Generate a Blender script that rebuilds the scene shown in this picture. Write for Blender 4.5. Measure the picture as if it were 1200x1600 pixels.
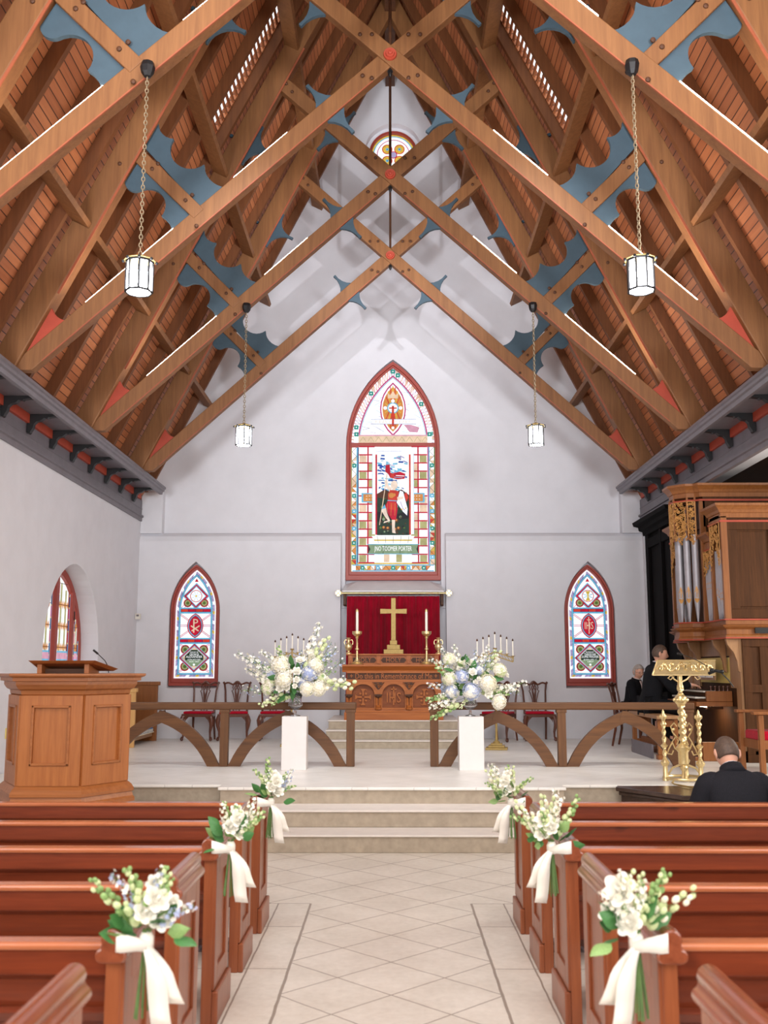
import bpy, bmesh, math, random
from mathutils import Vector, Matrix, Euler, Quaternion
PI = math.pi
R = math.radians
for o in list(bpy.data.objects):
    bpy.data.objects.remove(o)
SC = bpy.context.scene
COL = SC.collection
sin, cos = math.sin, math.cos

# ---------------------------------------------------------------- camera
cam_data = bpy.data.cameras.new('camera')
cam = bpy.data.objects.new('camera', cam_data)
COL.objects.link(cam)
cam.location = (0, 0, 1.65)
cam.rotation_euler = (R(90) + math.atan(245 / 1556), 0, math.atan(10.5 * cos(math.atan(245 / 1556)) / 1556))
cam_data.sensor_fit = 'VERTICAL'
cam_data.sensor_height = 36
cam_data.lens = 36 * 1556 / 1600
cam_data.clip_start = 0.05
cam_data.clip_end = 200
cam_data.dof.use_dof = True
cam_data.dof.focus_distance = 12.5
cam_data.dof.aperture_fstop = 3.2
SC.camera = cam

# ---------------------------------------------------------------- world, lights, exposure
world = bpy.data.worlds.new('world')
SC.world = world
world.use_nodes = True
bg = world.node_tree.nodes['Background']
bg.inputs[0].default_value = (0.93, 0.96, 1.0, 1)
bg.inputs[1].default_value = 1.15
SC.view_settings.view_transform = 'Standard'
SC.view_settings.look = 'None'
SC.view_settings.exposure = 0.25
SC.view_settings.gamma = 1.0
SC.view_settings.use_curve_mapping = False
try:
    SC.cycles.use_denoising = True
    SC.cycles.max_bounces = 8
    SC.cycles.diffuse_bounces = 4
    SC.cycles.transparent_max_bounces = 16
    SC.cycles.sample_clamp_indirect = 6
    SC.cycles.caustics_reflective = False
    SC.cycles.caustics_refractive = False
except Exception:
    pass

def area(name, loc, target, sx, sy, power, color=(1, 1, 1)):
    d = bpy.data.lights.new(name, 'AREA')
    d.shape = 'RECTANGLE'
    d.size, d.size_y = sx, sy
    d.energy = power
    d.color = color
    o = bpy.data.objects.new(name, d)
    COL.objects.link(o)
    o.location = loc
    o.rotation_euler = (Vector(target) - Vector(loc)).to_track_quat('-Z', 'Y').to_euler()
    return o

# daylight of the big west window and the aisle windows behind and beside the camera
area('west_window_light', (0, -4.5, 4.2), (0, 10, 3.0), 7, 5.5, 330, (1.0, 0.97, 0.94))
# unseen overhead fill added to brighten the nave floor and pew tops
area('nave_overhead_fill', (0, 2.6, 8.2), (0, 3.6, 0), 4.5, 5.0, 420, (1.0, 0.985, 0.97))

area('nave_window_light', (-4.3, 2.0, 2.6), (0, 6, 1.2), 5, 2.2, 160, (1, 0.98, 0.95))
area('nave_window_light', (4.3, 2.0, 2.6), (0, 6, 1.2), 5, 2.2, 160, (1, 0.98, 0.95))
area('transept_side_light', (7.6, 10.3, 3.0), (-2, 10.5, 1.2), 2.2, 2.4, 200, (1, 0.95, 0.86))  # warm area light hung in the transept; no window modelled there

def spot(name, loc, target, power, deg, color, size=0.08, blend=0.6):
    d = bpy.data.lights.new(name, 'SPOT')
    d.energy = power
    d.spot_size = R(deg)
    d.spot_blend = blend
    d.shadow_soft_size = size
    d.color = color
    o = bpy.data.objects.new(name, d)
    COL.objects.link(o)
    o.location = loc
    o.rotation_euler = (Vector(target) - Vector(loc)).to_track_quat('-Z', 'Y').to_euler()
    return o
# unseen spots added out of view to brighten the chancel floor
spot('chancel_floor_fill', (1.5, 7.85, 8.1), (0.8, 13.2, 0.5), 640, 52, (0.96, 0.97, 1.0), 0.4, 0.7)
spot('chancel_floor_fill', (-1.5, 7.85, 8.1), (-0.8, 13.2, 0.5), 640, 52, (0.96, 0.97, 1.0), 0.4, 0.7)
# unseen fill spots added behind the camera for the end wall and gable
spot('end_wall_fill', (3.3, -2.6, 3.0), (-0.6, 17.4, 8.6), 3500, 44, (0.92, 0.95, 1.0), 0.7, 0.9)
spot('end_wall_fill', (-3.3, -2.6, 3.0), (0.6, 17.4, 8.6), 3500, 44, (0.92, 0.95, 1.0), 0.7, 0.9)

# small fill spots added by the second truss to brighten the gable
spot('gable_fill', (1.15, 12.86, 7.40), (-0.3, 17.5, 10.2), 170, 120, (0.95, 0.95, 1.0), 0.02, 0.9)
spot('gable_fill', (-1.15, 12.86, 7.40), (0.3, 17.5, 10.2), 170, 120, (0.95, 0.95, 1.0), 0.02, 0.9)

# ---------------------------------------------------------------- helpers
def lin(c):
    c = c / 255.0
    return c / 12.92 if c <= 0.04045 else ((c + 0.055) / 1.055) ** 2.4
def C(r, g, b):
    return (lin(r), lin(g), lin(b), 1.0)

class NT:
    def __init__(s, name):
        s.m = bpy.data.materials.new(name)
        s.m.use_nodes = True
        s.t = s.m.node_tree
        s.b = s.t.nodes['Principled BSDF']
        s.co = s.t.nodes.new('ShaderNodeTexCoord')
    def n(s, typ, **kw):
        nd = s.t.nodes.new(typ)
        for k, v in kw.items():
            setattr(nd, k, v)
        return nd
    def link(s, a, b):
        s.t.links.new(a, b)
    def math(s, op, a, b=None, c=None):
        nd = s.t.nodes.new('ShaderNodeMath')
        nd.operation = op
        for i, v in enumerate((a, b, c)):
            if v is None:
                continue
            if isinstance(v, (int, float)):
                nd.inputs[i].default_value = v
            else:
                s.t.links.new(v, nd.inputs[i])
        return nd.outputs[0]
    def noise(s, vec, scale, detail=3, rough=0.55, dist=0.0):
        nd = s.t.nodes.new('ShaderNodeTexNoise')
        nd.inputs['Scale'].default_value = scale
        nd.inputs['Detail'].default_value = detail
        nd.inputs['Roughness'].default_value = rough
        nd.inputs['Distortion'].default_value = dist
        s.t.links.new(vec, nd.inputs['Vector'])
        return nd.outputs['Fac']
    def mapping(s, scale, src='Object'):
        mp = s.t.nodes.new('ShaderNodeMapping')
        mp.inputs['Scale'].default_value = scale
        s.t.links.new(s.co.outputs[src], mp.inputs['Vector'])
        return mp.outputs[0]
    def ramp(s, fac, stops):
        r = s.t.nodes.new('ShaderNodeValToRGB')
        el = r.color_ramp.elements
        while len(el) < len(stops):
            el.new(0.5)
        for e, (p, c) in zip(el, stops):
            e.position = p
            e.color = c
        s.t.links.new(fac, r.inputs[0])
        return r.outputs[0]
    def mix(s, fac, a, b, typ='MIX'):
        m = s.t.nodes.new('ShaderNodeMix')
        m.data_type = 'RGBA'
        m.blend_type = typ
        if isinstance(fac, (int, float)):
            m.inputs[0].default_value = fac
        else:
            s.t.links.new(fac, m.inputs[0])
        for i, v in ((6, a), (7, b)):
            if isinstance(v, tuple):
                m.inputs[i].default_value = v
            else:
                s.t.links.new(v, m.inputs[i])
        return m.outputs[2]
    def bump(s, h, strength=0.2, dist=0.01):
        b = s.t.nodes.new('ShaderNodeBump')
        b.inputs['Strength'].default_value = strength
        b.inputs['Distance'].default_value = dist
        s.t.links.new(h, b.inputs['Height'])
        s.t.links.new(b.outputs[0], s.b.inputs['Normal'])
    def set(s, **kw):
        for k, v in kw.items():
            s.b.inputs[k.replace('_', ' ')].default_value = v

MATS = {}
def plain(name, col, rough=0.6, metal=0.0, var=0.12, scale=8.0, bump=0.0, emit=None, spec=0.5, sheen=0.0, coat=0.0):
    t = NT(name)
    v = t.noise(t.mapping((1, 1, 1)), scale, 4)
    d = tuple(c * (1 - var) for c in col[:3]) + (1,)
    l = tuple(min(1, c * (1 + var)) for c in col[:3]) + (1,)
    t.link(t.ramp(v, [(0.3, d), (0.7, l)]), t.b.inputs['Base Color'])
    t.set(Roughness=rough, Metallic=metal)
    t.b.inputs['Specular IOR Level'].default_value = spec
    if sheen:
        t.b.inputs['Sheen Weight'].default_value = sheen
    if coat:
        t.b.inputs['Coat Weight'].default_value = coat
    if bump:
        t.bump(v, bump, 0.01)
    if emit:
        t.b.inputs['Emission Color'].default_value = col
        t.b.inputs['Emission Strength'].default_value = emit
    MATS[name] = t.m
    return t.m

def wood(name, light, dark, axis='z', rough=0.4, scale=1.0, coat=0.0, knots=False, contrast=1.0, spec=0.4):
    t = NT(name)
    sc = {'x': (0.35, 6, 6), 'y': (6, 0.35, 6), 'z': (6, 6, 0.35)}[axis]
    sc = tuple(k * scale for k in sc)
    vec = t.mapping(sc)
    a = t.noise(vec, 3.0, 5, 0.6, 0.6)
    b = t.noise(t.mapping(tuple(k * 5 for k in sc)), 3.0, 3, 0.6, 0.2)
    f = t.math('ADD', t.math('MULTIPLY', a, 0.7), t.math('MULTIPLY', b, 0.3))
    lo, hi = 0.5 - 0.22 / contrast, 0.5 + 0.22 / contrast
    colr = t.ramp(f, [(max(0, lo), dark), (min(1, hi), light)])
    if knots:
        k = t.noise(t.mapping((1.3, 1.3, 1.3)), 2.6, 1, 0.4)
        kf = t.ramp(k, [(0.72, (0, 0, 0, 1)), (0.80, (1, 1, 1, 1))])
        colr = t.mix(kf, colr, tuple(c * 0.35 for c in dark[:3]) + (1,))
    t.link(colr, t.b.inputs['Base Color'])
    t.set(Roughness=rough)
    t.b.inputs['Specular IOR Level'].default_value = spec
    if coat:
        t.b.inputs['Coat Weight'].default_value = coat
        t.b.inputs['Coat Roughness'].default_value = 0.15
    t.bump(b, 0.12, 0.004)
    MATS[name] = t.m
    return t.m

class MB:
    """collects polygons and links them as one mesh object"""
    def __init__(s):
        s.v = []
        s.f = []
        s.m = []
        s.k = 0
    def add(s, vs, fs, k=None):
        n = len(s.v)
        s.v += [tuple(v) for v in vs]
        s.f += [tuple(i + n for i in f) for f in fs]
        s.m += [s.k if k is None else k] * len(fs)
        return s
    def box(s, x0, x1, y0, y1, z0, z1, k=None):
        x0, x1 = min(x0, x1), max(x0, x1); y0, y1 = min(y0, y1), max(y0, y1); z0, z1 = min(z0, z1), max(z0, z1)
        vs = [(x0, y0, z0), (x1, y0, z0), (x1, y1, z0), (x0, y1, z0), (x0, y0, z1), (x1, y0, z1), (x1, y1, z1), (x0, y1, z1)]
        return s.add(vs, [(3, 2, 1, 0), (4, 5, 6, 7), (0, 1, 5, 4), (1, 2, 6, 5), (2, 3, 7, 6), (3, 0, 4, 7)], k)
    def prism(s, pts, axis, a0, a1, k=None):
        """polygon pts in the plane across axis, extruded from a0 to a1"""
        n = len(pts)
        def P(p, a):
            return (a, p[0], p[1]) if axis == 'x' else (p[0], a, p[1]) if axis == 'y' else (p[0], p[1], a)
        vs = [P(p, a0) for p in pts] + [P(p, a1) for p in pts]
        ar = sum(pts[i][0] * pts[(i + 1) % n][1] - pts[(i + 1) % n][0] * pts[i][1] for i in range(n))
        flip = (ar < 0) ^ (axis == 'y') ^ (a1 < a0)
        fs = [tuple(range(n - 1, -1, -1)), tuple(range(n, 2 * n))] + [(i, (i + 1) % n, (i + 1) % n + n, i + n) for i in range(n)]
        if flip:
            fs = [tuple(reversed(f)) for f in fs]
        return s.add(vs, fs, k)
    def tube(s, path, r, seg=8, k=None, cap=True, flat=1.0):
        path = [Vector(p) for p in path]
        n = len(path)
        rs = r if isinstance(r, (list, tuple)) else [r] * n
        up = None
        vs = []
        for i, p in enumerate(path):
            t = (path[min(i + 1, n - 1)] - path[max(i - 1, 0)])
            if t.length < 1e-9:
                t = Vector((0, 0, 1))
            t.normalize()
            if up is None:
                a = Vector((0, 0, 1)) if abs(t.z) < 0.9 else Vector((1, 0, 0))
                up = (a - t * a.dot(t)).normalized()
            else:
                up = (up - t * up.dot(t))
                up = up.normalized() if up.length > 1e-6 else Vector((1, 0, 0))
            sd = t.cross(up)
            for j in range(seg):
                an = 2 * PI * j / seg
                vs.append(p + up * (rs[i] * cos(an)) + sd * (rs[i] * sin(an) * flat))
        fs = []
        for i in range(n - 1):
            for j in range(seg):
                a = i * seg + j; b = i * seg + (j + 1) % seg
                fs.append((a, b, b + seg, a + seg))
        if cap:
            fs.append(tuple(range(seg - 1, -1, -1)))
            fs.append(tuple(range((n - 1) * seg, n * seg)))
        return s.add(vs, fs, k)
    def lathe(s, prof, c=(0, 0, 0), seg=20, k=None, axis='z'):
        vs = []
        for r, z in prof:
            for j in range(seg):
                a = 2 * PI * j / seg
                p = (r * cos(a), r * sin(a), z)
                if axis == 'y':
                    p = (p[0], p[2], -p[1])
                elif axis == 'x':
                    p = (p[2], p[0], p[1])
                vs.append((c[0] + p[0], c[1] + p[1], c[2] + p[2]))
        fs = []
        for i in range(len(prof) - 1):
            for j in range(seg):
                a = i * seg + j; b = i * seg + (j + 1) % seg
                fs.append((a, b, b + seg, a + seg))
        fs.append(tuple(range(seg - 1, -1, -1)))
        n = len(prof)
        fs.append(tuple(range((n - 1) * seg, n * seg)))
        return s.add(vs, fs, k)
    def ball(s, c, r, seg=12, rings=8, k=None):
        rx, ry, rz = r if isinstance(r, (tuple, list)) else (r, r, r)
        vs = [(c[0], c[1], c[2] - rz)]
        for i in range(1, rings):
            ph = -PI / 2 + PI * i / rings
            for j in range(seg):
                a = 2 * PI * j / seg
                vs.append((c[0] + rx * cos(ph) * cos(a), c[1] + ry * cos(ph) * sin(a), c[2] + rz * sin(ph)))
        vs.append((c[0], c[1], c[2] + rz))
        fs = [(0, 1 + (j + 1) % seg, 1 + j) for j in range(seg)]
        for i in range(rings - 2):
            for j in range(seg):
                a = 1 + i * seg + j; b = 1 + i * seg + (j + 1) % seg
                fs.append((a, b, b + seg, a + seg))
        l = len(vs) - 1
        fs += [(l, l - seg + j, l - seg + (j + 1) % seg) for j in range(seg)]
        return s.add(vs, fs, k)
    def poly(s, pts, k=None):
        return s.add(pts, [tuple(range(len(pts)))], k)
    def xf(s, mat, start=0):
        for i in range(start, len(s.v)):
            s.v[i] = tuple(mat @ Vector(s.v[i]))
        return s
    def merge(s, o, mat=None, k=None):
        vs = [tuple(mat @ Vector(v)) for v in o.v] if mat else o.v
        n = len(s.v)
        s.v += vs
        s.f += [tuple(i + n for i in f) for f in o.f]
        s.m += o.m if k is None else [k] * len(o.f)
        return s
    def build(s, name, mats, parent=None, smooth=False, bevel=0.0, world=True, sub=0, seg=2):
        me = bpy.data.meshes.new(name)
        me.from_pydata(s.v, [], s.f)
        if not isinstance(mats, (list, tuple)):
            mats = [mats]
        for m in mats:
            me.materials.append(MATS[m] if isinstance(m, str) else m)
        if len(mats) > 1:
            me.polygons.foreach_set('material_index', s.m)
        if smooth:
            me.polygons.foreach_set('use_smooth', [True] * len(s.f))
        me.update()
        o = bpy.data.objects.new(name, me)
        COL.objects.link(o)
        if smooth and smooth != 'all':
            try:
                me.set_sharp_from_angle(angle=R(40))
            except Exception:
                pass
        if bevel:
            b = o.modifiers.new('bevel', 'BEVEL')
            b.width = bevel
            b.segments = seg
            b.limit_method = 'ANGLE'
            b.angle_limit = R(35)
        if sub:
            b = o.modifiers.new('sub', 'SUBSURF')
            b.levels = sub
            b.render_levels = sub
        if parent is not None:
            o.parent = parent
            if world:
                o.matrix_parent_inverse = parent_world(parent).inverted()
        return o

def parent_world(p):
    m = p.matrix_basis.copy()
    while p.parent is not None:
        m = p.parent.matrix_basis @ p.matrix_parent_inverse @ m
        p = p.parent
    return m

def tag(o, label, cat, group=None, kind=None):
    o['label'] = label
    o['category'] = cat
    if group:
        o['group'] = group
    if kind:
        o['kind'] = kind
    return o
def thing(name, label, cat, loc=(0, 0, 0), rz=0, group=None):
    o = bpy.data.objects.new(name, None)
    o.empty_display_size = 0.1
    COL.objects.link(o)
    o.location = loc
    o.rotation_euler = (0, 0, rz)
    return tag(o, label, cat, group)
def struct(o):
    o['kind'] = 'structure'
    return o
def dup(src, loc=None, rz=None, label=None, group=None, scale=None):
    def rec(a, par):
        c = a.copy()
        COL.objects.link(c)
        if par is not None:
            c.parent = par
            c.matrix_parent_inverse = a.matrix_parent_inverse.copy()
        for ch in list(a.children):
            rec(ch, c)
        return c
    r = rec(src, None)
    if loc is not None:
        r.location = loc
    if rz is not None:
        r.rotation_euler = (0, 0, rz)
    if scale is not None:
        r.scale = scale
    if label:
        r['label'] = label
    if group:
        r['group'] = group
    return r
def cut(o, cutters):
    """boolean difference, applied"""
    for c in cutters:
        m = o.modifiers.new('b', 'BOOLEAN')
        m.operation = 'DIFFERENCE'
        m.solver = 'EXACT'
        m.object = c
    dg = bpy.context.evaluated_depsgraph_get()
    me = bpy.data.meshes.new_from_object(o.evaluated_get(dg))
    o.modifiers.clear()
    o.data = me
    for c in cutters:
        bpy.data.objects.remove(c)
    return o
def arch_pts(cx, a, z0, zs, za, n=10):
    """pointed arch outline, counter-clockwise from bottom left"""
    h = za - zs
    Rr = (a * a + h * h) / (2 * a)
    pts = [(cx - a, z0), (cx + a, z0), (cx + a, zs)]
    th = math.asin(min(1, h / Rr))
    if Rr - a < 0:
        th = PI - th
    for i in range(1, n + 1):
        t = th * i / n
        pts.append((cx + a - Rr + Rr * cos(t), zs + Rr * sin(t)))
    for i in range(n - 1, 0, -1):
        t = th * i / n
        pts.append((cx - a + Rr - Rr * cos(t), zs + Rr * sin(t)))
    pts.append((cx - a, zs))
    return pts
def ring(mb, outer, inner, axis, a0, a1, k=None):
    """frame between two outlines with equal point counts"""
    n = len(outer)
    def P(p, a):
        return (a, p[0], p[1]) if axis == 'x' else (p[0], a, p[1]) if axis == 'y' else (p[0], p[1], a)
    vs = [P(p, a0) for p in outer] + [P(p, a0) for p in inner] + [P(p, a1) for p in outer] + [P(p, a1) for p in inner]
    fs = []
    for i in range(n):
        j = (i + 1) % n
        fs += [(i, j, n + j, n + i), (2 * n + j, 2 * n + i, 3 * n + i, 3 * n + j), (j, i, 2 * n + i, 2 * n + j), (n + i, n + j, 3 * n + j, 3 * n + i)]
    mb.add(vs, fs, k)
def text_mesh(body, size, depth=0.004):
    cu = bpy.data.curves.new('t', 'FONT')
    cu.body = body
    cu.size = size
    cu.extrude = depth / 2
    cu.align_x = 'CENTER'
    cu.align_y = 'CENTER'
    cu.resolution_u = 2
    to = bpy.data.objects.new('t', cu)
    COL.objects.link(to)
    dg = bpy.context.evaluated_depsgraph_get()
    me = bpy.data.meshes.new_from_object(to.evaluated_get(dg))
    vs = [tuple(v.co) for v in me.vertices]
    fs = [tuple(p.vertices) for p in me.polygons]
    bpy.data.objects.remove(to)
    bpy.data.meshes.remove(me)
    return vs, fs
def add_text(mb, body, size, x, y, z, depth=0.004, width=None, k=None, squash=1.0):
    """upright text facing -Y centred on x, z"""
    vs, fs = text_mesh(body, size, depth)
    w = max(v[0] for v in vs) - min(v[0] for v in vs)
    f = width / w if width else 1.0
    mb.add([(x + v[0] * f, y - v[2], z + v[1] * squash) for v in vs], fs, k)
def circ(cx, cz, r, n=16, a0=0.0, a1=None, rz=None):
    a1 = a0 + 2 * PI if a1 is None else a1
    full = abs(a1 - a0 - 2 * PI) < 1e-6
    m = n if full else n + 1
    return [(cx + r * cos(a0 + (a1 - a0) * i / n), cz + (rz or r) * sin(a0 + (a1 - a0) * i / n)) for i in range(m)]

# ---------------------------------------------------------------- materials
plain('plaster', C(222, 222, 227), 0.85, var=0.03, scale=3, bump=0.05)
plain('stone_step', C(168, 155, 136), 0.85, var=0.12, scale=14, bump=0.25)
plain('stone_tread', C(220, 212, 203), 0.7, var=0.05, scale=8)
plain('marble', C(226, 226, 228), 0.35, var=0.05, scale=5)
plain('blue_paint', C(60, 80, 92), 0.65, var=0.07, scale=12)
plain('red_paint', C(170, 66, 44), 0.6, var=0.08, scale=10)
plain('faded_red', C(154, 80, 50), 0.6, var=0.1, scale=10)
plain('frame_red', C(160, 62, 48), 0.45, var=0.08, scale=10)
plain('grey_paint', C(112, 106, 112), 0.45, var=0.1, scale=6)
plain('black_iron', C(28, 27, 28), 0.45, 0.3, var=0.1)
plain('brass', C(228, 204, 150), 0.34, 0.82, var=0.1, scale=30)
plain('brass_dull', C(176, 150, 92), 0.6, 0.5, var=0.12, scale=30)
plain('chain_metal', C(150, 134, 108), 0.5, 0.6, var=0.1, scale=30)
plain('gilt', C(206, 152, 84), 0.5, 0.35, var=0.15, scale=30)
plain('velvet', C(160, 10, 40), 0.9, var=0.15, scale=6, sheen=0.08, spec=0.1)
plain('velvet_seat', C(176, 12, 40), 0.85, var=0.12, scale=20, sheen=0.1, spec=0.1)
plain('wax', C(246, 240, 226), 0.5, var=0.02)
plain('white_board', C(222, 216, 213), 0.5, var=0.02)
plain('tin_pipe', C(178, 176, 182), 0.5, 0.5, var=0.06)
plain('satin', C(243, 238, 226), 0.35, var=0.04, sheen=0.4)
plain('petal_white', C(250, 247, 236), 0.6, var=0.03, scale=20)
plain('petal_cream', C(244, 238, 214), 0.6, var=0.05, scale=20)
plain('petal_green', C(206, 218, 164), 0.6, var=0.1, scale=20)
plain('petal_blue', C(176, 188, 220), 0.6, var=0.1, scale=20)
plain('leaf', C(66, 118, 62), 0.5, var=0.25, scale=16)
plain('leaf_light', C(132, 164, 98), 0.55, var=0.2, scale=16)
plain('stem', C(92, 122, 66), 0.6, var=0.2, scale=16)
plain('suit', C(20, 21, 25), 0.9, var=0.15, scale=40, spec=0.2)
plain('suit_grey', C(33, 33, 38), 0.9, var=0.25, scale=160, spec=0.2)
plain('shirt', C(232, 232, 236), 0.7, var=0.03)
plain('blouse', C(226, 205, 196), 0.7, var=0.03)
plain('skin', C(222, 168, 142), 0.5, var=0.05)
plain('lips', C(178, 96, 88), 0.5, var=0.05)
plain('hair_brown', C(88, 70, 58), 0.6, var=0.3, scale=60)
plain('hair_grey', C(176, 168, 162), 0.6, var=0.2, scale=60)
plain('eye', C(40, 34, 30), 0.2, var=0.0)
plain('plastic_white', C(232, 226, 214), 0.4, var=0.02)
plain('cushion_blue', C(50, 104, 168), 0.8, var=0.25, scale=30)
plain('cushion_cream', C(236, 224, 196), 0.8, var=0.1, scale=30)
plain('cream_paint_lamplight', C(230, 206, 118), 0.6, var=0.05)
plain('dark_void', C(34, 26, 22), 0.8, var=0.1)
plain('dark_green_void', C(30, 34, 34), 0.6, var=0.15, scale=6)
plain('lead', C(52, 56, 74), 0.5, 0.2, var=0.1)
plain('ivory', C(240, 236, 222), 0.3, var=0.02)
plain('paper', C(245, 244, 238), 0.6, var=0.01)
wood('beam_wood', C(144, 98, 58), C(108, 68, 38), 'z', 0.6, 0.8, contrast=0.9)
wood('rafter_wood', C(128, 80, 46), C(94, 56, 31), 'z', 0.6, 0.8, contrast=0.9)
wood('pew_wood', C(134, 60, 32), C(88, 34, 17), 'x', 0.32, 0.9, coat=0.2, knots=True, contrast=1.0)
wood('pew_end_wood', C(158, 90, 54), C(118, 58, 32), 'z', 0.34, 0.9, coat=0.2)
wood('pew_cap_wood', C(150, 82, 54), C(104, 50, 30), 'y', 0.22, 0.9, coat=0.5)
wood('pulpit_wood', C(182, 114, 60), C(148, 84, 40), 'z', 0.42, 1.2)
wood('pulpit_trim_wood', C(174, 108, 58), C(138, 80, 40), 'x', 0.4, 1.2)
wood('altar_panel_wood', C(150, 82, 36), C(118, 60, 24), 'x', 0.5, 1.2)  # altar wood darkened to paint shade into the panel recesses
wood('altar_wood', C(186, 110, 50), C(150, 80, 32), 'x', 0.45, 1.2)
wood('altar_dark_wood', C(92, 56, 32), C(60, 34, 20), 'x', 0.6, 1.2)
wood('rail_wood', C(118, 78, 44), C(78, 48, 26), 'x', 0.5, 1.2)
wood('rail_post_wood', C(118, 78, 44), C(78, 48, 26), 'z', 0.5, 1.2)
wood('chair_wood', C(112, 62, 42), C(72, 38, 26), 'z', 0.3, 2.0, coat=0.3)
wood('oak_dark', C(88, 54, 28), C(58, 34, 17), 'z', 0.6, 1.4, spec=0.15)
wood('oak_light', C(178, 136, 96), C(146, 106, 70), 'z', 0.4, 1.4)
wood('oak_warm', C(156, 98, 50), C(120, 70, 34), 'z', 0.4, 1.4)
wood('pine_end', C(222, 176, 112), C(200, 150, 88), 'z', 0.5, 1.2)
wood('ebony_wood', C(22, 19, 19), C(12, 10, 10), 'z', 0.75, 1.2, spec=0.08)
wood('dark_platform_wood', C(76, 56, 48), C(46, 32, 27), 'x', 0.25, 1.0, coat=0.4)

def boards_mat():
    t = NT('ceiling_boards')
    sep = t.n('ShaderNodeSeparateXYZ')
    t.link(t.co.outputs['Object'], sep.inputs[0])
    z = sep.outputs[2]
    u = t.math('DIVIDE', z, 0.088)
    fr = t.math('FRACT', u)
    idx = t.math('FLOOR', u)
    line = t.math('LESS_THAN', fr, 0.11)
    wn = t.n('ShaderNodeTexWhiteNoise', noise_dimensions='1D')
    t.link(idx, wn.inputs['W'])
    gr = t.noise(t.mapping((8, 0.5, 8)), 3, 4)
    f = t.math('ADD', t.math('MULTIPLY', gr, 0.6), t.math('MULTIPLY', wn.outputs['Value'], 0.4))
    col = t.ramp(f, [(0.25, C(158, 92, 56)), (0.75, C(194, 124, 80))])
    col = t.mix(line, col, C(70, 34, 18))
    t.link(col, t.b.inputs['Base Color'])
    t.set(Roughness=0.6)
    t.bump(t.math('SUBTRACT', 1.0, line), 0.6, 0.01)
    MATS['ceiling_boards'] = t.m
boards_mat()

def line_mask(t, u, period, off, w):
    """1 near the lines u = off + k*period"""
    a = t.math('FRACT', t.math('DIVIDE', t.math('SUBTRACT', u, off), period))
    d = t.math('MINIMUM', a, t.math('SUBTRACT', 1.0, a))
    return t.math('LESS_THAN', t.math('MULTIPLY', d, period), w)

def nave_floor_mat():
    t = NT('nave_floor')
    sep = t.n('ShaderNodeSeparateXYZ')
    nz = t.noise(t.mapping((1, 1, 1)), 5, 2)
    t.link(t.co.outputs['Object'], sep.inputs[0])
    wob = t.math('MULTIPLY', t.math('SUBTRACT', nz, 0.5), 0.012)
    x = t.math('ADD', sep.outputs[0], wob)
    y = t.math('ADD', sep.outputs[1], wob)
    ax = t.math('ABSOLUTE', x)
    l1 = line_mask(t, t.math('ADD', x, y), 0.58, 6.0, 0.006)
    l2 = line_mask(t, t.math('SUBTRACT', y, x), 0.58, 6.0, 0.006)
    dia = t.math('MAXIMUM', l1, l2)
    front = t.math('GREATER_THAN', y, 7.43)
    mid = t.math('LESS_THAN', ax, 0.57)
    area_ = t.math('MAXIMUM', front, mid)
    dia = t.math('MULTIPLY', dia, area_)
    nf = t.math('SUBTRACT', 1.0, front)
    b1 = t.math('LESS_THAN', t.math('ABSOLUTE', t.math('SUBTRACT', ax, 0.57)), 0.008)
    b2 = t.math('LESS_THAN', t.math('ABSOLUTE', t.math('SUBTRACT', ax, 0.80)), 0.005)
    cr = t.math('MULTIPLY', line_mask(t, y, 0.92, 0.35, 0.005), t.math('SUBTRACT', 1.0, area_))
    b = t.math('MULTIPLY', t.math('MAXIMUM', b1, b2), nf)
    b3 = t.math('MULTIPLY', t.math('LESS_THAN', t.math('ABSOLUTE', t.math('SUBTRACT', y, 7.43)), 0.006), t.math('GREATER_THAN', ax, 0.57))
    m = t.math('MAXIMUM', t.math('MAXIMUM', dia, b), t.math('MAXIMUM', cr, b3))
    n2 = t.noise(t.mapping((1, 1, 1)), 2.2, 5, 0.6)
    n3 = t.noise(t.mapping((1, 1, 1)), 22, 4, 0.6)
    f = t.math('ADD', t.math('MULTIPLY', n2, 0.6), t.math('MULTIPLY', n3, 0.4))
    col = t.ramp(f, [(0.3, C(202, 194, 180)), (0.62, C(226, 220, 208))])
    col = t.mix(t.math('MULTIPLY', m, 0.75), col, C(112, 92, 74))
    t.link(col, t.b.inputs['Base Color'])
    t.set(Roughness=0.42)
    t.bump(t.math('SUBTRACT', 1.0, m), 0.15, 0.005)
    MATS['nave_floor'] = t.m
nave_floor_mat()

def platform_mat():
    t = NT('platform_floor')
    sep = t.n('ShaderNodeSeparateXYZ')
    t.link(t.co.outputs['Object'], sep.inputs[0])
    x, y = sep.outputs[0], sep.outputs[1]
    l1 = line_mask(t, t.math('ADD', x, y), 0.62, 0.1, 0.005)
    l2 = line_mask(t, t.math('SUBTRACT', y, x), 0.62, 0.1, 0.005)
    b = t.math('LESS_THAN', t.math('ABSOLUTE', t.math('SUBTRACT', y, 12.33)), 0.014)
    m = t.math('MAXIMUM', t.math('MULTIPLY', t.math('MAXIMUM', l1, l2), 0.5), b)
    n2 = t.noise(t.mapping((1, 1, 1)), 2.0, 5, 0.6)
    col = t.ramp(n2, [(0.35, C(222, 219, 211)), (0.65, C(236, 233, 226))])
    col = t.mix(t.math('MULTIPLY', m, 0.6), col, C(120, 112, 108))
    t.link(col, t.b.inputs['Base Color'])
    t.set(Roughness=0.35)
    MATS['platform_floor'] = t.m
platform_mat()

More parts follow.
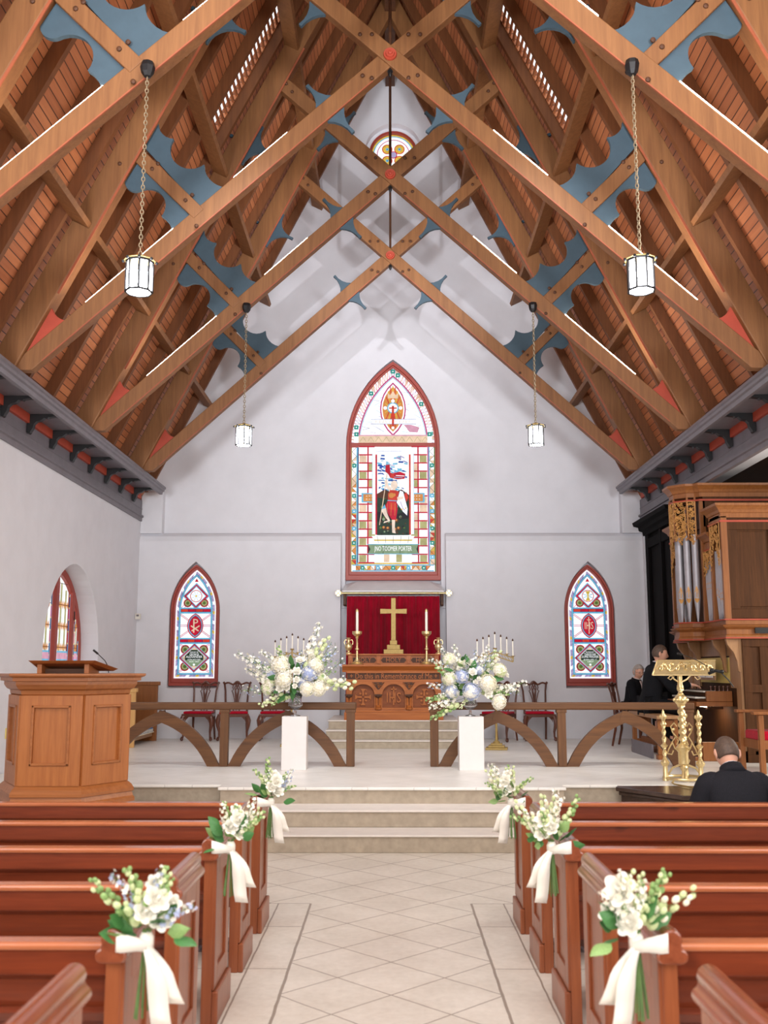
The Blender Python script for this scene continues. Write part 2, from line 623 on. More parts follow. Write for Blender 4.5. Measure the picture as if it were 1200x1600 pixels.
def glass_mat():
    t = NT('crystal')
    t.set(Roughness=0.02)
    t.b.inputs['Base Color'].default_value = (0.97, 0.98, 1, 1)
    t.b.inputs['Transmission Weight'].default_value = 0.92
    t.b.inputs['IOR'].default_value = 1.45
    MATS['crystal'] = t.m
glass_mat()

GL = {}
def glow(name, col, st=1.0):
    """leaded window glass lit by the daylight behind it"""
    t = NT('window_glass_' + name)
    v = t.noise(t.mapping((1, 1, 1)), 9, 3)
    c1 = tuple(c * (0.9 if min(col[:3]) > 0.7 else 0.72) for c in col[:3]) + (1,)
    st *= 1.18 if min(col[:3]) > 0.7 else 1.0
    r = t.ramp(v, [(0.3, c1), (0.65, col)])
    t.b.inputs['Base Color'].default_value = tuple(c * 0.08 for c in col[:3]) + (1,)
    t.b.inputs['Specular IOR Level'].default_value = 0.1
    t.link(r, t.b.inputs['Emission Color'])
    t.b.inputs['Emission Strength'].default_value = st
    t.set(Roughness=0.3)
    MATS['g_' + name] = t.m
    GL[name] = 'g_' + name
glow('white', C(250, 250, 252), 0.85)
glow('clear', C(240, 243, 244), 0.8)
glow('red', C(214, 26, 58), 0.7)
glow('scarlet', C(220, 66, 52), 0.75)
glow('magenta', C(212, 66, 138), 0.7)
glow('pink', C(238, 176, 200), 0.75)
glow('blue', C(44, 92, 188), 0.7)
glow('navy', C(30, 44, 110), 0.6)
glow('cyan', C(120, 200, 236), 0.75)
glow('teal', C(40, 164, 150), 0.7)
glow('lilac', C(186, 172, 216), 0.75)
glow('olive', C(196, 190, 130), 0.7)
glow('yellow', C(238, 200, 84), 0.75)
glow('orange', C(232, 152, 78), 0.75)
glow('peach', C(246, 214, 184), 0.8)
glow('green', C(96, 130, 58), 0.6)
glow('darkgreen', C(46, 74, 58), 0.5)
glow('sage', C(150, 178, 140), 0.65)
glow('brown', C(110, 70, 48), 0.5)
glow('dark', C(44, 40, 48), 0.4)
glow('skin', C(250, 226, 208), 0.85)
LAMP = NT('lantern_glass')
LAMP.b.inputs['Emission Color'].default_value = (0.88, 0.90, 1.0, 1)
LAMP.b.inputs['Emission Strength'].default_value = 50.0
MATS['lantern_glass'] = LAMP.m
STRIP = NT('light_strip')
STRIP.b.inputs['Emission Color'].default_value = (1.0, 0.86, 0.72, 1)
STRIP.b.inputs['Emission Strength'].default_value = 18.0
MATS['light_strip'] = STRIP.m
PL = NT('organ_lamp_glow')
PL.b.inputs['Emission Color'].default_value = (1.0, 0.82, 0.6, 1)
PL.b.inputs['Emission Strength'].default_value = 12.0
MATS['organ_lamp_glow'] = PL.m
# ================================================================ SETTING
YW = 17.3      # face of the lower, thicker end wall
YU = 17.5      # face of the upper end wall
ZP = 0.48      # chancel platform
AX = 0.045     # axis of the altar and the end wall windows

fl = MB().poly([(-5, -6, 0), (9, -6, 0), (9, 9.3, 0), (-5, 9.3, 0)]).poly([(-5, 9.3, 0), (9, 9.3, 0), (9, 18, 0), (-5, 18, 0)])
struct(fl.build('floor', 'nave_floor'))

# platform and the three steps
pf = MB()
pf.box(-4.4, 9, 10.49, 17.6, 0.0, ZP - 0.004)
pf.box(-1.71, 1.73, 10.27, 10.49, 0.0, ZP - 0.004)
struct(pf.build('floor_platform_base', 'stone_step', bevel=0.006))
pt = MB()
pt.prism([(-4.4, 17.6), (-4.4, 10.47), (-1.73, 10.47), (-1.73, 10.25), (1.75, 10.25), (1.75, 10.47), (9, 10.47), (9, 17.6)], 'z', ZP - 0.03, ZP)
struct(pt.build('floor_platform', 'platform_floor', bevel=0.008))
for i, (y0, y1, z) in enumerate(((9.40, 9.82, 0.16), (9.82, 10.28, 0.32))):
    s = MB()
    x0, x1 = (-1.95, 1.97) if i == 0 else (-1.85, 1.87)
    s.box(x0, x1, y0, 10.28, 0.0 if i == 0 else 0.161, z - 0.02)
    s.box(x0, x1, y0 - 0.02, y1 + 0.05, z - 0.02, z, 1)
    struct(s.build('floor_step', ['stone_step', 'stone_tread'], bevel=0.006))
# low stone blocks in front of the platform at each side
for sx in (-1, 1):
    s = MB().prism([(sx * 1.98, 10.45), (sx * 2.2, 10.0), (sx * 2.85, 10.0), (sx * 2.85, 10.45)], 'z', 0, 0.3)
    struct(s.build('floor_plinth', 'stone_step', bevel=0.01))

# --- end wall
up = MB().prism([(-4.9, 0.0), (5.2, 0.0), (5.2, 5.3), (0.15, 13.6), (-4.9, 5.3)], 'y', YU, YU + 0.45)
wall_back = struct(up.build('wall_back', 'plaster'))
c1 = MB().prism(arch_pts(AX, 0.845, 3.08, 5.60, 7.22, 12), 'y', YU - 0.5, YU + 0.28).build('c', 'plaster')
c2 = MB().prism(circ(0.06, 11.33, 0.53, 40), 'y', YU - 0.5, YU + 0.24).build('c', 'plaster')
cut(wall_back, [c1, c2])
def lower_wall(x0, x1, label):
    w = MB()
    pr = [(YW, 0.3), (YU + 0.001, 0.3), (YU + 0.001, 4.02), (YW + 0.16, 4.02), (YW + 0.09, 4.0), (YW + 0.035, 3.95), (YW, 3.86)]
    w.prism(pr, 'x', x0, x1)
    return struct(w.build('wall_back_lower', 'plaster'))
wl = lower_wall(-4.4, -0.87, 'l')
wr = lower_wall(0.965, 4.42, 'r')
LX, RX = -3.40, 3.44
cut(wl, [MB().prism(arch_pts(LX, 0.44, 1.30, 2.62, 3.50, 12), 'y', YW - 0.4, YW + 0.19).build('c', 'plaster')])
cut(wr, [MB().prism(arch_pts(RX, 0.44, 1.30, 2.62, 3.50, 12), 'y', YW - 0.4, YW + 0.19).build('c', 'plaster')])
for nm, a, b in (('trim_1', -4.4, -4.02), ('trim_2', 4.06, 4.42)):
    w = MB()
    w.prism([(YW - 0.12 * 0, 4.0), (YU, 4.0), (YU, 4.74), (YW + 0.02, 4.74)], 'x', a, b)
    struct(w.build(nm, 'plaster', bevel=0.01))

# --- left wall with its deep window opening
lw = MB().box(-4.95, -4.4, -6, YU + 0.45, 0, 4.4)
wall_left = struct(lw.build('wall_left', 'plaster'))
cutp = arch_pts(13.88, 1.21, 0.95, 1.85, 3.10, 12)
cut(wall_left, [MB().prism(cutp, 'x', -5.2, -4.0).build('c', 'plaster')])
# wall above the window opening carries on behind the cornice
struct(MB().box(-4.95, -4.42, -6, YU, 4.4, 5.0).build('wall_left_upper', 'plaster'))
# --- right side: nave wall near the camera, then the open transept bay with the organ
struct(MB().box(4.4, 4.95, -6, 8.3, 0, 4.4).build('wall_right', 'plaster'))
struct(MB().box(4.4, 4.95, 17.22, YU + 0.45, 0, 4.25).build('wall_right_pier', 'plaster'))
struct(MB().box(4.42, 4.95, -6, YU, 4.4, 5.0).build('wall_right_upper', 'plaster'))
struct(MB().box(4.95, 9, 17.4, 17.6, 0, 5).build('wall_transept_back', 'plaster'))
struct(MB().box(8.9, 9.1, 8.2, 17.4, 0, 5).build('wall_transept_side', 'plaster'))
struct(MB().box(4.95, 9, 8.1, 8.3, 0, 5).build('wall_transept_front', 'plaster'))
struct(MB().box(4.96, 9.1, 8.2, 17.6, 4.75, 4.85).build('ceiling_transept', 'oak_dark'))

# --- roof planes: inner rafter line  z = 12.55 - 2|x| ;  n = unit normal pointing out of the roof
NX, NZ = 2 / math.sqrt(5), 1 / math.sqrt(5)
def on(x, d):
    """point on the slope at |x| moved d outwards (positive side)"""
    return (x + NX * d, 12.55 - 2 * x + NZ * d)
def slope_pt(sgn, z, d):
    x = (12.55 + d * (2 * NX + NZ) - z) / 2
    return (sgn * x, z)
DB = 0.40
ztop = 12.55 + DB * (2 * NX + NZ)
for sgn, nm in ((-1, 'ceiling_left'), (1, 'ceiling_right')):
    a = slope_pt(sgn, 4.55, DB); b = (0, ztop)
    a2 = slope_pt(sgn, 4.55, DB + 0.08); b2 = (0, ztop + 0.2)
    m = MB().prism([a, b, b2, a2], 'y', -6, YU)
    co = struct(m.build(nm, 'ceiling_boards'))
    cut(co, [MB().box(sgn * 0.3, sgn * 3.4, 12.0, 12.42, 8.7, 10.7).build('c', 'ceiling_boards')])  # opening and slats added so daylight makes a bright strip
    m = MB()
    z_ = 8.68
    while z_ < 10.70:
        p_ = slope_pt(sgn, z_, DB + 0.01); q_ = slope_pt(sgn, z_ + 0.046, DB + 0.01); r_2 = slope_pt(sgn, z_ + 0.046, DB + 0.014); s_2 = slope_pt(sgn, z_, DB + 0.014)
        m.prism([p_, q_, r_2, s_2], 'y', 11.98, 12.44); z_ += 0.088
    tag(m.build('daylight_slats', 'ceiling_boards'), 'added slatted opening for the bright daylight strip high on the %s roof slope' % ('left' if sgn < 0 else 'right'), 'louvre')

# --- diagonal bay data for the timber roof
TY = [15.4, 12.72, 10.05, 7.42]
TN = {0: 'end wall', 1: 'second truss', 2: 'third truss', 3: 'nearest truss'}
def bar2(mb, p, q, w, y0, y1, k=None, lo=None, hi=None):
    """bar in the xz plane from p to q, w wide"""
    p = Vector(p); q = Vector(q)
    d = (q - p).normalized(); n = Vector((-d.y, d.x))
    lo = -w / 2 if lo is None else lo
    hi = w / 2 if hi is None else hi
    mb.prism([tuple(p + n * lo), tuple(q + n * lo), tuple(q + n * hi), tuple(p + n * hi)], 'y', y0, y1, k)

# common rafters: one master per slope, copied
cr_pos = []
for i, t in enumerate(TY + [4.78]):
    cr_pos += [(t - 0.24, i, 0), (t + 0.90, i, 1), (t + 1.70, i, 2)]
side = {-1: 'left', 1: 'right'}
pos_name = {0: 'tight against', 1: 'just behind', 2: 'well behind'}
truss_name = ['truss nearest the end wall', 'second farthest truss', 'third farthest truss', 'truss nearest the camera', 'unseen truss overhead']
for sgn in (-1, 1):
    m = MB()
    x1 = 4.3
    K_ = 2 * NX + NZ
    def xs_(z, d): return (12.55 + d * K_ - z) / 2
    zl_ = 4.73
    pts = [(sgn * 0.02, 12.51 + 0.26 * K_), (sgn * xs_(zl_, 0.26), zl_), (sgn * xs_(zl_, DB - 0.004), zl_), (sgn * 0.02, 12.51 + (DB - 0.004) * K_)]
    m.prism(pts, 'y', -0.035, 0.035)
    src = m.build('common_rafter', 'rafter_wood')
    first = True
    for (y, i, j) in cr_pos:
        if y > YU - 0.1:
            continue
        lab = 'brown rafter on the %s slope, %s the %s' % (side[sgn], pos_name[j], truss_name[i])
        if first:
            o = src; first = False
        else:
            o = src.copy(); COL.objects.link(o)
        o.location = (0, y, 0)
        tag(o, lab, 'rafter', 'common rafters of the roof')
# purlins
for sgn in (-1, 1):
    for k, (xp, nm) in enumerate(((3.14, 'lowest'), (2.16, 'middle'), (1.22, 'highest'))):
        m = MB()
        a = on(xp - 0.013, 0.05); b = on(xp + 0.013, 0.05); c = on(xp + 0.013, 0.262); d = on(xp - 0.013, 0.262)
        m.prism([(sgn * a[0], a[1]), (sgn * b[0], b[1] + 0.0), (sgn * c[0], c[1]), (sgn * d[0], d[1])], 'y', 2.0, YU - 0.005)
        o = m.build('purlin', 'beam_wood')
        tag(o, '%s of the three long purlins on the %s roof slope' % (nm, side[sgn]), 'purlin', 'purlins of the roof')
m = MB().box(-0.09, 0.09, 2, YU - 0.005, 12.62, 12.95)
tag(m.build('ridge_beam', 'altar_dark_wood'), 'dark ridge beam along the peak of the roof', 'beam')

# --- scissor trusses
def xf_arc(p0, p1, bulge, n=8):
    """arc from p0 to p1 with sagitta bulge to the left of the direction"""
    p0 = Vector(p0); p1 = Vector(p1)
    d = p1 - p0; L = d.length
    nrm = Vector((-d.y, d.x)).normalized()
    if abs(bulge) < 1e-6:
        return [tuple(p1)]
    rr = (L * L / 4 + bulge * bulge) / (2 * abs(bulge))
    cen = (p0 + p1) / 2 + nrm * (abs(bulge) - rr) * (1 if bulge > 0 else -1)
    a0 = math.atan2(p0.y - cen.y, p0.x - cen.x); a1 = math.atan2(p1.y - cen.y, p1.x - cen.x)
    # go the way round that passes the bulge
    mid = (p0 + p1) / 2 + nrm * bulge
    am = math.atan2(mid.y - cen.y, mid.x - cen.x)
    def norm(a): return a % (2 * PI)
    d1 = norm(a1 - a0); dm = norm(am - a0)
    if dm > d1:
        d1 -= 2 * PI
    return [(cen.x + rr * cos(a0 + d1 * i / n), cen.y + rr * sin(a0 + d1 * i / n)) for i in range(1, n + 1)]

def star(c, d, ra, rb, n=7):
    """four-pointed bracket with hollow sides; d = direction of the beam"""
    d = Vector(d).normalized(); nn = Vector((-d.y, d.x)); c = Vector(c)
    tips = [c + d * ra, c + nn * rb, c - d * ra, c - nn * rb]
    out = []
    for i in range(4):
        p, q = tips[i], tips[(i + 1) % 4]
        w = 0.03
        inw = (q - p).normalized()
        ps = p + inw * w; qs = q - inw * w
        out.append(tuple(ps))
        # hollow towards the centre: polygon runs counter-clockwise so the centre is on the left
        out += xf_arc(ps, qs, (q - p).length * 0.215, n)
    return out

def clipz(P, z0=4.728):
    out = []
    n = len(P)
    for i in range(n):
        a, b = P[i], P[(i + 1) % n]
        if a[1] >= z0: out.append(a)
        if (a[1] >= z0) != (b[1] >= z0):
            t = (z0 - a[1]) / (b[1] - a[1]); out.append((a[0] + t * (b[0] - a[0]), z0))
    return out
def barp(p, q, w, lo=None, hi=None):
    p = Vector(p); q = Vector(q); d = (q - p).normalized(); n = Vector((-d.y, d.x))
    lo = -w / 2 if lo is None else lo; hi = w / 2 if hi is None else hi
    return [tuple(p + n * lo), tuple(q + n * lo), tuple(q + n * hi), tuple(p + n * hi)]
def beam_z(x): return 8.28 - 0.915 * abs(x)
def make_truss(y, idx):
    t = thing('roof_truss', 'timber scissor roof truss with blue scalloped boards, %s' % truss_name[idx], 'roof truss', (0, y, 4.6), 0, 'scissor trusses of the roof')
    yb = 0.065
    def part(mb, nm, mat, **kw):
        return mb.build(nm, mat, t, **kw)
    xt = 1.53; zt = 8.28 + 0.915 * xt
    for sgn in (-1, 1):
        m = MB()
        p = on(0.0, 0.0); q = on(4.02, 0.0); r = on(4.02, 0.26)
        m.prism(clipz([(sgn * 0.0, 12.55), (sgn * q[0], q[1]), (sgn * r[0], r[1]), (sgn * 0.0, 12.55 + 0.26 * (2 * NX + NZ))]), 'y', y - 0.10, y + 0.10)
        part(m, 'principal_rafter', 'beam_wood', bevel=0.012)
        m = MB()
        m.prism([(sgn * (on(1.2, 0)[0]), on(1.2, 0)[1]), (sgn * 3.5, 12.55 - 7.0), (sgn * (3.5 - 0.02), 12.55 - 7.0 - 0.012), (sgn * (1.2 - 0.02), 12.55 - 2.4 - 0.012)], 'y', y - 0.102, y - 0.09)
        part(m, 'painted_edge', 'faded_red')
        # scissor beam from the foot on this side up to the opposite rafter
        m = MB()
        yo = -0.012 * sgn
        f = (sgn * 3.98, beam_z(3.98)); e = (-sgn * xt, zt)
        m.prism(clipz(barp(f, e, 0.19)), 'y', y - yb + yo, y + yb + yo)
        part(m, 'scissor_beam', 'beam_wood', bevel=0.01)
        m = MB()
        dn = -1 if sgn < 0 else 1
        lo, hi = (-0.096, -0.084) if sgn < 0 else (0.084, 0.096)
        bar2(m, (sgn * 3.7, beam_z(3.7)), (sgn * 0.25, beam_z(0.25)), 0.01, y - yb - 0.004 + yo, y - yb + 0.012 + yo, None, lo, hi)
        part(m, 'painted_edge', 'faded_red')
        # brace square to the scissor
        ra = (sgn * 2.73, 7.14); sb = (sgn * 2.045, 6.45)
        m = MB()
        bar2(m, ra, sb, 0.15, y - 0.06, y + 0.06)
        part(m, 'brace', 'beam_wood', bevel=0.008)
        # scalloped boards either side of the brace
        th = 0.022
        up = [(2.68, 7.24), (2.50, 7.53)]
        P = [(2.50, 7.53)] + xf_arc((2.50, 7.53), (2.35, 7.32), 0.05, 5) + xf_arc((2.35, 7.32), (2.01, 7.02), 0.20, 10) + xf_arc((2.01, 7.02), (1.69, 6.79), 0.07, 6)
        def mir(L):
            return [(sgn * a, b) for a, b in L]
        # the arcs are hollows biting towards the brace; check by sign below
        base = Vector((2.36, 6.80))
        def hollow(p0, p1, h, n=8):
            A = xf_arc(p0, p1, h, n)
            if (Vector(A[n // 2]) - base).length > (Vector(p0) * 0.5 + Vector(p1) * 0.5 - base).length:
                A = xf_arc(p0, p1, -h, n)
            return A
        P = [(2.66, 7.23), (2.52, 7.51)] + hollow((2.52, 7.51), (2.35, 7.33), 0.05, 6) + hollow((2.35, 7.33), (2.01, 7.03), 0.19, 12) + hollow((2.01, 7.03), (1.68, 6.77), 0.10, 8) + [(1.98, 6.46)]
        m = MB().prism(mir(P), 'y', y - th, y + th)
        part(m, 'scalloped_board', 'blue_paint')
        P = [(2.70, 7.10), (2.86, 6.83)] + hollow((2.86, 6.83), (2.71, 6.73), 0.045, 6) + hollow((2.71, 6.73), (2.45, 6.44), 0.16, 12) + hollow((2.45, 6.44), (2.33, 6.16), 0.05, 6) + [(2.05, 6.42)]
        m = MB().prism(mir(P), 'y', y - th, y + th)
        part(m, 'scalloped_board', 'blue_paint')
        # pointed brackets on the lower and the upper arm of the scissor
        d1 = Vector((-sgn, 0.915)).normalized()
        m = MB().prism(star((sgn * 0.655, beam_z(0.655)), d1, 0.36, 0.40), 'y', y - th, y + th)
        part(m, 'star_bracket', 'blue_paint')
        d2 = Vector((sgn, 0.915)).normalized()
        m = MB().prism(star((sgn * 0.74, 8.28 + 0.915 * 0.74), d2, 0.36, 0.40), 'y', y - th, y + th)
        part(m, 'star_bracket', 'blue_paint')
        # bracket on the inner edge of the rafter
        dr = Vector((-sgn * 1.0, 2.0)).normalized()
        m = MB().prism(star((sgn * 1.90, 8.75), dr, 0.33, 0.36), 'y', y - th, y + th)
        part(m, 'star_bracket', 'blue_paint')
        # red board in the foot with a round-bottomed opening
        P = [(3.93, 4.77), (3.60, 5.40)] + xf_arc((3.58, 5.46), (3.30, 5.24), 0.085, 8) + [(3.36, 5.14)]
        A = xf_arc((3.58, 5.46), (3.28, 5.30), -0.10, 8)
        P = [(3.96, 4.72), (3.575, 5.46)] + (A if A[4][1] < 5.36 else xf_arc((3.58, 5.46), (3.28, 5.30), 0.10, 8)) + [(3.34, 5.16)]
        m = MB().prism(clipz(mir(P)), 'y', y - 0.03, y + 0.03)
        part(m, 'foot_board', 'red_paint')
        # iron bolt heads
        for (bx, bz) in ((2.12, 6.66), (2.19, 6.60), (2.50, 7.02), (2.56, 6.96), (2.06, 6.30), (2.9, 7.0), (0.2, 8.0), (0.3, 8.03), (0.2, 8.52), (0.33, 8.52), (1.35, 9.5), (1.43, 9.62)):
            m = MB().lathe([(0.0, 0.0), (0.012, -0.002), (0.021, -0.008), (0.023, -0.02)], (0, 0, 0), 8, axis='y')
            m = MB().lathe([(0.023, 0.0), (0.021, -0.012), (0.012, -0.018), (0.0, -0.02)], (0, 0, 0), 8, axis='y')
            yy = y - (0.08 if bx < 2.1 or bx > 2.8 else 0.06)
            if bx > 2.8: yy = y - 0.1
            if abs(bx - 2.06) < 0.01: yy = y - 0.08
            m.xf(Matrix.Translation((sgn * bx, yy, bz)))
            part(m, 'bolt', 'altar_dark_wood')
    m = MB().tube([(0, y, 8.3), (0, y, 12.6)], 0.018, 8)
    part(m, 'king_rod', 'altar_dark_wood', smooth=True)
    m = MB().lathe([(0.0, 0.02), (0.07, 0.02), (0.075, 0.0), (0.07, -0.015), (0.05, -0.012), (0.045, -0.03), (0.025, -0.03), (0.02, -0.045), (0.0, -0.05)], (0, y - 0.085, 8.28), 20, axis='y')
    part(m, 'rosette', 'red_paint', smooth=True)
    m = MB().lathe([(0.0, -0.04), (0.012, -0.035), (0.024, -0.01), (0.02, 0.02), (0.035, 0.025), (0.035, 0.05), (0.0, 0.05)], (0, y, 8.10), 10)
    part(m, 'pendant', 'black_iron', smooth=True)
    return t
t0 = make_truss(TY[0], 0)
for i in (1, 2, 3):
    dup(t0, (0, TY[i], 4.6), None, 'timber scissor roof truss with blue scalloped boards, %s' % truss_name[i])
# light strips lying along the tops of the scissor beams
for i in (1, 2, 3):
    for sgn in (-1, 1):
        lo, hi = (0.095, 0.0985) if sgn < 0 else (-0.0985, -0.095)
        for (xa, xb, nm) in ((3.15, 2.25, 'lower'), (1.62, 1.05, 'upper')):
            m = MB()
            bar2(m, (sgn * xa, beam_z(xa)), (sgn * xb, beam_z(xb)), 0.01, TY[i] - 0.058 - 0.012 * sgn - (0.01 if sgn > 0 else 0), TY[i] + 0.04, None, lo, hi)
            o = m.build('light_strip', 'light_strip')
            tag(o, '%s glowing light strip on the %s scissor beam, %s' % (nm, side[sgn], truss_name[i]), 'light strip', 'light strips on the scissor beams')

# --- cornices
for sgn, nm in ((-1, 'left'), (1, 'right')):
    t = thing('cornice', 'grey moulded cornice with black brackets and red frieze under the roof on the %s' % nm, 'cornice', (sgn * 4.3, 12, 4.2))
    def pr(L): return [(sgn * a, b) for a, b in L]
    y1 = YW - 0.005
    m = MB().prism(pr([(4.43, 4.21), (4.37, 4.21), (4.37, 4.27), (4.345, 4.28), (4.345, 4.31), (4.38, 4.325), (4.38, 4.42), (4.372, 4.425), (4.372, 4.43), (4.38, 4.435), (4.38, 4.58), (4.43, 4.58)]), 'y', 2.0, y1)
    m.build('fascia', 'grey_paint', t)
    m = MB().prism(pr([(4.43, 4.57), (4.34, 4.57), (4.34, 4.68), (4.43, 4.68)]), 'y', 2.0, 17.05)
    m.build('red_frieze', 'red_paint', t)
    m = MB().prism(pr([(4.45, 4.68), (3.96, 4.68), (3.96, 4.60), (3.915, 4.60), (3.905, 4.645), (3.88, 4.655), (3.875, 4.685), (3.855, 4.695), (3.855, 4.726), (4.45, 4.726)]), 'y', 2.0, 16.80)
    m.build('crown', 'grey_paint', t)
    for k in range(-2, 8):
        yb = 10.85 + 0.82 * k
        m = MB().prism(pr([(4.36, 4.68), (3.99, 4.68), (3.99, 4.64), (4.05, 4.65), (4.12, 4.64), (4.13, 4.625), (4.17, 4.635), (4.21, 4.60), (4.26, 4.59), (4.29, 4.56), (4.30, 4.51), (4.325, 4.47), (4.33, 4.45), (4.35, 4.44), (4.37, 4.46), (4.37, 4.68)]), 'y', yb - 0.035, yb + 0.035)
        m.build('bracket', 'black_iron', t)
# plain plate closing the cornice to the roof slope
for sgn in (-1, 1):
    struct(MB().prism([(sgn * 4.45, 4.6), (sgn * 4.45, 4.72), (sgn * 4.9, 4.72), (sgn * 4.9, 4.6)], 'y', 2, YW).build('trim_%d' % (3 if sgn < 0 else 4), 'grey_paint'))
# ================================================================ WINDOWS
def arch_off(cx, a, z0, zs, za, d, n=10, dz0=None):
    """the same arch drawn d further in, concentric"""
    h = za - zs
    Rr = (a * a + h * h) / (2 * a)
    r2 = Rr - d
    a2 = a - d
    h2 = math.sqrt(max(1e-6, r2 * r2 - (Rr - a) ** 2))
    return arch_pts(cx, a2, z0 + (d if dz0 is None else dz0), zs, zs + h2, n)
class Glass:
    def __init__(s, to):
        s.mb = MB(); s.to = to; s.l = 0.0; s.names = []
    def key(s, c):
        if c not in s.names:
            s.names.append(c)
        return s.names.index(c)
    def poly(s, pts, c):
        s.l += 0.00018
        s.mb.poly([s.to(u, v, s.l) for u, v in pts], s.key(c))
    def quadstrip(s, A, B, c, closed=False):
        s.l += 0.00018
        n = len(A)
        vs = [s.to(u, v, s.l) for u, v in A] + [s.to(u, v, s.l) for u, v in B]
        fs = [(i, (i + 1) % n, (i + 1) % n + n, i + n) for i in range(n if closed else n - 1)]
        s.mb.add(vs, fs, s.key(c))
    def rect(s, u0, u1, v0, v1, c):
        s.poly([(u0, v0), (u1, v0), (u1, v1), (u0, v1)], c)
    def line(s, p, q, w, c):
        p = Vector(p); q = Vector(q); d = (q - p)
        if d.length < 1e-9: return
        d.normalize(); n = Vector((-d.y, d.x)) * w / 2
        s.poly([tuple(p - n), tuple(q - n), tuple(q + n), tuple(p + n)], c)
    def path(s, pts, w, c):
        for a, b in zip(pts, pts[1:]):
            s.line(a, b, w, c)
    def disc(s, u, v, r, c, n=16, rv=None):
        s.poly(circ(u, v, r, n, rz=rv), c)
    def vesica(s, u, v, hw, hh, c, n=8):
        Rr = (hw * hw + hh * hh) / (2 * hw)
        th = math.asin(hh / Rr)
        pts = [(u + hw - Rr + Rr * cos(-th + 2 * th * i / n), v + Rr * sin(-th + 2 * th * i / n)) for i in range(n + 1)]
        pts += [(u - hw + Rr - Rr * cos(th - 2 * th * i / n), v + Rr * sin(th - 2 * th * i / n)) for i in range(1, n)]
        s.poly(pts, c)
    def diamond(s, u, v, hw, hh, c):
        s.poly([(u - hw, v), (u, v - hh), (u + hw, v), (u, v + hh)], c)
    def flower(s, u, v, r, c, c2='white'):
        for k in range(4):
            a = PI / 4 + k * PI / 2
            s.disc(u + r * 0.55 * cos(a), v + r * 0.55 * sin(a), r * 0.55, c, 8)
        s.disc(u, v, r * 0.3, c2, 6)
    def text(s, body, size, u, v, c, width=None, squash=1.0):
        vs, fs = text_mesh(body, size, 0)
        w = max(p[0] for p in vs) - min(p[0] for p in vs)
        f = width / w if width else 1.0
        s.l += 0.0004
        s.mb.add([s.to(u + p[0] * f, v + p[1] * squash, s.l) for p in vs], fs, s.key(c))
    def build(s, name, parent):
        return s.mb.build(name, ['g_' + c for c in s.names], parent)

def frame_ring(parent, outer, inner, axis, a0, a1, step=None, name='window_frame', mat='frame_red'):
    m = MB()
    ring(m, outer, inner, axis, a0, a1)
    return m.build(name, mat, parent, bevel=0.006)

# ---------------------------------------------------------------- great window
rnd = random.Random(5)
win = bpy.data.objects.new('window_1', None); COL.objects.link(win); win.location = (AX, YU + 0.05, 3.2); struct(win)
W0 = dict(cx=AX, a=0.838, z0=3.19, zs=5.62, za=7.18)
o1 = arch_pts(AX, 0.838, 3.19, 5.62, 7.18, 12)
i1 = arch_off(AX, 0.838, 3.19, 5.62, 7.18, 0.055, 12, 0.09)
i2 = arch_off(AX, 0.838, 3.19, 5.62, 7.18, 0.088, 12, 0.155)
frame_ring(win, o1, i1, 'y', YU - 0.015, YU + 0.09)
frame_ring(win, i1, i2, 'y', YU + 0.02, YU + 0.10)
struct(MB().box(AX - 0.76, AX + 0.76, YU + 0.01, YU + 0.09, 5.58, 5.67).build('transom', 'frame_red', win, bevel=0.008))
for z in (4.955, 4.375):
    MB().box(AX - 0.76, AX + 0.76, YU + 0.045, YU + 0.06, z - 0.008, z + 0.008).build('saddle_bar', 'lead', win)
g = Glass(lambda u, v, l: (AX + u, YU + 0.085 - l, v))
a_, zs_, za_ = 0.755, 5.62, 7.18 - 0.11
full = arch_off(AX, 0.838, 3.19, 5.62, 7.18, 0.083, 14, 0.15)
full = [(u - AX, v) for u, v in full]
g.poly(full, 'white')
def aoff(d, n=14):
    return [(u - AX, v) for u, v in arch_off(AX, 0.838, 3.19, 5.62, 7.18, 0.083 + d, n, 0.15 + d)]
# leading in the border of the head
A = aoff(0.0)[2:-1] + [aoff(0.0)[-1]]; B = aoff(0.115)[2:-1] + [aoff(0.115)[-1]]
tri = ['peach', 'white', 'pink', 'white', 'orange', 'white', 'white']
for i in range(len(A) - 1):
    for s2 in range(2):
        t0_, t1_ = s2 / 2, s2 / 2 + 0.5
        pa0 = Vector(A[i]).lerp(Vector(A[i + 1]), t0_); pa1 = Vector(A[i]).lerp(Vector(A[i + 1]), t1_)
        pb0 = Vector(B[i]).lerp(Vector(B[i + 1]), t0_); pb1 = Vector(B[i]).lerp(Vector(B[i + 1]), t1_)
        c = 'peach' if rnd.random() < 0.12 else 'white'
        g.poly([pa0, pa1, pb0.lerp(pb1, rnd.random())], c)
        g.line(pa0, pb0.lerp(pb1, 0.5), 0.009, 'orange' if rnd.random() < .6 else 'lilac')
        g.line(pa1, pb0.lerp(pb1, 0.5), 0.009, 'pink')
C1 = aoff(0.115)[2:]; C2 = aoff(0.140)[2:]
g.quadstrip(C1, C2, 'magenta')
g.quadstrip([(u, v) for u, v in aoff(0.145)[2:]], [(u, v) for u, v in aoff(0.155)[2:]], 'cyan')
for i in (2, 7, 13, 14, 19, 25):
    if i < len(A):
        p = Vector(A[i]).lerp(Vector(B[i]), 0.5)
        g.flower(p.x, p.y, 0.045, 'teal')
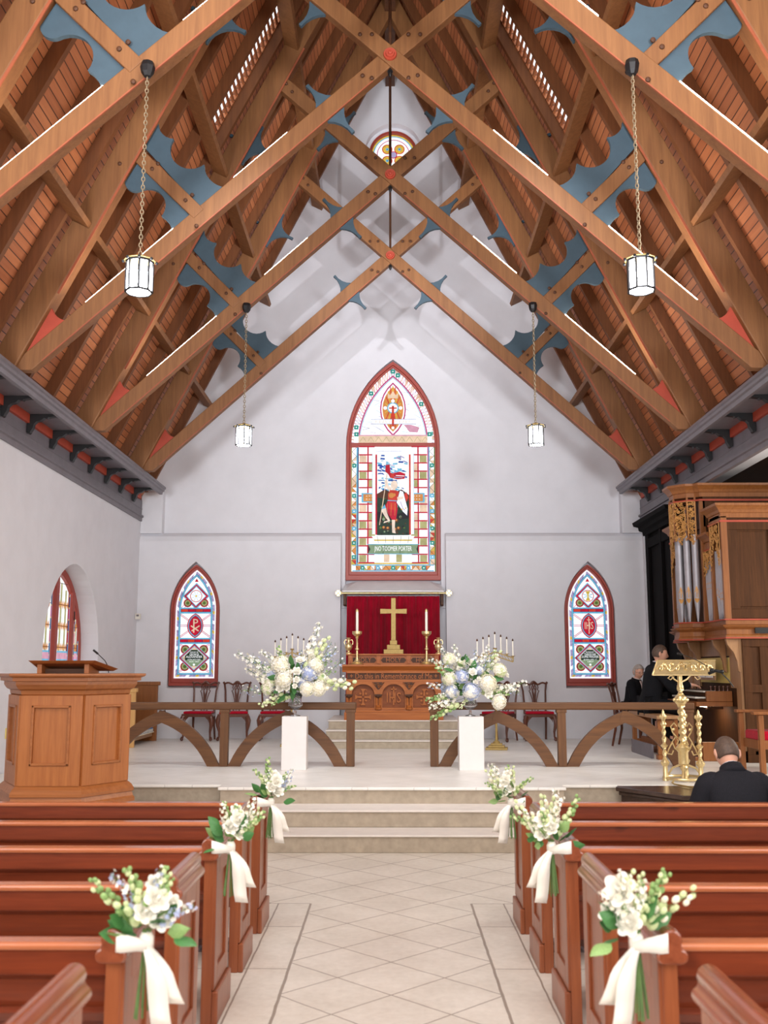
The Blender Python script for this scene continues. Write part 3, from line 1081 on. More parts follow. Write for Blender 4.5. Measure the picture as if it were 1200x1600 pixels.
# field of the head: fine lead lines
for k in range(70):
    u = rnd.uniform(-0.5, 0.5); v = rnd.uniform(5.85, 6.7)
    if abs(u) > (7.0 - v) * 0.62 + 0.02 or abs(u) < 0.2 and 5.9 < v < 6.75:
        continue
    an = rnd.uniform(-0.6, 0.6)
    L = rnd.uniform(0.03, 0.09)
    g.line((u - L * cos(an), v - L * sin(an)), (u + L * cos(an), v + L * sin(an)), 0.005, rnd.choice(['lilac', 'cyan', 'blue', 'peach']))
# vesica
vz = 6.30
g.vesica(0, vz, 0.235, 0.50, 'magenta')
g.vesica(0, vz, 0.212, 0.465, 'white')
g.vesica(0, vz, 0.19, 0.42, 'orange')
for k in range(20):
    a = 2 * PI * k / 20
    r1, r2 = 0.07, 0.16 + 0.12 * abs(sin(a))
    g.line((r1 * cos(a), vz + 0.02 + r1 * sin(a)), (min(0.15, r2) * cos(a), vz + 0.02 + r2 * 1.5 * sin(a)), 0.016, 'yellow' if k % 2 else 'scarlet')
g.poly([(-0.09, 6.50), (-0.1, 6.60), (-0.05, 6.56), (0, 6.64), (0.05, 6.56), (0.1, 6.60), (0.09, 6.50)], 'peach')
g.disc(0, vz + 0.02, 0.105, 'cyan', 16); g.disc(0, vz + 0.02, 0.085, 'white', 16)
for u, v in ((-0.14, 0.02), (0.14, 0.02), (0, 0.15)):
    g.disc(u, vz + v, 0.034, 'white', 10)
g.rect(-0.02, 0.02, 5.96, vz + 0.06, 'scarlet'); g.rect(-0.07, 0.07, vz + 0.005, vz + 0.03, 'scarlet')
g.disc(0, 5.95, 0.028, 'white', 8)
# scroll
g.rect(-0.36, 0.36, 6.02, 6.11, 'white')
for v in (6.02, 6.11): g.line((-0.40, v), (0.42, v), 0.007, 'blue')
for k in range(11): g.line((-0.3 + k * 0.06, 6.04), (-0.3 + k * 0.06 + (k % 3 - 1) * 0.012, 6.09), 0.009, 'peach')
g.rect(-0.02, 0.02, 6.02, 6.11, 'scarlet')
g.poly([(0.2, 6.0), (0.32, 6.0), (0.47, 5.95), (0.44, 5.87), (0.3, 5.88), (0.26, 5.93)], 'pink')
g.path([(0.2, 6.0), (0.32, 6.0), (0.47, 5.95), (0.44, 5.87), (0.3, 5.88), (0.26, 5.93)], 0.007, 'magenta')
g.rect(-0.62, 0.62, 5.80, 5.82, 'pink')
g.rect(-0.62, 0.62, 5.67, 5.80, 'peach')
for k in range(9):
    u = -0.6 + k * 0.14
    g.path([(u, 5.69), (u + 0.06, 5.78), (u + 0.12, 5.69)], 0.007, 'olive')
g.rect(-0.70, -0.62, 5.67, 5.92, 'white'); g.rect(0.62, 0.70, 5.67, 5.92, 'white')
g.flower(-0.66, 5.83, 0.045, 'teal'); g.flower(0.66, 5.83, 0.045, 'teal')
# lower light: outer border
zb, zt_ = 3.345, 5.585
def tri_border(u0, u1, v0, v1, n, vert=True):
    L = (v1 - v0) if vert else (u1 - u0)
    for k in range(n):
        a = k / n; b = (k + 1) / n
        c1_ = rnd.choice(['orange', 'peach', 'orange', 'yellow', 'white'] if (v0 + L * a < 4.6 or not vert) else ['white', 'peach', 'white', 'white', 'orange'])
        c2_ = rnd.choice(['white', 'peach', 'scarlet', 'orange'] if (v0 + L * a < 4.4 or not vert) else ['white', 'white', 'peach'])
        if vert:
            p = [(u0, v0 + L * a), (u1, v0 + L * a), (u1, v0 + L * b), (u0, v0 + L * b)]
        else:
            p = [(u0 + L * a, v0), (u0 + L * a, v1), (u0 + L * b, v1), (u0 + L * b, v0)]
        if k % 2:
            g.poly([p[0], p[1], p[2]], c1_); g.poly([p[0], p[2], p[3]], c2_); g.line(p[0], p[2], 0.006, 'lead' if False else 'dark')
        else:
            g.poly([p[0], p[1], p[3]], c1_); g.poly([p[1], p[2], p[3]], c2_); g.line(p[1], p[3], 0.006, 'dark')
for s2 in (-1, 1):
    g.rect(s2 * 0.755, s2 * 0.735, zb, zt_, 'olive' if s2 < 0 else 'green')
    tri_border(s2 * 0.735 if s2 < 0 else 0.655, s2 * 0.655 if s2 < 0 else 0.735, zb + 0.12, zt_, 26)
    g.rect(s2 * 0.655, s2 * 0.635, zb, zt_, 'cyan')
    g.rect(s2 * 0.635, s2 * 0.615, zb + 0.1, zt_, 'navy' if s2 < 0 else 'magenta')
    for v in (5.25, 4.70, 4.42, 4.11, 3.85, 3.60):
        g.flower(s2 * 0.695, v, 0.042, 'teal' if rnd.random() < 0.6 else 'cyan')
g.rect(-0.72, 0.72, zb, zb + 0.02, 'cyan')
tri_border(-0.66, 0.66, zb + 0.02, zb + 0.10, 20, False)
g.rect(-0.72, 0.72, zb + 0.10, zb + 0.12, 'cyan')
g.rect(-0.63, 0.63, zb + 0.125, zb + 0.15, 'yellow')
for k in range(-2, 3):
    g.flower(k * 0.27, zb + 0.06, 0.042, 'cyan' if k % 2 else 'teal')
# red grid with square quarries
g.rect(-0.615, 0.615, zb + 0.15, zt_, 'white')
rows = 14
vh = (zt_ - zb - 0.15) / rows
for r in range(rows):
    v0 = zb + 0.15 + r * vh
    for s2 in (-1, 1):
        for c in range(2):
            u0 = s2 * (0.60 - c * 0.155)
            u1 = s2 * (0.60 - c * 0.155 - 0.125)
            col = 'white' if (r + c) % 2 else 'olive'
            if r > 7 and rnd.random() < 0.4: col = 'white' if col == 'white' else 'clear'
            if rnd.random() < 0.18: col = 'peach'
            g.rect(min(u0, u1), max(u0, u1), v0 + 0.014, v0 + vh - 0.012, col)
    for k in range(5):
        if r == 0:
            g.rect(-0.275 + k * 0.11, -0.275 + k * 0.11 + 0.1, v0 + 0.01, v0 + vh, ['clear', 'peach', 'white', 'olive', 'clear'][k])
for r in range(rows + 1):
    v = zb + 0.15 + r * vh
    for s2 in (-1, 1):
        g.rect(min(s2 * 0.61, s2 * 0.33), max(s2 * 0.61, s2 * 0.33), v - 0.012, v + 0.012, 'red')
for s2 in (-1, 1):
    g.rect(min(s2 * 0.46, s2 * 0.435), max(s2 * 0.46, s2 * 0.435), zb + 0.15, zt_, 'red')
for s2 in (-1, 1):
    g.rect(min(s2 * 0.56, s2 * 0.34), max(s2 * 0.56, s2 * 0.34), 4.57, 4.74, 'cyan')
    g.rect(min(s2 * 0.53, s2 * 0.34), max(s2 * 0.53, s2 * 0.34), 4.59, 4.72, 'orange')
    for k in range(6):
        g.disc(s2 * (0.37 + 0.05 * (k % 3)), 4.63 + 0.055 * (k // 3), 0.014, 'peach', 6)
# white canopy and columns round the picture
g.rect(-0.38, 0.38, 5.46, 5.56, 'white'); g.line((-0.36, 5.50), (0.16, 5.50), 0.006, 'blue')
for s2 in (-1, 1):
    g.rect(min(s2 * 0.37, s2 * 0.30), max(s2 * 0.37, s2 * 0.30), 4.0, 5.5, 'white')
    g.line((s2 * 0.37, 4.0), (s2 * 0.37, 5.45), 0.006, 'cyan')
    g.rect(min(s2 * 0.315, s2 * 0.285), max(s2 * 0.315, s2 * 0.285), 3.99, 5.44, 'red' if s2 < 0 else 'scarlet')
g.poly([(-0.38, 3.97), (0.38, 3.97), (0.31, 3.84), (-0.31, 3.84)], 'white')
g.poly([(-0.36, 3.93), (0.36, 3.93), (0.33, 3.88), (-0.33, 3.88)], 'yellow')
g.line((-0.36, 3.915), (0.36, 3.915), 0.02, 'white')
for k in range(-2, 3):
    g.line((k * 0.13, 3.84), (k * 0.14, 3.97), 0.006, 'navy')
# picture: sky, hills, ground
pu, p0, p1 = 0.285, 3.98, 5.44
g.rect(-pu, pu, p0, p1, 'clear')
for k in range(110):
    u = rnd.uniform(-pu + 0.03, pu - 0.05); v = rnd.uniform(4.78, p1 - 0.02)
    low = (p1 - v) / (p1 - 4.7)
    left = (pu - u) / (2 * pu)
    c = rnd.choice(['cyan', 'white', 'blue', 'cyan', 'blue'] if low * 0.6 + left * 0.5 > 0.5 else ['white', 'cyan', 'white', 'cyan', 'lilac', 'blue'])
    L = rnd.uniform(0.02, 0.05); h = rnd.uniform(0.008, 0.02)
    an = rnd.uniform(-0.5, 0.1)
    q = []
    for (a, b) in ((-L, -h), (L, -h * 0.6), (L * 0.9, h), (-L * 0.9, h * 0.8)):
        uu = u + a * cos(an) - b * sin(an)
        q.append((max(-pu, min(pu, uu)), v + a * sin(an) + b * cos(an)))
    g.poly(q, c)
g.poly([(-pu, 4.72), (-0.15, 4.8), (0, 4.74), (0.15, 4.80), (pu, 4.70), (pu, p0), (-pu, p0)], 'brown')
g.poly([(-pu, 4.66), (-0.1, 4.62), (0.1, 4.5), (pu, 4.6), (pu, p0), (-pu, p0)], 'darkgreen')
g.poly([(-pu, 4.40), (0.05, 4.35), (pu, 4.42), (pu, 4.28), (-pu, 4.22)], 'dark')
for k in range(60):
    u = rnd.uniform(-pu + 0.03, pu - 0.03); v = rnd.uniform(p0 + 0.02, 4.64)
    r = rnd.uniform(0.012, 0.03)
    g.poly(circ(u, v, r, 5, rnd.random()), rnd.choice(['green', 'darkgreen', 'sage', 'brown', 'dark', 'brown', 'teal']))
for u, v in ((-0.16, 4.11), (-0.09, 4.10), (0.10, 4.10), (0.04, 4.08), (0.06, 4.24)):
    g.disc(u, v, 0.04, 'brown', 7); g.disc(u - 0.008, v + 0.01, 0.022, 'orange', 6)
g.poly([(0.08, 4.62), (0.24, 4.75), (0.27, 4.65), (0.2, 4.5)], 'scarlet')
# figure with banner, staff and shield
g.line((-0.24, 4.16), (-0.105, 5.08), 0.014, 'peach')
g.poly([(-0.14, 5.12), (-0.13, 5.24), (-0.06, 5.25), (-0.045, 5.10), (0.0, 5.09), (0.12, 5.12), (0.22, 5.08), (0.20, 4.99), (0.08, 4.98), (-0.05, 5.01), (-0.09, 5.08)], 'red')
g.poly([(-0.04, 5.08), (0.02, 5.09), (0.02, 5.0), (-0.04, 5.02)], 'scarlet')
g.line((0.05, 5.05), (0.2, 5.04), 0.012, 'white'); g.line((0.02, 5.02), (0.17, 5.01), 0.01, 'cyan')
g.poly([(-0.13, 4.84), (-0.15, 4.96), (-0.11, 4.97), (-0.08, 4.86), (-0.02, 4.82), (-0.06, 4.76)], 'skin')
g.disc(0.02, 4.88, 0.062, 'skin', 14, 0.08)
g.rect(-0.01, 0.04, 4.78, 4.83, 'skin')
g.poly([(-0.09, 4.72), (-0.05, 4.79), (0.06, 4.78), (0.12, 4.74), (0.10, 4.66), (0.07, 4.59), (-0.09, 4.60)], 'scarlet')
g.disc(-0.03, 4.69, 0.05, 'orange', 10); g.disc(0.02, 4.70, 0.03, 'orange', 8)
g.poly([(-0.09, 4.60), (0.07, 4.59), (0.08, 4.45), (0.05, 4.24), (-0.02, 4.25), (-0.09, 4.36), (-0.14, 4.50)], 'red')
g.poly([(-0.07, 4.57), (0.04, 4.56), (0.05, 4.42), (-0.08, 4.45)], 'scarlet')
for k in range(5):
    g.line((-0.1 + k * 0.035, 4.55), (-0.11 + k * 0.035, 4.33), 0.006, 'red' if k % 2 else 'orange')
g.line((-0.10, 4.60), (0.08, 4.59), 0.014, 'cyan')
g.poly([(0.06, 4.56), (0.12, 4.78), (0.18, 4.76), (0.26, 4.45), (0.25, 4.32), (0.17, 4.40)], 'white')
g.path([(0.06, 4.56), (0.12, 4.78), (0.18, 4.76), (0.26, 4.45), (0.25, 4.32), (0.17, 4.40), (0.06, 4.56)], 0.007, 'navy')
g.poly([(0.08, 4.60), (0.18, 4.63), (0.19, 4.67), (0.07, 4.66)], 'skin')
g.path([(0.13, 4.58), (0.17, 4.46), (0.21, 4.42)], 0.014, 'lilac'); g.disc(0.155, 4.44, 0.015, 'yellow', 7); g.disc(0.225, 4.46, 0.013, 'yellow', 7)
g.poly([(-0.14, 4.50), (-0.19, 4.45), (-0.21, 4.42), (-0.14, 4.30), (-0.09, 4.24), (-0.16, 4.22), (-0.17, 4.19), (-0.05, 4.23), (-0.11, 4.38)], 'skin')
g.poly([(-0.15, 4.53), (-0.21, 4.44), (-0.13, 4.46), (-0.09, 4.36)], 'cyan')
g.poly([(-0.02, 4.25), (0.035, 4.25), (0.03, 4.10), (0.045, 4.01), (-0.015, 4.02), (-0.02, 4.1)], 'skin')
# name scroll
g.poly([(-0.44, 3.81), (0.44, 3.81), (0.44, 3.65), (-0.44, 3.65)], 'sage')
g.poly([(-0.44, 3.81), (-0.40, 3.73), (-0.44, 3.65)], 'dark'); g.poly([(0.44, 3.81), (0.41, 3.73), (0.44, 3.65)], 'dark')
g.line((-0.46, 3.815), (0.46, 3.815), 0.012, 'cyan'); g.line((-0.46, 3.645), (0.46, 3.645), 0.012, 'cyan')
g.line((-0.18, 3.65), (-0.15, 3.81), 0.007, 'dark'); g.line((0.12, 3.65), (0.12, 3.81), 0.007, 'dark')
g.text('JNO TOOMER PORTER', 0.1, 0, 3.735, 'white', 0.66, 1.2)
g.build('stained_glass', win)

# ---------------------------------------------------------------- lancets
def lancet(cx, idx, lines, mono, label_red):
    w = bpy.data.objects.new('window_%d' % idx, None); COL.objects.link(w); w.location = (cx, YW + 0.1, 1.4); struct(w)
    oo = arch_pts(cx, 0.425, 1.36, 2.66, 3.455, 12)
    i1 = arch_off(cx, 0.425, 1.36, 2.66, 3.455, 0.032, 12, 0.05)
    i2 = arch_off(cx, 0.425, 1.36, 2.66, 3.455, 0.068, 12, 0.125)
    frame_ring(w, oo, i1, 'y', YW + 0.05, YW + 0.15)
    frame_ring(w, i1, i2, 'y', YW + 0.075, YW + 0.15)
    g = Glass(lambda u, v, l: (cx + u, YW + 0.135 - l, v))
    def off(d, n=12):
        return [(u - cx, v) for u, v in arch_off(cx, 0.425, 1.36, 2.66, 3.455, 0.064 + d, n, 0.12 + d)]
    g.poly(off(0), 'white')
    g.quadstrip(off(0.004), off(0.008), 'magenta', True)
    g.quadstrip(off(0.032), off(0.068), 'lilac', True)
    pa = off(0.032); pb = off(0.068)
    def along(P, t):
        L = [(Vector(P[i]), Vector(P[(i + 1) % len(P)])) for i in range(len(P))]
        tot = sum((b - a).length for a, b in L); s0 = t * tot
        for a, b in L:
            l = (b - a).length
            if s0 <= l: return a.lerp(b, s0 / l)
            s0 -= l
        return L[-1][1]
    n = 26
    for k in range(n):
        t = k / n
        a0, a1 = along(pa, t), along(pa, t + 0.012); b0, b1 = along(pb, t), along(pb, t + 0.012)
        g.poly([a0, a1, b1, b0], ['yellow', 'white'][k % 2])
    for k in range(n * 3):
        t = (k + 0.5) / (n * 3)
        g.line(along(pa, t), along(pb, t), 0.003, 'navy')
    g.quadstrip(off(0.066), off(0.072), 'navy', True)
    g.quadstrip(off(0.072), off(0.094), 'cyan', True)
    g.quadstrip(off(0.094), off(0.099), 'navy', True)
    K = 1.0
    # head
    g.poly([(-0.035, 3.155), (0.035, 3.155), (0, 3.215)], 'red')
    zc = 2.905
    for (hw, hh, c) in ((0.235, 0.235, 'cyan'), (0.215, 0.21, 'red'), (0.18, 0.175, 'cyan'), (0.16, 0.155, 'white')):
        g.diamond(0, zc, hw, hh, c)
    g.disc(0, zc, 0.112, 'red', 20); g.disc(0, zc, 0.1, 'white', 20)
    for k in range(8):
        a = k * PI / 4 + (PI / 8 if mono == 'XP' else 0)
        if mono == 'XP':
            g.line((0, zc), (0.1 * cos(a), zc + 0.1 * sin(a)), 0.006, 'cyan')
        elif k % 2:
            g.poly([(0, zc), (0.1 * cos(a - 0.3), zc + 0.1 * sin(a - 0.3)), (0.1 * cos(a + 0.3), zc + 0.1 * sin(a + 0.3))], 'cyan')
    if mono != 'XP':
        g.poly([(0, zc), (-0.05, zc + 0.085), (0.05, zc + 0.085)], 'yellow'); g.poly([(0, zc), (-0.05, zc - 0.085), (0.05, zc - 0.085)], 'yellow')
    else:
        g.poly([(0, zc - 0.04), (-0.04, zc - 0.09), (0.04, zc - 0.09)], 'peach')
    g.disc(0, zc, 0.016, 'yellow', 8)
    def roundel(u, v, r):
        g.disc(u, v, r + 0.014, 'red', 16); g.disc(u, v, r, 'darkgreen', 16); g.disc(u, v, r * 0.86, 'olive', 16); g.disc(u, v, r * 0.45, 'green', 12)
        for k in range(12):
            a = k * PI / 6
            g.line((u + r * .4 * cos(a), v + r * .4 * sin(a)), (u + r * .85 * cos(a), v + r * .85 * sin(a)), 0.004, 'darkgreen')
    for s2 in (-1, 1):
        roundel(s2 * 0.145, 2.785, 0.06)
        for d in (-0.014, 0.014):
            g.line((s2 * (0.185 + d), 2.745 + d * 1.0), (s2 * (0.255), 2.675 + 2 * d * (1)), 0.008, 'magenta')
    g.poly([(-0.2, zc), (0, zc - 0.21), (0.2, zc), (0, zc + 0.21)], 'red')
    g.diamond(0, zc, 0.175, 0.18, 'cyan'); g.diamond(0, zc, 0.16, 0.16, 'white')
    g.disc(0, zc, 0.106, 'red', 20); g.disc(0, zc, 0.094, 'white', 20)
    for k in range(8):
        a = k * PI / 4 + PI / 8
        g.line((0.02 * cos(a), zc + 0.02 * sin(a)), (0.09 * cos(a), zc + 0.09 * sin(a)), 0.012 if mono != 'XP' else 0.006, 'cyan')
    if mono != 'XP':
        g.poly([(0, zc), (-0.04, zc + 0.085), (0.04, zc + 0.085)], 'yellow'); g.poly([(0, zc), (-0.04, zc - 0.085), (0.04, zc - 0.085)], 'yellow')
    g.disc(0, zc, 0.018, 'yellow', 8)
    # bands
    for vb in (2.655, 2.13):
        g.rect(-0.265, 0.265, vb - 0.055, vb + 0.05, 'cyan')
        g.rect(-0.262, 0.262, vb - 0.028, vb + 0.028, 'navy')
        for k in range(4):
            g.rect(-0.255 + k * 0.13, -0.255 + k * 0.13 + 0.122, vb - 0.022, vb + 0.022, 'scarlet' if (k + (vb > 2.5)) % 2 else 'red')
    # middle
    vm = 2.39
    for s2 in (-1, 1):
        for t2 in (-1, 1):
            for d in (-0.012, 0.012):
                g.line((s2 * 0.10, vm + t2 * (0.08 + d)), (s2 * 0.262, vm + t2 * (0.195 + d)), 0.009, 'magenta' if d > 0 else 'red')
        for d in (-0.012, 0.012):
            g.line((s2 * 0.1, vm + d), (s2 * 0.262, vm + d), 0.009, 'magenta')
    for hw, hh, c in ((0.142, 0.215, 'red'), (0.125, 0.195, 'cyan'), (0.112, 0.178, 'navy'), (0.107, 0.172, 'red')):
        g.vesica(0, vm, hw, hh, c, 10)
    if mono == 'XP':
        g.text('P', 0.2, 0.0, vm + 0.04, 'peach')
        g.line((-0.075, vm + 0.0), (0.06, vm - 0.09), 0.022, 'peach'); g.line((0.075, vm + 0.0), (-0.06, vm - 0.09), 0.022, 'peach')
        g.line((-0.022, vm - 0.12), (-0.022, vm + 0.08), 0.02, 'peach')
    else:
        g.text('IHS', 0.15, 0, vm - 0.005, 'peach', 0.15, 1.2)
        g.line((0, vm - 0.14), (0, vm + 0.15), 0.014, 'peach'); g.line((-0.035, vm + 0.10), (0.035, vm + 0.10), 0.012, 'peach')
    # bottom diamond with the inscription
    vd = 1.835
    for s2 in (-1, 1):
        for t2 in (-1, 1):
            for d in (-0.012, 0.012):
                g.line((s2 * 0.18, vd + t2 * (0.19 + d)), (s2 * 0.262, vd + t2 * (0.235 + d)), 0.009, 'magenta')
            roundel(s2 * 0.16, vd + t2 * 0.145, 0.066)
    for hw, hh, c in ((0.275, 0.258, 'cyan'), (0.262, 0.243, 'red'), (0.232, 0.213, 'cyan'), (0.214, 0.195, 'peach')):
        g.diamond(0, vd, hw, hh, c)
    g.poly([(-0.16, vd + 0.035), (-0.05, vd + 0.14), (0.05, vd + 0.14), (0.16, vd + 0.035), (0.16, vd - 0.035), (0.05, vd - 0.14), (-0.05, vd - 0.14), (-0.16, vd - 0.035)], 'darkgreen')
    g.poly([(-0.155, vd - 0.035), (0.155, vd - 0.035), (0.05, vd - 0.135), (-0.05, vd - 0.135)], 'sage')
    for (txt, sz, dv, wd) in lines:
        g.text(txt, sz, 0, vd + dv, 'white', wd)
    g.flower(0, vd - 0.115, 0.02, 'white')
    g.rect(-0.3, 0.3, vd - 0.005, vd + 0.0, 'dark')
    g.build('stained_glass', w)
    return w
lancet(LX, 2, [('MEMORY OF', 0.035, 0.098, 0.14), ('GEORGE', 0.055, 0.058, 0.16), ('ALEXANDER', 0.055, 0.018, 0.28), ('BORN AND DIED', 0.032, -0.03, 0.22), ('AUG 1857', 0.032, -0.065, 0.17)], 'XP', 0)
lancet(RX, 3, [('IN MEMORY', 0.035, 0.098, 0.14), ('THEODORE', 0.055, 0.058, 0.2), ('DUPRE WAGNER', 0.055, 0.018, 0.29), ('BORN APR 17', 0.032, -0.03, 0.22), ('1857', 0.032, -0.065, 0.10)], 'IHS', 0)
# white sill boards of the lancets
for cx, n in ((LX, 5), (RX, 6)):
    m = MB().prism([(YW - 0.004, 1.30), (YW + 0.17, 1.30), (YW + 0.17, 1.355), (YW - 0.004, 1.32)], 'x', cx - 0.44, cx + 0.44)
    struct(m.build('trim_%d' % n, 'marble'))

# ---------------------------------------------------------------- rose window
w = bpy.data.objects.new('window_4', None); COL.objects.link(w); w.location = (0.06, YU + 0.2, 11.3); struct(w)
rc = (0.06, 11.33)
m = MB(); ring(m, circ(*rc, 0.528, 40), circ(*rc, 0.455, 40), 'y', YU + 0.16, YU + 0.24); m.build('inner_reveal', 'plaster', w)
m = MB(); ring(m, circ(*rc, 0.456, 40), circ(*rc, 0.41, 40), 'y', YU + 0.14, YU + 0.22); m.build('window_frame', 'frame_red', w)
g = Glass(lambda u, v, l: (rc[0] + u, YU + 0.21 - l, rc[1] + v))
g.disc(0, 0, 0.415, 'yellow', 40); g.disc(0, 0, 0.385, 'cyan', 40); g.disc(0, 0, 0.365, 'white', 40)
g.disc(0, 0, 0.315, 'magenta', 40); g.disc(0, 0, 0.30, 'white', 40)
for k in range(4):
    a = PI / 4 + k * PI / 2
    u, v = 0.165 * cos(a), 0.165 * sin(a) + 0.0
    g.disc(u, v, 0.10, 'scarlet', 18); g.disc(u, v, 0.083, 'yellow', 18)
    for j in range(6):
        g.line((u, v), (u + 0.08 * cos(j * PI / 3), v + 0.08 * sin(j * PI / 3)), 0.006, 'orange')
    g.disc(u, v, 0.03, 'cyan', 10); g.disc(u, v, 0.01, 'darkgreen', 6)
g.disc(0, 0, 0.075, 'red', 18); g.disc(0, 0, 0.06, 'lilac', 18)
g.build('stained_glass', w)

# ---------------------------------------------------------------- side window, three lights
w = bpy.data.objects.new('window_5', None); COL.objects.link(w); w.location = (-4.7, 13.88, 1.0); struct(w)
cy = 13.88
oo = arch_pts(cy, 1.205, 0.96, 1.85, 3.10, 12)
ii = arch_off(cy, 1.205, 0.96, 1.85, 3.10, 0.11, 12)
m = MB(); ring(m, oo, ii, 'x', -4.74, -4.655); m.build('window_frame', 'frame_red', w, bevel=0.01)
for dy in (-0.72, 0.0, 0.72):
    Rw = (1.205 ** 2 + 1.25 ** 2) / 2.41
    ztp = 1.85 + math.sqrt(max(0, (Rw - 0.05) ** 2 - (Rw - 1.205 + abs(dy)) ** 2))
    MB().box(-4.73, -4.64, cy + dy - 0.06, cy + dy + 0.06, 0.98, ztp - 0.02).build('mullion', 'frame_red', w, bevel=0.01)
for zz in (1.55, 2.35):
    MB().box(-4.642, -4.63, cy + 0.74, cy + 0.76, zz, zz + 0.13).build('hinge', 'black_iron', w)
g = Glass(lambda u, v, l: (-4.71 + l, cy + u, v))
full = [(u - cy, v) for u, v in arch_off(cy, 1.205, 0.96, 1.85, 3.10, 0.10, 14)]
g.poly(full, 'clear')
def zin(u):
    Rr = (1.205 ** 2 + 1.25 ** 2) / 2.41
    return 1.85 + math.sqrt(max(0.0, (Rr - 0.12) ** 2 - (Rr - 1.205 + abs(u)) ** 2)) if abs(u) < 1.08 else 1.85
for (u0, u1) in ((-1.08, -0.78), (-0.66, -0.06), (0.06, 0.66), (0.78, 1.08)):
    n = 6 if u1 - u0 > 0.4 else 3
    for k in range(n):
        a = u0 + 0.1 + (u1 - u0 - 0.2) * k / n; b = u0 + 0.1 + (u1 - u0 - 0.2) * (k + 1) / n
        zt2 = min(zin(a), zin(b)) - 0.08
        g.rect(a + 0.004, b - 0.004, 1.85, max(1.9, zt2), 'olive' if k % 3 == 1 else 'white' if k % 2 else 'clear')
        g.line((a, 1.0), (a, zt2), 0.006, 'sage')
    for zz in (1.95, 2.25, 2.55, 2.85):
        for k in range(n):
            a = u0 + 0.1 + (u1 - u0 - 0.2) * (k + 0.5) / n
            if zz + 0.08 < zin(a) - 0.08:
                g.diamond(a, zz, 0.035, 0.065, 'orange')
        if zz < min(zin(u0), zin(u1)) or True:
            g.rect(u0 + 0.05, u1 - 0.05, zz - 0.004, zz + 0.004, 'dark') if zz < max(zin(u0), zin(u1)) - 0.05 else None
    # blue and magenta border
    for (ua, ub, c) in ((u0 + 0.02, u0 + 0.05, 'cyan'), (u1 - 0.05, u1 - 0.02, 'cyan')):
        g.rect(ua, ub, 1.0, min(zin(ua), zin(ub)) - 0.03, c)
    zz = 1.0
    k = 0
    while zz < 3.0:
        c = ['magenta', 'navy', 'red', 'navy'][k % 4]
        for (ua, ub) in ((u0 + 0.05, u0 + 0.085), (u1 - 0.085, u1 - 0.05)):
            if zz + 0.16 < min(zin(ua), zin(ub)) - 0.04:
                g.rect(ua, ub, zz, zz + 0.15, c); g.rect(ua, ub, zz + 0.15, zz + 0.17, 'yellow')
        zz += 0.17; k += 1
    g.rect(u0 + 0.08, u1 - 0.08, 1.0, 1.90, 'olive')
    g.rect(u0 + 0.08, u1 - 0.08, 1.76, 1.90, 'cyan'); g.rect(u0 + 0.08, u1 - 0.08, 1.785, 1.875, 'pink')
    uc = (u0 + u1) / 2
    g.disc(uc, 1.42, (u1 - u0) / 2 - 0.085, 'cyan', 24, 0.34); g.disc(uc, 1.42, (u1 - u0) / 2 - 0.115, 'white', 24, 0.31)
    for k in range(12):
        a = k * PI / 6
        rr = (u1 - u0) / 2 - 0.13
        p = [(uc + 0.05 * cos(a - 0.2), 1.42 + 0.06 * sin(a - 0.2)), (uc + rr * cos(a - 0.2), 1.42 + 0.27 * sin(a - 0.2)), (uc + rr * 1.05 * cos(a), 1.42 + 0.29 * sin(a)), (uc + rr * cos(a + 0.2), 1.42 + 0.27 * sin(a + 0.2)), (uc + 0.05 * cos(a + 0.2), 1.42 + 0.06 * sin(a + 0.2))]
        g.poly(p, 'orange' if k % 2 else 'peach')
    g.disc(uc, 1.42, 0.06, 'cyan', 12, 0.07); g.disc(uc, 1.42, 0.04, 'lilac', 10)
g.build('stained_glass', w)
# ================================================================ CHANCEL FURNITURE
# --- three stone steps below the altar
for i, (y0, z, hw) in enumerate(((15.10, 0.60, 1.035), (15.34, 0.735, 1.02), (15.58, 0.87, 1.0))):
    m = MB()
    zb_ = [ZP, 0.601, 0.736][i]
    m.box(AX - hw, AX + hw, y0 + 0.012, YU - 0.2, zb_, z - 0.018)
    m.box(AX - hw - 0.012, AX + hw + 0.012, y0, YU - 0.2, z - 0.018, z, 1)
    struct(m.build('floor_altar_step', ['stone_step', 'stone_tread'], bevel=0.004))
# --- altar
al = thing('altar', 'carved oak altar with three arched panels and an inscription, on the stone steps', 'altar', (AX, 16.0, 0.87))
y0 = 15.70
hw = 0.735
MB().box(AX - hw - 0.03, AX + hw + 0.03, y0 - 0.06, 16.5, 0.87, 0.985).box(AX - hw - 0.018, AX + hw + 0.018, y0 - 0.04, 16.48, 0.985, 1.02).build('plinth', 'altar_wood', al, bevel=0.006)
MB().box(AX - hw + 0.002, AX + hw - 0.002, y0 + 0.058, 16.46, 1.02, 1.62).build('body', 'altar_panel_wood', al, bevel=0.004)
m = MB()
pr = [(y0 - 0.075, 1.69), (y0 - 0.075, 1.715), (16.5, 1.715), (16.5, 1.60), (y0 + 0.01, 1.60), (y0, 1.63), (y0 - 0.04, 1.66)]
m.prism(pr, 'x', AX - hw - 0.065, AX + hw + 0.065)
m.build('mensa', 'altar_wood', al, bevel=0.003)
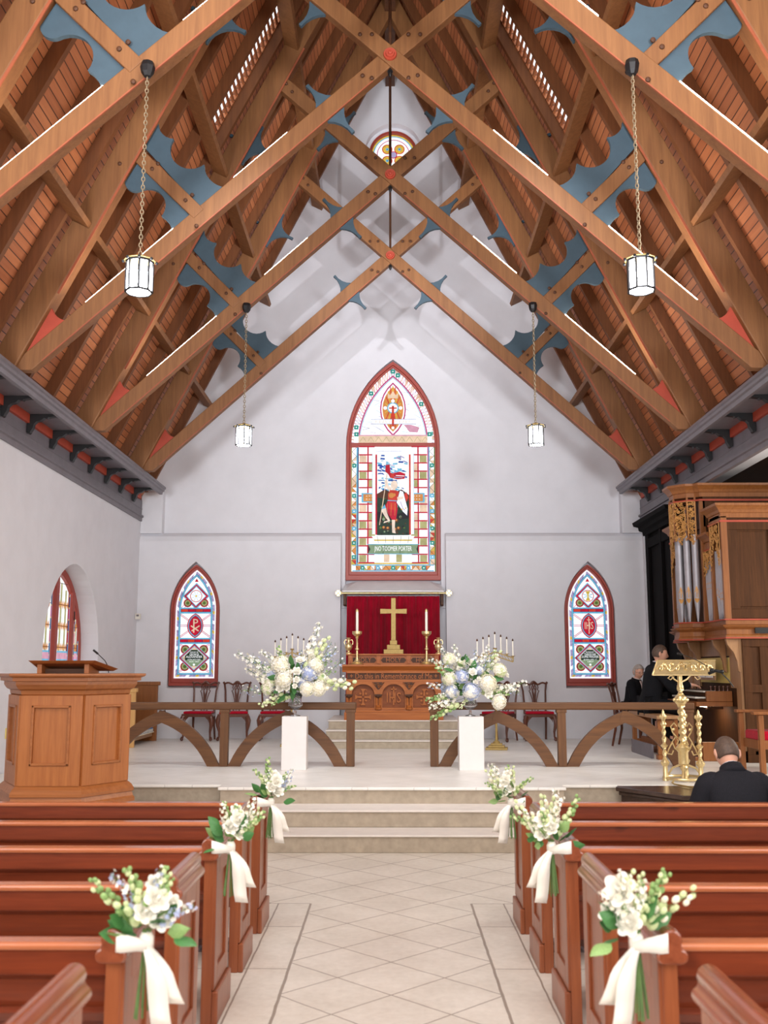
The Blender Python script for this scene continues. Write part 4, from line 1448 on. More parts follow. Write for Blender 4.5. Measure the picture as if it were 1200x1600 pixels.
# inscription band
MB().box(AX - hw + 0.02, AX + hw - 0.02, y0 + 0.02, y0 + 0.05, 1.485, 1.585).build('inscription_band', 'altar_dark_wood', al)
m = MB()
add_text(m, '+ Do this in Remembrance of Me +', 0.10, AX, y0 + 0.016, 1.535, 0.012, 1.36, squash=1.25)
m.build('inscription', 'altar_wood', al)
MB().box(AX - hw, AX + hw, y0 + 0.0, y0 + 0.05, 1.46, 1.487).box(AX - hw, AX + hw, y0 + 0.0, y0 + 0.05, 1.584, 1.61).build('moulding', 'altar_wood', al, bevel=0.004)
# arcade: front board with three pointed arches cut out
m = MB().box(AX - hw, AX + hw, y0, y0 + 0.055, 1.02, 1.462).build('arcade', 'altar_wood', al)
cs = []
for k in (-1, 0, 1):
    cs.append(MB().prism(arch_pts(AX + k * 0.475, 0.175, 1.055, 1.25, 1.41, 8), 'y', y0 - 0.2, y0 + 0.2).build('c', 'altar_wood'))
cut(m, cs)
for k in (-1, 0, 1):
    cx = AX + k * 0.475
    m = MB()
    A = arch_pts(cx, 0.215, 1.24, 1.25, 1.452, 8)[2:]; B = arch_pts(cx, 0.178, 1.24, 1.25, 1.413, 8)[2:]
    n = len(A)
    vs = [(u, y0 - 0.02, v) for u, v in A] + [(u, y0 - 0.02, v) for u, v in B] + [(u, y0 + 0.01, v) for u, v in A] + [(u, y0 + 0.01, v) for u, v in B]
    fs = []
    for i in range(n - 1):
        fs += [(i, i + 1, n + i + 1, n + i), (i + 1, i, 2 * n + i, 2 * n + i + 1), (n + i, n + i + 1, 3 * n + i + 1, 3 * n + i)]
    m.add(vs, fs)
    m.build('arch_moulding', 'altar_wood', al)
    # carved emblem in the panel
    m = MB(); yy = y0 + 0.034
    if k == 0:
        m.box(cx - 0.011, cx + 0.011, yy, yy + 0.012, 1.09, 1.38); m.box(cx - 0.045, cx + 0.045, yy, yy + 0.012, 1.325, 1.345)
        add_text(m, 'IHS', 0.2, cx, yy, 1.2, 0.016, 0.22, squash=1.1)
        m.box(cx - 0.03, cx + 0.03, yy, yy + 0.012, 1.18, 1.2)
    else:
        for a in range(4):
            an = a * PI / 2
            for (r1, w1, r2, w2) in ((0.02, 0.014, 0.085, 0.012), (0.085, 0.012, 0.125, 0.04)):
                d = Vector((cos(an), sin(an))); n_ = Vector((-d.y, d.x)); c = Vector((cx, 1.215))
                m.prism([tuple(c + d * r1 - n_ * w1), tuple(c + d * r2 - n_ * w2), tuple(c + d * r2 + n_ * w2), tuple(c + d * r1 + n_ * w1)], 'y', yy, yy + 0.012)
            an += PI / 4
            m.prism(circ(cx + 0.062 * cos(an), 1.215 + 0.075 * sin(an), 0.018, 8), 'y', yy, yy + 0.01)
            m.tube([(cx + 0.12 * cos(a * PI / 2 + t), yy + 0.006, 1.215 + 0.12 * sin(a * PI / 2 + t)) for t in (-0.5, -0.4, -0.3)], 0.006, 6)
    m.build('carved_emblem', 'altar_wood', al, bevel=0.002)
# tracery in the spandrels
for k in (-1.5, -0.5, 0.5, 1.5):
    cx = AX + k * 0.475 + (0.03 if k == -1.5 else -0.03 if k == 1.5 else 0)
    m = MB()
    w_ = 0.1 if abs(k) == 0.5 else 0.06
    m.prism([(cx - w_, 1.445), (cx + w_, 1.445), (cx + (0.012 if abs(k) == .5 else (-w_ if k < 0 else w_)), 1.33), (cx - (0.012 if abs(k) == .5 else (w_ if k < 0 else -w_)), 1.33)], 'y', y0 - 0.001, y0 + 0.004)
    m.build('spandrel_ground', 'altar_dark_wood', al)
    m = MB(); r_ = random.Random(int(k * 10))
    for j in range(9):
        u = r_.uniform(-1, 1); v = r_.uniform(0, 1)
        px_ = cx + u * w_ * (1 - v * 0.8); pz = 1.44 - v * 0.09
        m.tube([(px_ + 0.014 * cos(t), y0 - 0.008, pz + 0.014 * sin(t)) for t in (0, 1.2, 2.4, 3.6)], 0.004, 5)
    m.build('spandrel_carving', 'altar_wood', al)
for k in (-1.5, -0.5, 0.5, 1.5):
    cx = AX + k * 0.475 + (0.02 if k == -1.5 else -0.02 if k == 1.5 else 0)
    col = MB()
    for dx in (-0.028, 0.028) if abs(k) > 1 else (-0.025, 0.025):
        col.lathe([(0.018, 1.09), (0.018, 1.21), (0.02, 1.215)], (cx + dx, y0 - 0.02, 0), 8)
    col.lathe([(0.052, 1.03), (0.052, 1.055), (0.04, 1.06), (0.045, 1.075), (0.03, 1.09)], (cx, y0 - 0.015, 0), 8)
    c = col.build('column', 'altar_wood', al, smooth=True)
    MB().box(cx - 0.06, cx + 0.06, y0 - 0.055, y0 + 0.01, 1.235, 1.26).lathe([(0.03, 1.205), (0.045, 1.215), (0.05, 1.235), (0.058, 1.237)], (cx, y0 - 0.015, 0), 10).build('capital', 'altar_dark_wood', c)
# gradine with its frieze
MB().box(AX - hw + 0.01, AX + hw - 0.01, 16.0, 16.45, 1.715, 1.86).build('gradine', 'altar_wood', al, bevel=0.004)
MB().box(AX - hw - 0.015, AX + hw + 0.015, 15.96, 16.47, 1.86, 1.885).build('gradine_shelf', 'altar_wood', al, bevel=0.006)
for k in (-1, 0, 1):
    cx = AX + k * 0.475
    MB().prism([(cx - 0.20, 1.785), (cx - 0.17, 1.825), (cx + 0.17, 1.825), (cx + 0.20, 1.785), (cx + 0.17, 1.745), (cx - 0.17, 1.745)], 'y', 15.994, 16.0).build('frieze_panel', 'altar_dark_wood', al)
    m = MB(); add_text(m, 'HOLY', 0.1, cx, 15.99, 1.785, 0.01, 0.24)
    m.build('frieze_lettering', 'altar_wood', al)
for k in (-1.5, -0.5, 0.5, 1.5):
    cx = AX + k * 0.475 + (0.03 if k == -1.5 else -0.03 if k == 1.5 else 0)
    MB().box(cx - 0.035, cx + 0.035, 15.975, 16.0, 1.72, 1.86).box(cx - 0.02, cx + 0.02, 15.965, 15.98, 1.735, 1.80).build('pilaster', 'altar_wood', al, bevel=0.003)

# --- cross
t = thing('altar_cross', 'tall brass cross on a three-stepped base on the altar shelf', 'cross', (AX, 16.2, 1.885))
m = MB(); cx = AX - 0.0
m.box(cx - 0.158, cx + 0.158, 16.06, 16.30, 1.885, 1.955); m.box(cx - 0.105, cx + 0.105, 16.10, 16.27, 1.955, 2.03); m.box(cx - 0.058, cx + 0.058, 16.13, 16.24, 2.03, 2.10)
m.build('stepped_base', 'brass_dull', t, bevel=0.006)
m = MB().prism([(cx - 0.037, 2.10), (cx + 0.037, 2.10), (cx + 0.037, 2.535), (cx + 0.215, 2.53), (cx + 0.215, 2.61), (cx + 0.037, 2.605), (cx + 0.037, 2.785), (cx - 0.037, 2.785), (cx - 0.037, 2.605), (cx - 0.215, 2.61), (cx - 0.215, 2.53), (cx - 0.037, 2.535)], 'y', 16.165, 16.195)
m.build('cross', 'brass_dull', t, bevel=0.004)
# --- candlesticks with candles
CSP = [(0.0, 0), (0.1, 0), (0.105, 0.015), (0.075, 0.022), (0.08, 0.035), (0.045, 0.05), (0.03, 0.08), (0.018, 0.11), (0.016, 0.22), (0.03, 0.235), (0.03, 0.25), (0.016, 0.262), (0.015, 0.40), (0.028, 0.42), (0.02, 0.435), (0.05, 0.455), (0.075, 0.48), (0.078, 0.52), (0.055, 0.50), (0.02, 0.49), (0.0, 0.49)]
m = MB().lathe(CSP, (0, 0, 0), 18)
cs_o = m.build('candlestick', 'brass', None, smooth=True)
cs_o.location = (-0.53 + 0.0, 15.84, 1.715)
tag(cs_o, 'tall brass candlestick on the left of the altar', 'candlestick', None)
c2 = cs_o.copy(); COL.objects.link(c2); c2.location = (0.565, 15.84, 1.715); c2['label'] = 'tall brass candlestick on the right of the altar'
m = MB().lathe([(0, 0), (0.021, 0), (0.02, 0.33), (0.014, 0.345), (0, 0.35)], (0, 0, 0), 12)
def candle(x, y, z, label):
    t = thing('candle', label, 'candle', (x, y, z), 0)
    m = MB().lathe([(0, 0), (0.021, 0), (0.021, 0.335), (0, 0.335)], (0, 0, 0), 12); m.build('wax', 'wax', t, smooth=True, world=False)
    m = MB().lathe([(0, 0.335), (0.022, 0.335), (0.022, 0.36), (0.008, 0.385), (0, 0.385)], (0, 0, 0), 10); m.build('follower', 'brass', t, smooth=True, world=False)
candle(-0.53, 15.84, 2.206, 'white candle in the brass candlestick left of the altar cross')
candle(0.565, 15.84, 2.206, 'white candle in the brass candlestick right of the altar cross')
# --- ewers
def ewer(x, label):
    t = thing('brass_vase', label, 'vase', (x, 16.12, 1.885))
    m = MB().lathe([(0, 0), (0.05, 0), (0.05, 0.012), (0.02, 0.03), (0.018, 0.045), (0.045, 0.07), (0.063, 0.11), (0.055, 0.15), (0.03, 0.175), (0.022, 0.2), (0.025, 0.235), (0.04, 0.26), (0.03, 0.26), (0.0, 0.2)], (0, 0, 0), 16)
    m.build('body', 'brass', t, smooth=True, world=False)
    for s2 in (-1, 1):
        m = MB().tube([(s2 * 0.026, 0, 0.22), (s2 * 0.055, 0, 0.225), (s2 * 0.07, 0, 0.19), (s2 * 0.062, 0, 0.15)], 0.006, 6)
        m.build('handle', 'brass', t, smooth=True, world=False)
ewer(-0.675, 'small two-handled brass vase at the left end of the altar shelf')
ewer(0.765, 'small two-handled brass vase at the right end of the altar shelf')
# --- dossal curtain, rod and stone hood
yc = 17.14
m = MB()
n = 150; x0, x1 = -0.75, 0.845
cols = []
r_ = random.Random(3)
ph = 0
row_z = [2.885, 2.84, 2.5, 2.0, 1.4, 0.95]
vs = []; xs = []
for i in range(n + 1):
    t_ = i / n; xs.append((x0 + (x1 - x0) * t_, ph)); ph += 0.75 + 0.5 * r_.random() if i % 1 == 0 else 0
for z, amp in zip(row_z, (0.012, 0.03, 0.058, 0.062, 0.062, 0.062)):
    fl_ = 1.0 + 0.012 * (2.88 - z)
    for x, p in xs:
        vs.append((0.048 + (x - 0.048) * fl_ + amp * 0.25 * sin(p * 1.24), yc + amp * sin(p * 0.62) + amp * 0.4 * sin(p * 0.23), z))
fs = []
for j in range(len(row_z) - 1):
    for i in range(n):
        a = j * (n + 1) + i
        fs.append((a, a + 1, a + n + 2, a + n + 1))
m.add(vs, fs)
o = m.build('curtain', 'velvet', None, smooth='all')
sm = o.modifiers.new('s', 'SOLIDIFY'); sm.thickness = 0.004
tag(o, 'crimson pleated dossal curtain hanging behind the brass altar cross', 'curtain')
t = thing('curtain_rod', 'brass curtain rod with cross finials above the crimson curtain', 'curtain rod', (AX, 17.12, 2.93))
MB().tube([(-0.86, 17.12, 2.935), (0.96, 17.12, 2.935)], 0.017, 10).build('rod', 'brass', t, smooth=True)
for s2, cx in ((-1, -0.90), (1, 1.0)):
    m = MB()
    for a in range(4):
        an = a * PI / 2
        d = Vector((cos(an), sin(an))); n_ = Vector((-d.y, d.x)); c = Vector((cx, 2.935))
        m.prism([tuple(c - n_ * 0.008), tuple(c + d * 0.05 - n_ * 0.028), tuple(c + d * 0.05 + n_ * 0.028), tuple(c + n_ * 0.008)], 'y', 17.11, 17.13)
    m.build('cross_finial', 'brass', t)
for k in range(18):
    x = -0.72 + k * 0.09
    MB().tube([(x + 0.0, 17.12 + 0.024 * cos(a * PI / 3), 2.93 + 0.026 * sin(a * PI / 3)) for a in range(7)], 0.004, 5).build('ring', 'brass', t)
for cx in (-0.79, 0.885):
    MB().prism([(17.16, 2.74), (17.16, 2.93), (17.34, 2.93), (17.34, 2.72), (17.2, 2.72)], 'x', cx - 0.025, cx + 0.025).build('bracket', 'altar_dark_wood', t, bevel=0.008)
m = MB()
xa, xb = -0.58, 0.66
m.add([(-0.83, 17.10, 2.955), (0.915, 17.10, 2.955), (xb + 0.22, YU, 3.12), (xa - 0.22, YU, 3.12), (-0.83, 17.10, 2.975), (0.915, 17.10, 2.975), (xb, YU, 3.175), (xa, YU, 3.175)],
      [(3, 2, 1, 0), (4, 5, 6, 7), (0, 1, 5, 4), (1, 2, 6, 5), (2, 3, 7, 6), (3, 0, 4, 7)])
struct(m.build('trim_7', 'marble'))
struct(MB().box(-0.868, 0.963, YU - 0.06, YU, 2.7, 3.1).build('trim_8', 'plaster'))

# --- altar rails
def arch_member(xa, xb, zlow, ztopp, w=0.125, bulge=0.16, sgn=1):
    """curved brace from the foot (xa) up to the crown (xb)"""
    A = [(xa, zlow)] + xf_arc((xa, zlow), (xb, ztopp), bulge * sgn, 12)
    out = []; inn = []
    n = len(A)
    for i, p in enumerate(A):
        d = Vector(A[min(i + 1, n - 1)]) - Vector(A[max(i - 1, 0)]); d.normalize(); nn = Vector((-d.y, d.x)) * (w / 2)
        out.append(tuple(Vector(p) + nn)); inn.append(tuple(Vector(p) - nn))
    return out, inn
def rail(xs_posts, xe0, xe1, label):
    t = thing('altar_rail', label, 'altar rail', ((xe0 + xe1) / 2, 12.42, ZP))
    MB().box(xe0, xe1, 12.36, 12.48, 1.155, 1.245).build('handrail', 'rail_wood', t, bevel=0.018)
    for x in xs_posts:
        MB().box(x - 0.05, x + 0.05, 12.37, 12.47, ZP, 1.158).box(x - 0.062, x + 0.062, 12.365, 12.475, 1.12, 1.157).build('post', 'rail_post_wood', t, bevel=0.006)
    ps = xs_posts
    for a, b in zip(ps, ps[1:]):
        mid = (a + b) / 2
        for (xf_, sg) in ((a + 0.105, 1), (b - 0.105, -1)):
            o_, i_ = arch_member(xf_, mid + sg * 0.05, ZP - 0.06, 1.085, 0.135, 0.12, sg)
            P = o_ + i_[::-1]
            # clip to floor and rail
            P = [(u, min(1.153, max(ZP, v))) for u, v in P]
            m = MB().prism(P, 'y', 12.385 + sg * 0.002, 12.455 + sg * 0.002)
            m.build('arch_brace', 'rail_wood', t)
rail([-3.57, -2.03, -0.49], -3.65, -0.42, 'dark oak altar rail with curved arch braces, left of the aisle')
rail([0.53, 2.08, 3.63], 0.46, 3.70, 'dark oak altar rail with curved arch braces, right of the aisle')

# --- white pedestals and glass urns
def pedestal(x, y, label):
    o = MB().box(-0.145, 0.145, -0.13, 0.13, 0, 0.615).build('pedestal', 'white_board', None, bevel=0.004)
    o.location = (x, y, ZP); o.rotation_euler = (0, 0, R(0)); tag(o, label, 'pedestal')
PL_ = (-1.135, 12.06); PR_ = (0.945, 12.06)
pedestal(*PL_, 'white square pedestal under the left flower arrangement')
pedestal(*PR_, 'white square pedestal under the right flower arrangement')
def urn(x, y, label):
    m = MB()
    prof = [(0.0, 0.0), (0.06, 0.0), (0.062, 0.008), (0.02, 0.02), (0.014, 0.03), (0.018, 0.045), (0.013, 0.06), (0.018, 0.075), (0.05, 0.09), (0.085, 0.12), (0.088, 0.14), (0.072, 0.17), (0.07, 0.20), (0.09, 0.27), (0.086, 0.27), (0.066, 0.20), (0.068, 0.17), (0.084, 0.14), (0.08, 0.122), (0.045, 0.096), (0.0, 0.09)]
    m.lathe(prof, (0, 0, 0), 24)
    o = m.build('glass_urn', 'crystal', None, smooth='all')
    o.location = (x, y, ZP + 0.616); tag(o, label, 'vase')
urn(*PL_, 'footed clear glass urn on the left white pedestal')
urn(*PR_, 'footed clear glass urn on the right white pedestal')

# --- seven-branched candelabra
def candelabra(x, y, z0, label, tilt, stem=True):
    t = thing('candelabra', label, 'candelabra', (x, y, z0), tilt)
    W = False
    if stem:
        m = MB().box(-0.16, 0.16, -0.16, 0.16, 0, 0.03).box(-0.12, 0.12, -0.12, 0.12, 0.03, 0.06).box(-0.085, 0.085, -0.085, 0.085, 0.06, 0.09)
        m.build('base', 'brass_dull', t, world=W, bevel=0.006)
        m = MB().lathe([(0.05, 0.09), (0.05, 0.11), (0.022, 0.13), (0.016, 0.2), (0.016, 1.30), (0.022, 1.31), (0.012, 1.33), (0.012, 1.46), (0.03, 1.475), (0.03, 1.48), (0, 1.48)], (0, 0, 0), 12)
        m.build('pole', 'brass_dull', t, world=W, smooth=True)
    for s2 in (-1, 1):
        m = MB()
        m.tube([(0, 0, 1.42), (s2 * 0.265, 0, 1.33)], 0.008, 6); m.tube([(0, 0, 1.36), (s2 * 0.265, 0, 1.27)], 0.008, 6)
        m.tube([(s2 * 0.265, 0, 1.33), (s2 * 0.265, 0, 1.27)], 0.008, 6)
        for k in range(1, 6):
            m.tube([(s2 * 0.045 * k, 0, 1.42 - 0.0153 * k), (s2 * (0.045 * k + 0.03), 0, 1.36 - 0.0153 * k - .01)], 0.004, 5)
        m.build('arm', 'brass_dull', t, world=W)
    for k in range(-3, 4):
        zz = 1.455 - 0.031 * abs(k) - (0 if k == 0 else 0.012)
        xx = 0.088 * k
        m = MB().lathe([(0, zz - 0.03), (0.012, zz - 0.03), (0.012, zz), (0.035, zz + 0.006), (0.035, zz + 0.012), (0.0, zz + 0.012)], (xx, 0, 0), 10)
        m.build('drip_cup', 'brass_dull', t, world=W, smooth=True)
        h = 0.215
        o = MB().lathe([(0, 0), (0.0095, 0), (0.0095, h), (0, h)], (xx, 0, zz + 0.012), 8).build('taper', 'wax', t, world=W, smooth=True)
        MB().lathe([(0, 0), (0.012, 0), (0.014, 0.012), (0.006, 0.035), (0, 0.038)], (xx, 0, zz + 0.012 + h), 8).build('candle_cap', 'altar_dark_wood', o, world=W, smooth=True)
candelabra(-1.53, 15.6, ZP, 'seven-branched brass candelabra behind the left flower arrangement', R(4))
candelabra(1.555, 15.0, ZP, 'seven-branched brass candelabra behind the right flower arrangement', R(-8))

# --- side chairs with pierced splats
def make_chair(label, x, y, rz):
    t = thing('side_chair', label, 'chair', (x, y, ZP), rz, 'carved mahogany side chairs in the chancel')
    W = False
    sw = 0.26; bw = 0.20
    # seat
    m = MB().prism([(-sw, -0.22), (sw, -0.22), (bw, 0.2), (-bw, 0.2)], 'z', 0.385, 0.435); m.build('seat_rail', 'chair_wood', t, world=W, bevel=0.008)
    m = MB().prism([(-sw + 0.02, -0.20), (sw - 0.02, -0.20), (bw - 0.02, 0.185), (-bw + 0.02, 0.185)], 'z', 0.43, 0.475); m.build('seat', 'velvet_seat', t, world=W, bevel=0.02, seg=3)
    for s2 in (-1, 1):
        # cabriole front leg with ball foot
        x0 = s2 * (sw - 0.03)
        path = [(x0, -0.2, 0.40), (x0 + s2 * 0.022, -0.222, 0.33), (x0 + s2 * 0.018, -0.218, 0.25), (x0 - s2 * 0.004, -0.2, 0.15), (x0 - s2 * 0.002, -0.2, 0.07), (x0 + s2 * 0.012, -0.215, 0.045)]
        m = MB().tube(path, [0.036, 0.042, 0.032, 0.02, 0.016, 0.026], 8); m.ball((x0 + s2 * 0.014, -0.22, 0.028), 0.028, 8, 6)
        m.build('leg', 'chair_wood', t, world=W, smooth=True)
        m = MB().prism([(s2 * (sw - 0.06), 0.385), (s2 * (sw - 0.12), 0.385), (s2 * (sw - 0.07), 0.335), (s2 * (sw - 0.055), 0.30)], 'y', -0.215, -0.19); m.build('knee_bracket', 'chair_wood', t, world=W)
        x1 = s2 * (bw - 0.02)
        m = MB().tube([(x1, 0.19, 0.44), (x1, 0.185, 0.25), (x1 + s2 * 0.005, 0.24, 0.0)], [0.022, 0.02, 0.017], 6); m.build('leg', 'chair_wood', t, world=W)
        m = MB().tube([(x1, 0.19, 0.42), (x1 + s2 * 0.002, 0.20, 0.6), (x1 + s2 * 0.012, 0.235, 0.8), (x1 + s2 * 0.035, 0.27, 0.925), (x1 + s2 * 0.055, 0.275, 0.945)], [0.02, 0.017, 0.015, 0.017, 0.02], 8); m.build('back_post', 'chair_wood', t, world=W, smooth=True)
    top = []
    for i in range(25):
        u = -1 + 2 * i / 24
        z = 0.925 + 0.02 * cos(u * PI * 3) * (0.6 if abs(u) > 0.4 else 1) + (0.012 if abs(u) > 0.9 else 0)
        top.append((u * 0.235, 0.272, z))
    m = MB().tube(top, [0.015 + 0.012 * math.exp(-(u * 6) ** 2) for u in [-1 + 2 * i / 24 for i in range(25)]], 8)
    m.build('crest_rail', 'chair_wood', t, world=W, smooth=True)
    # pierced splat
    m = MB()
    def sp(pts, r=0.0085):
        P = []
        for (u, v) in pts:
            P.append((u, 0.195 + 0.075 * ((v - 0.45) / 0.47) ** 1.3, v))
        m.tube(P, r, 6)
    for s2 in (-1, 1):
        sp([(s2 * 0.055, 0.92), (s2 * 0.075, 0.86), (s2 * 0.06, 0.82), (s2 * 0.085, 0.80), (s2 * 0.065, 0.76), (s2 * 0.035, 0.65), (s2 * 0.03, 0.55)])
        sp([(s2 * 0.03, 0.92), (-s2 * 0.03, 0.80), (-s2 * 0.015, 0.65), (-s2 * 0.01, 0.55)])
        sp([(s2 * 0.01, 0.92), (s2 * 0.04, 0.85), (s2 * 0.01, 0.75), (0.0, 0.6)])
        sp([(s2 * 0.03, 0.55), (s2 * 0.055, 0.50), (s2 * 0.045, 0.46)], 0.012)
    m.box(-0.05, 0.05, 0.19, 0.205, 0.43, 0.47)
    sp([(-0.03, 0.55), (0, 0.57), (0.03, 0.55)])
    sp([(-0.02, 0.50), (0.0, 0.525), (0.02, 0.50), (0, 0.48), (-0.02, 0.50)], 0.007)
    m.build('splat', 'chair_wood', t, world=W, smooth=True)
    return t
ch = make_chair('carved mahogany side chair with crimson seat, leftmost against the end wall', -3.17, 16.90, R(-6))
dup(ch, (-2.60, 16.90, ZP), R(2), 'carved mahogany side chair with crimson seat, second from the left along the end wall')
dup(ch, (-1.95, 16.92, ZP), R(10), 'carved mahogany side chair with crimson seat, half hidden by the left flower arrangement')
dup(ch, (2.44, 16.88, ZP), R(4), 'carved mahogany side chair with crimson seat, in full view behind the right altar rail')
dup(ch, (1.80, 16.75, ZP), R(-35), 'carved mahogany side chair beside the right candelabra, its back half hidden by flowers')

# --- choir bench behind the pulpit
t = thing('choir_bench', 'wooden choir bench with a blue cushion against the left wall', 'bench', (-4.1, 16, ZP))
MB().box(-4.33, -3.86, 15.28, 15.34, ZP, 1.36).box(-4.35, -3.84, 15.26, 15.36, 1.30, 1.36).build('end_panel', 'pine_end', t, bevel=0.006)
MB().box(-4.33, -3.86, 16.72, 16.78, ZP, 1.40).box(-4.35, -3.83, 16.70, 16.80, 1.38, 1.44).build('end_panel', 'oak_warm', t, bevel=0.006)
m = MB().box(-4.37, -4.33, 15.34, 16.72, ZP + 0.02, 1.40); m.build('back', 'pew_wood', t)
MB().box(-4.33, -3.92, 15.34, 16.72, 0.56, 0.62).build('seat', 'oak_light', t, bevel=0.005)
m = MB().box(-4.32, -3.90, 15.36, 16.70, 0.622, 0.70); m.build('cushion', 'cushion_blue', t, bevel=0.02)
m = MB()
for k in range(14):
    m.box(-3.899, -3.892, 15.40 + k * 0.092, 15.43 + k * 0.092, 0.64, 0.685)
m.box(-3.9, -3.89, 15.36, 16.70, 0.622, 0.634)
m.build('cushion_trim', 'cushion_cream', t)

# --- small things on the walls
tag(MB().box(-4.399, -4.392, 11.58, 11.70, 0.86, 0.98).build('wall_outlet', 'cream_paint_lamplight', None, bevel=0.003), 'pale yellow outlet plate on the left wall beside the pulpit', 'outlet')
t = thing('wall_sensor', 'small white sensor box high in the left corner by the end wall', 'sensor', (-4.36, 17.2, 2.53))
MB().box(-4.395, -4.31, 17.16, 17.24, 2.49, 2.59).build('casing', 'plastic_white', t, bevel=0.008)
MB().box(-4.37, -4.33, 17.15, 17.16, 2.54, 2.57).build('lens', 'grey_paint', t)

# --- lanterns on chains
def lantern(x, y, label, master=None):
    z0 = 4.50
    loc = (x, y, z0)
    if master:
        return dup(master, loc, None, label)
    t = thing('lantern', label, 'lantern', loc, R(12), 'hanging lanterns')
    W = False
    r_ = 0.098; h = 0.25; n = 8
    for i in range(n):
        a0 = 2 * PI * i / n; a1 = 2 * PI * (i + 1) / n
        p0_ = Vector((r_ * cos(a0), r_ * sin(a0), 0)); p1_ = Vector((r_ * cos(a1), r_ * sin(a1), 0))
        d = (p1_ - p0_); u = d.normalized()
        a = p0_ + u * 0.014; b = p1_ - u * 0.014
        m = MB()
        mid = (a + b) / 2
        pts = [(a.x, a.y, 0.015), (b.x, b.y, 0.015), (b.x, b.y, h - 0.05), (mid.x + u.x * 0.012, mid.y + u.y * 0.012, h - 0.02), (mid.x - u.x * 0.012, mid.y - u.y * 0.012, h - 0.02), (a.x, a.y, h - 0.05)]
        m.poly(pts); m.build('glass_pane', 'lantern_glass', t, world=W)
    m = MB().poly([(0.094 * cos(2 * PI * i / 8), 0.094 * sin(2 * PI * i / 8), 0.004) for i in range(8)][::-1]); m.build('bottom_glass', 'lantern_glass', t, world=W)
    m = MB()
    for i in range(n):
        a0 = 2 * PI * i / n; a1 = 2 * PI * (i + 1) / n
        m.tube([(r_ * 1.02 * cos(a0), r_ * 1.02 * sin(a0), 0), (r_ * 1.02 * cos(a0), r_ * 1.02 * sin(a0), h)], 0.010, 5)
        for z in (0.006, h - 0.008):
            m.tube([(r_ * 1.02 * cos(a0), r_ * 1.02 * sin(a0), z), (r_ * 1.02 * cos(a1), r_ * 1.02 * sin(a1), z)], 0.010, 5)
    m.build('frame', 'black_iron', t, world=W)
    m = MB().lathe([(0.0, 0.30), (0.012, 0.30), (0.03, 0.29), (0.12, h + 0.008), (0.125, h), (0.0, h)], (0, 0, 0), 8); m.build('roof', 'brass_dull', t, world=W)
    for i in range(8):
        a0 = 2 * PI * i / 8
        MB().ball((0.126 * cos(a0), 0.126 * sin(a0), h - 0.004), 0.013, 6, 5).build('knob', 'black_iron', t, world=W)
    m = MB(); z = 0.30; k = 0
    while z < 1.80:
        a = (k % 2) * PI / 2
        L = 0.034
        pts = [(0.013 * cos(q) * cos(a), 0.013 * cos(q) * sin(a), z + L / 2 + L * 0.62 * sin(q)) for q in [2 * PI * j / 8 for j in range(9)]]
        m.tube(pts, 0.0045, 5, cap=False); z += L * 1.0; k += 1
    m.build('chain', 'chain_metal', t, world=W)
    m = MB().lathe([(0, 1.79), (0.03, 1.80), (0.05, 1.83), (0.06, 1.88), (0.05, 1.92), (0.0, 1.925)], (0, 0.0, 0), 8); m.tube([(0, 0, 1.87), (0, 0.08, 1.87)], 0.025, 8); m.build('hook', 'black_iron', t, world=W)
    return t
L1 = lantern(-1.93, 7.27, 'glowing glass lantern on a chain, nearer one on the left')
lantern(1.92, 7.27, 'glowing glass lantern on a chain, nearer one on the right', L1)
lantern(-1.90, 12.57, 'glowing glass lantern on a chain, farther one on the left', L1)
lantern(1.88, 12.57, 'glowing glass lantern on a chain, farther one on the right', L1)

# --- pulpit, six-sided
t = thing('pulpit', 'large panelled oak pulpit with moulded rim beside the left wall', 'pulpit', (-2.81, 8.85, 0))
pc = Vector((-2.81, 8.85))
def hexp(s, rot=0.0):
    return [(pc.x + s * cos(PI / 3 * k + rot), pc.y + s * sin(PI / 3 * k + rot)) for k in range(6)]
def hex_ring(prof, name, mat, parent, close=True, **kw):
    """stack of hexagons: prof = [(side, z)...]"""
    m = MB(); vs = []
    for s_, z in prof:
        vs += [(x, y, z) for x, y in hexp(s_)]
    fs = []
    for i in range(len(prof) - 1):
        for j in range(6):
            a = i * 6 + j; b = i * 6 + (j + 1) % 6
            fs.append((a, b, b + 6, a + 6))
    fs.append(tuple(range(5, -1, -1))); k = (len(prof) - 1) * 6; fs.append(tuple(range(k, k + 6)))
    m.add(vs, fs)
    return m.build(name, mat, parent, **kw)
hex_ring([(0.565, 0.0), (0.565, 0.50), (0.55, 0.52)], 'base', 'pulpit_wood', t)
hex_ring([(0.55, 0.52), (0.60, 0.53), (0.60, 0.56), (0.585, 0.575), (0.575, 0.61), (0.59, 0.615), (0.59, 0.64), (0.57, 0.67), (0.545, 0.69), (0.53, 0.70)], 'base_moulding', 'pulpit_trim_wood', t)
hex_ring([(0.515, 0.70), (0.515, 1.47)], 'body', 'pulpit_wood', t)
hex_ring([(a, b + 0.03) for a, b in [(0.515, 1.40), (0.525, 1.41), (0.53, 1.44), (0.56, 1.455), (0.58, 1.48), (0.585, 1.49), (0.585, 1.515), (0.62, 1.52), (0.62, 1.545), (0.65, 1.555), (0.66, 1.565), (0.66, 1.58)]], 'rim', 'pulpit_trim_wood', t)
hp = hexp(0.515)
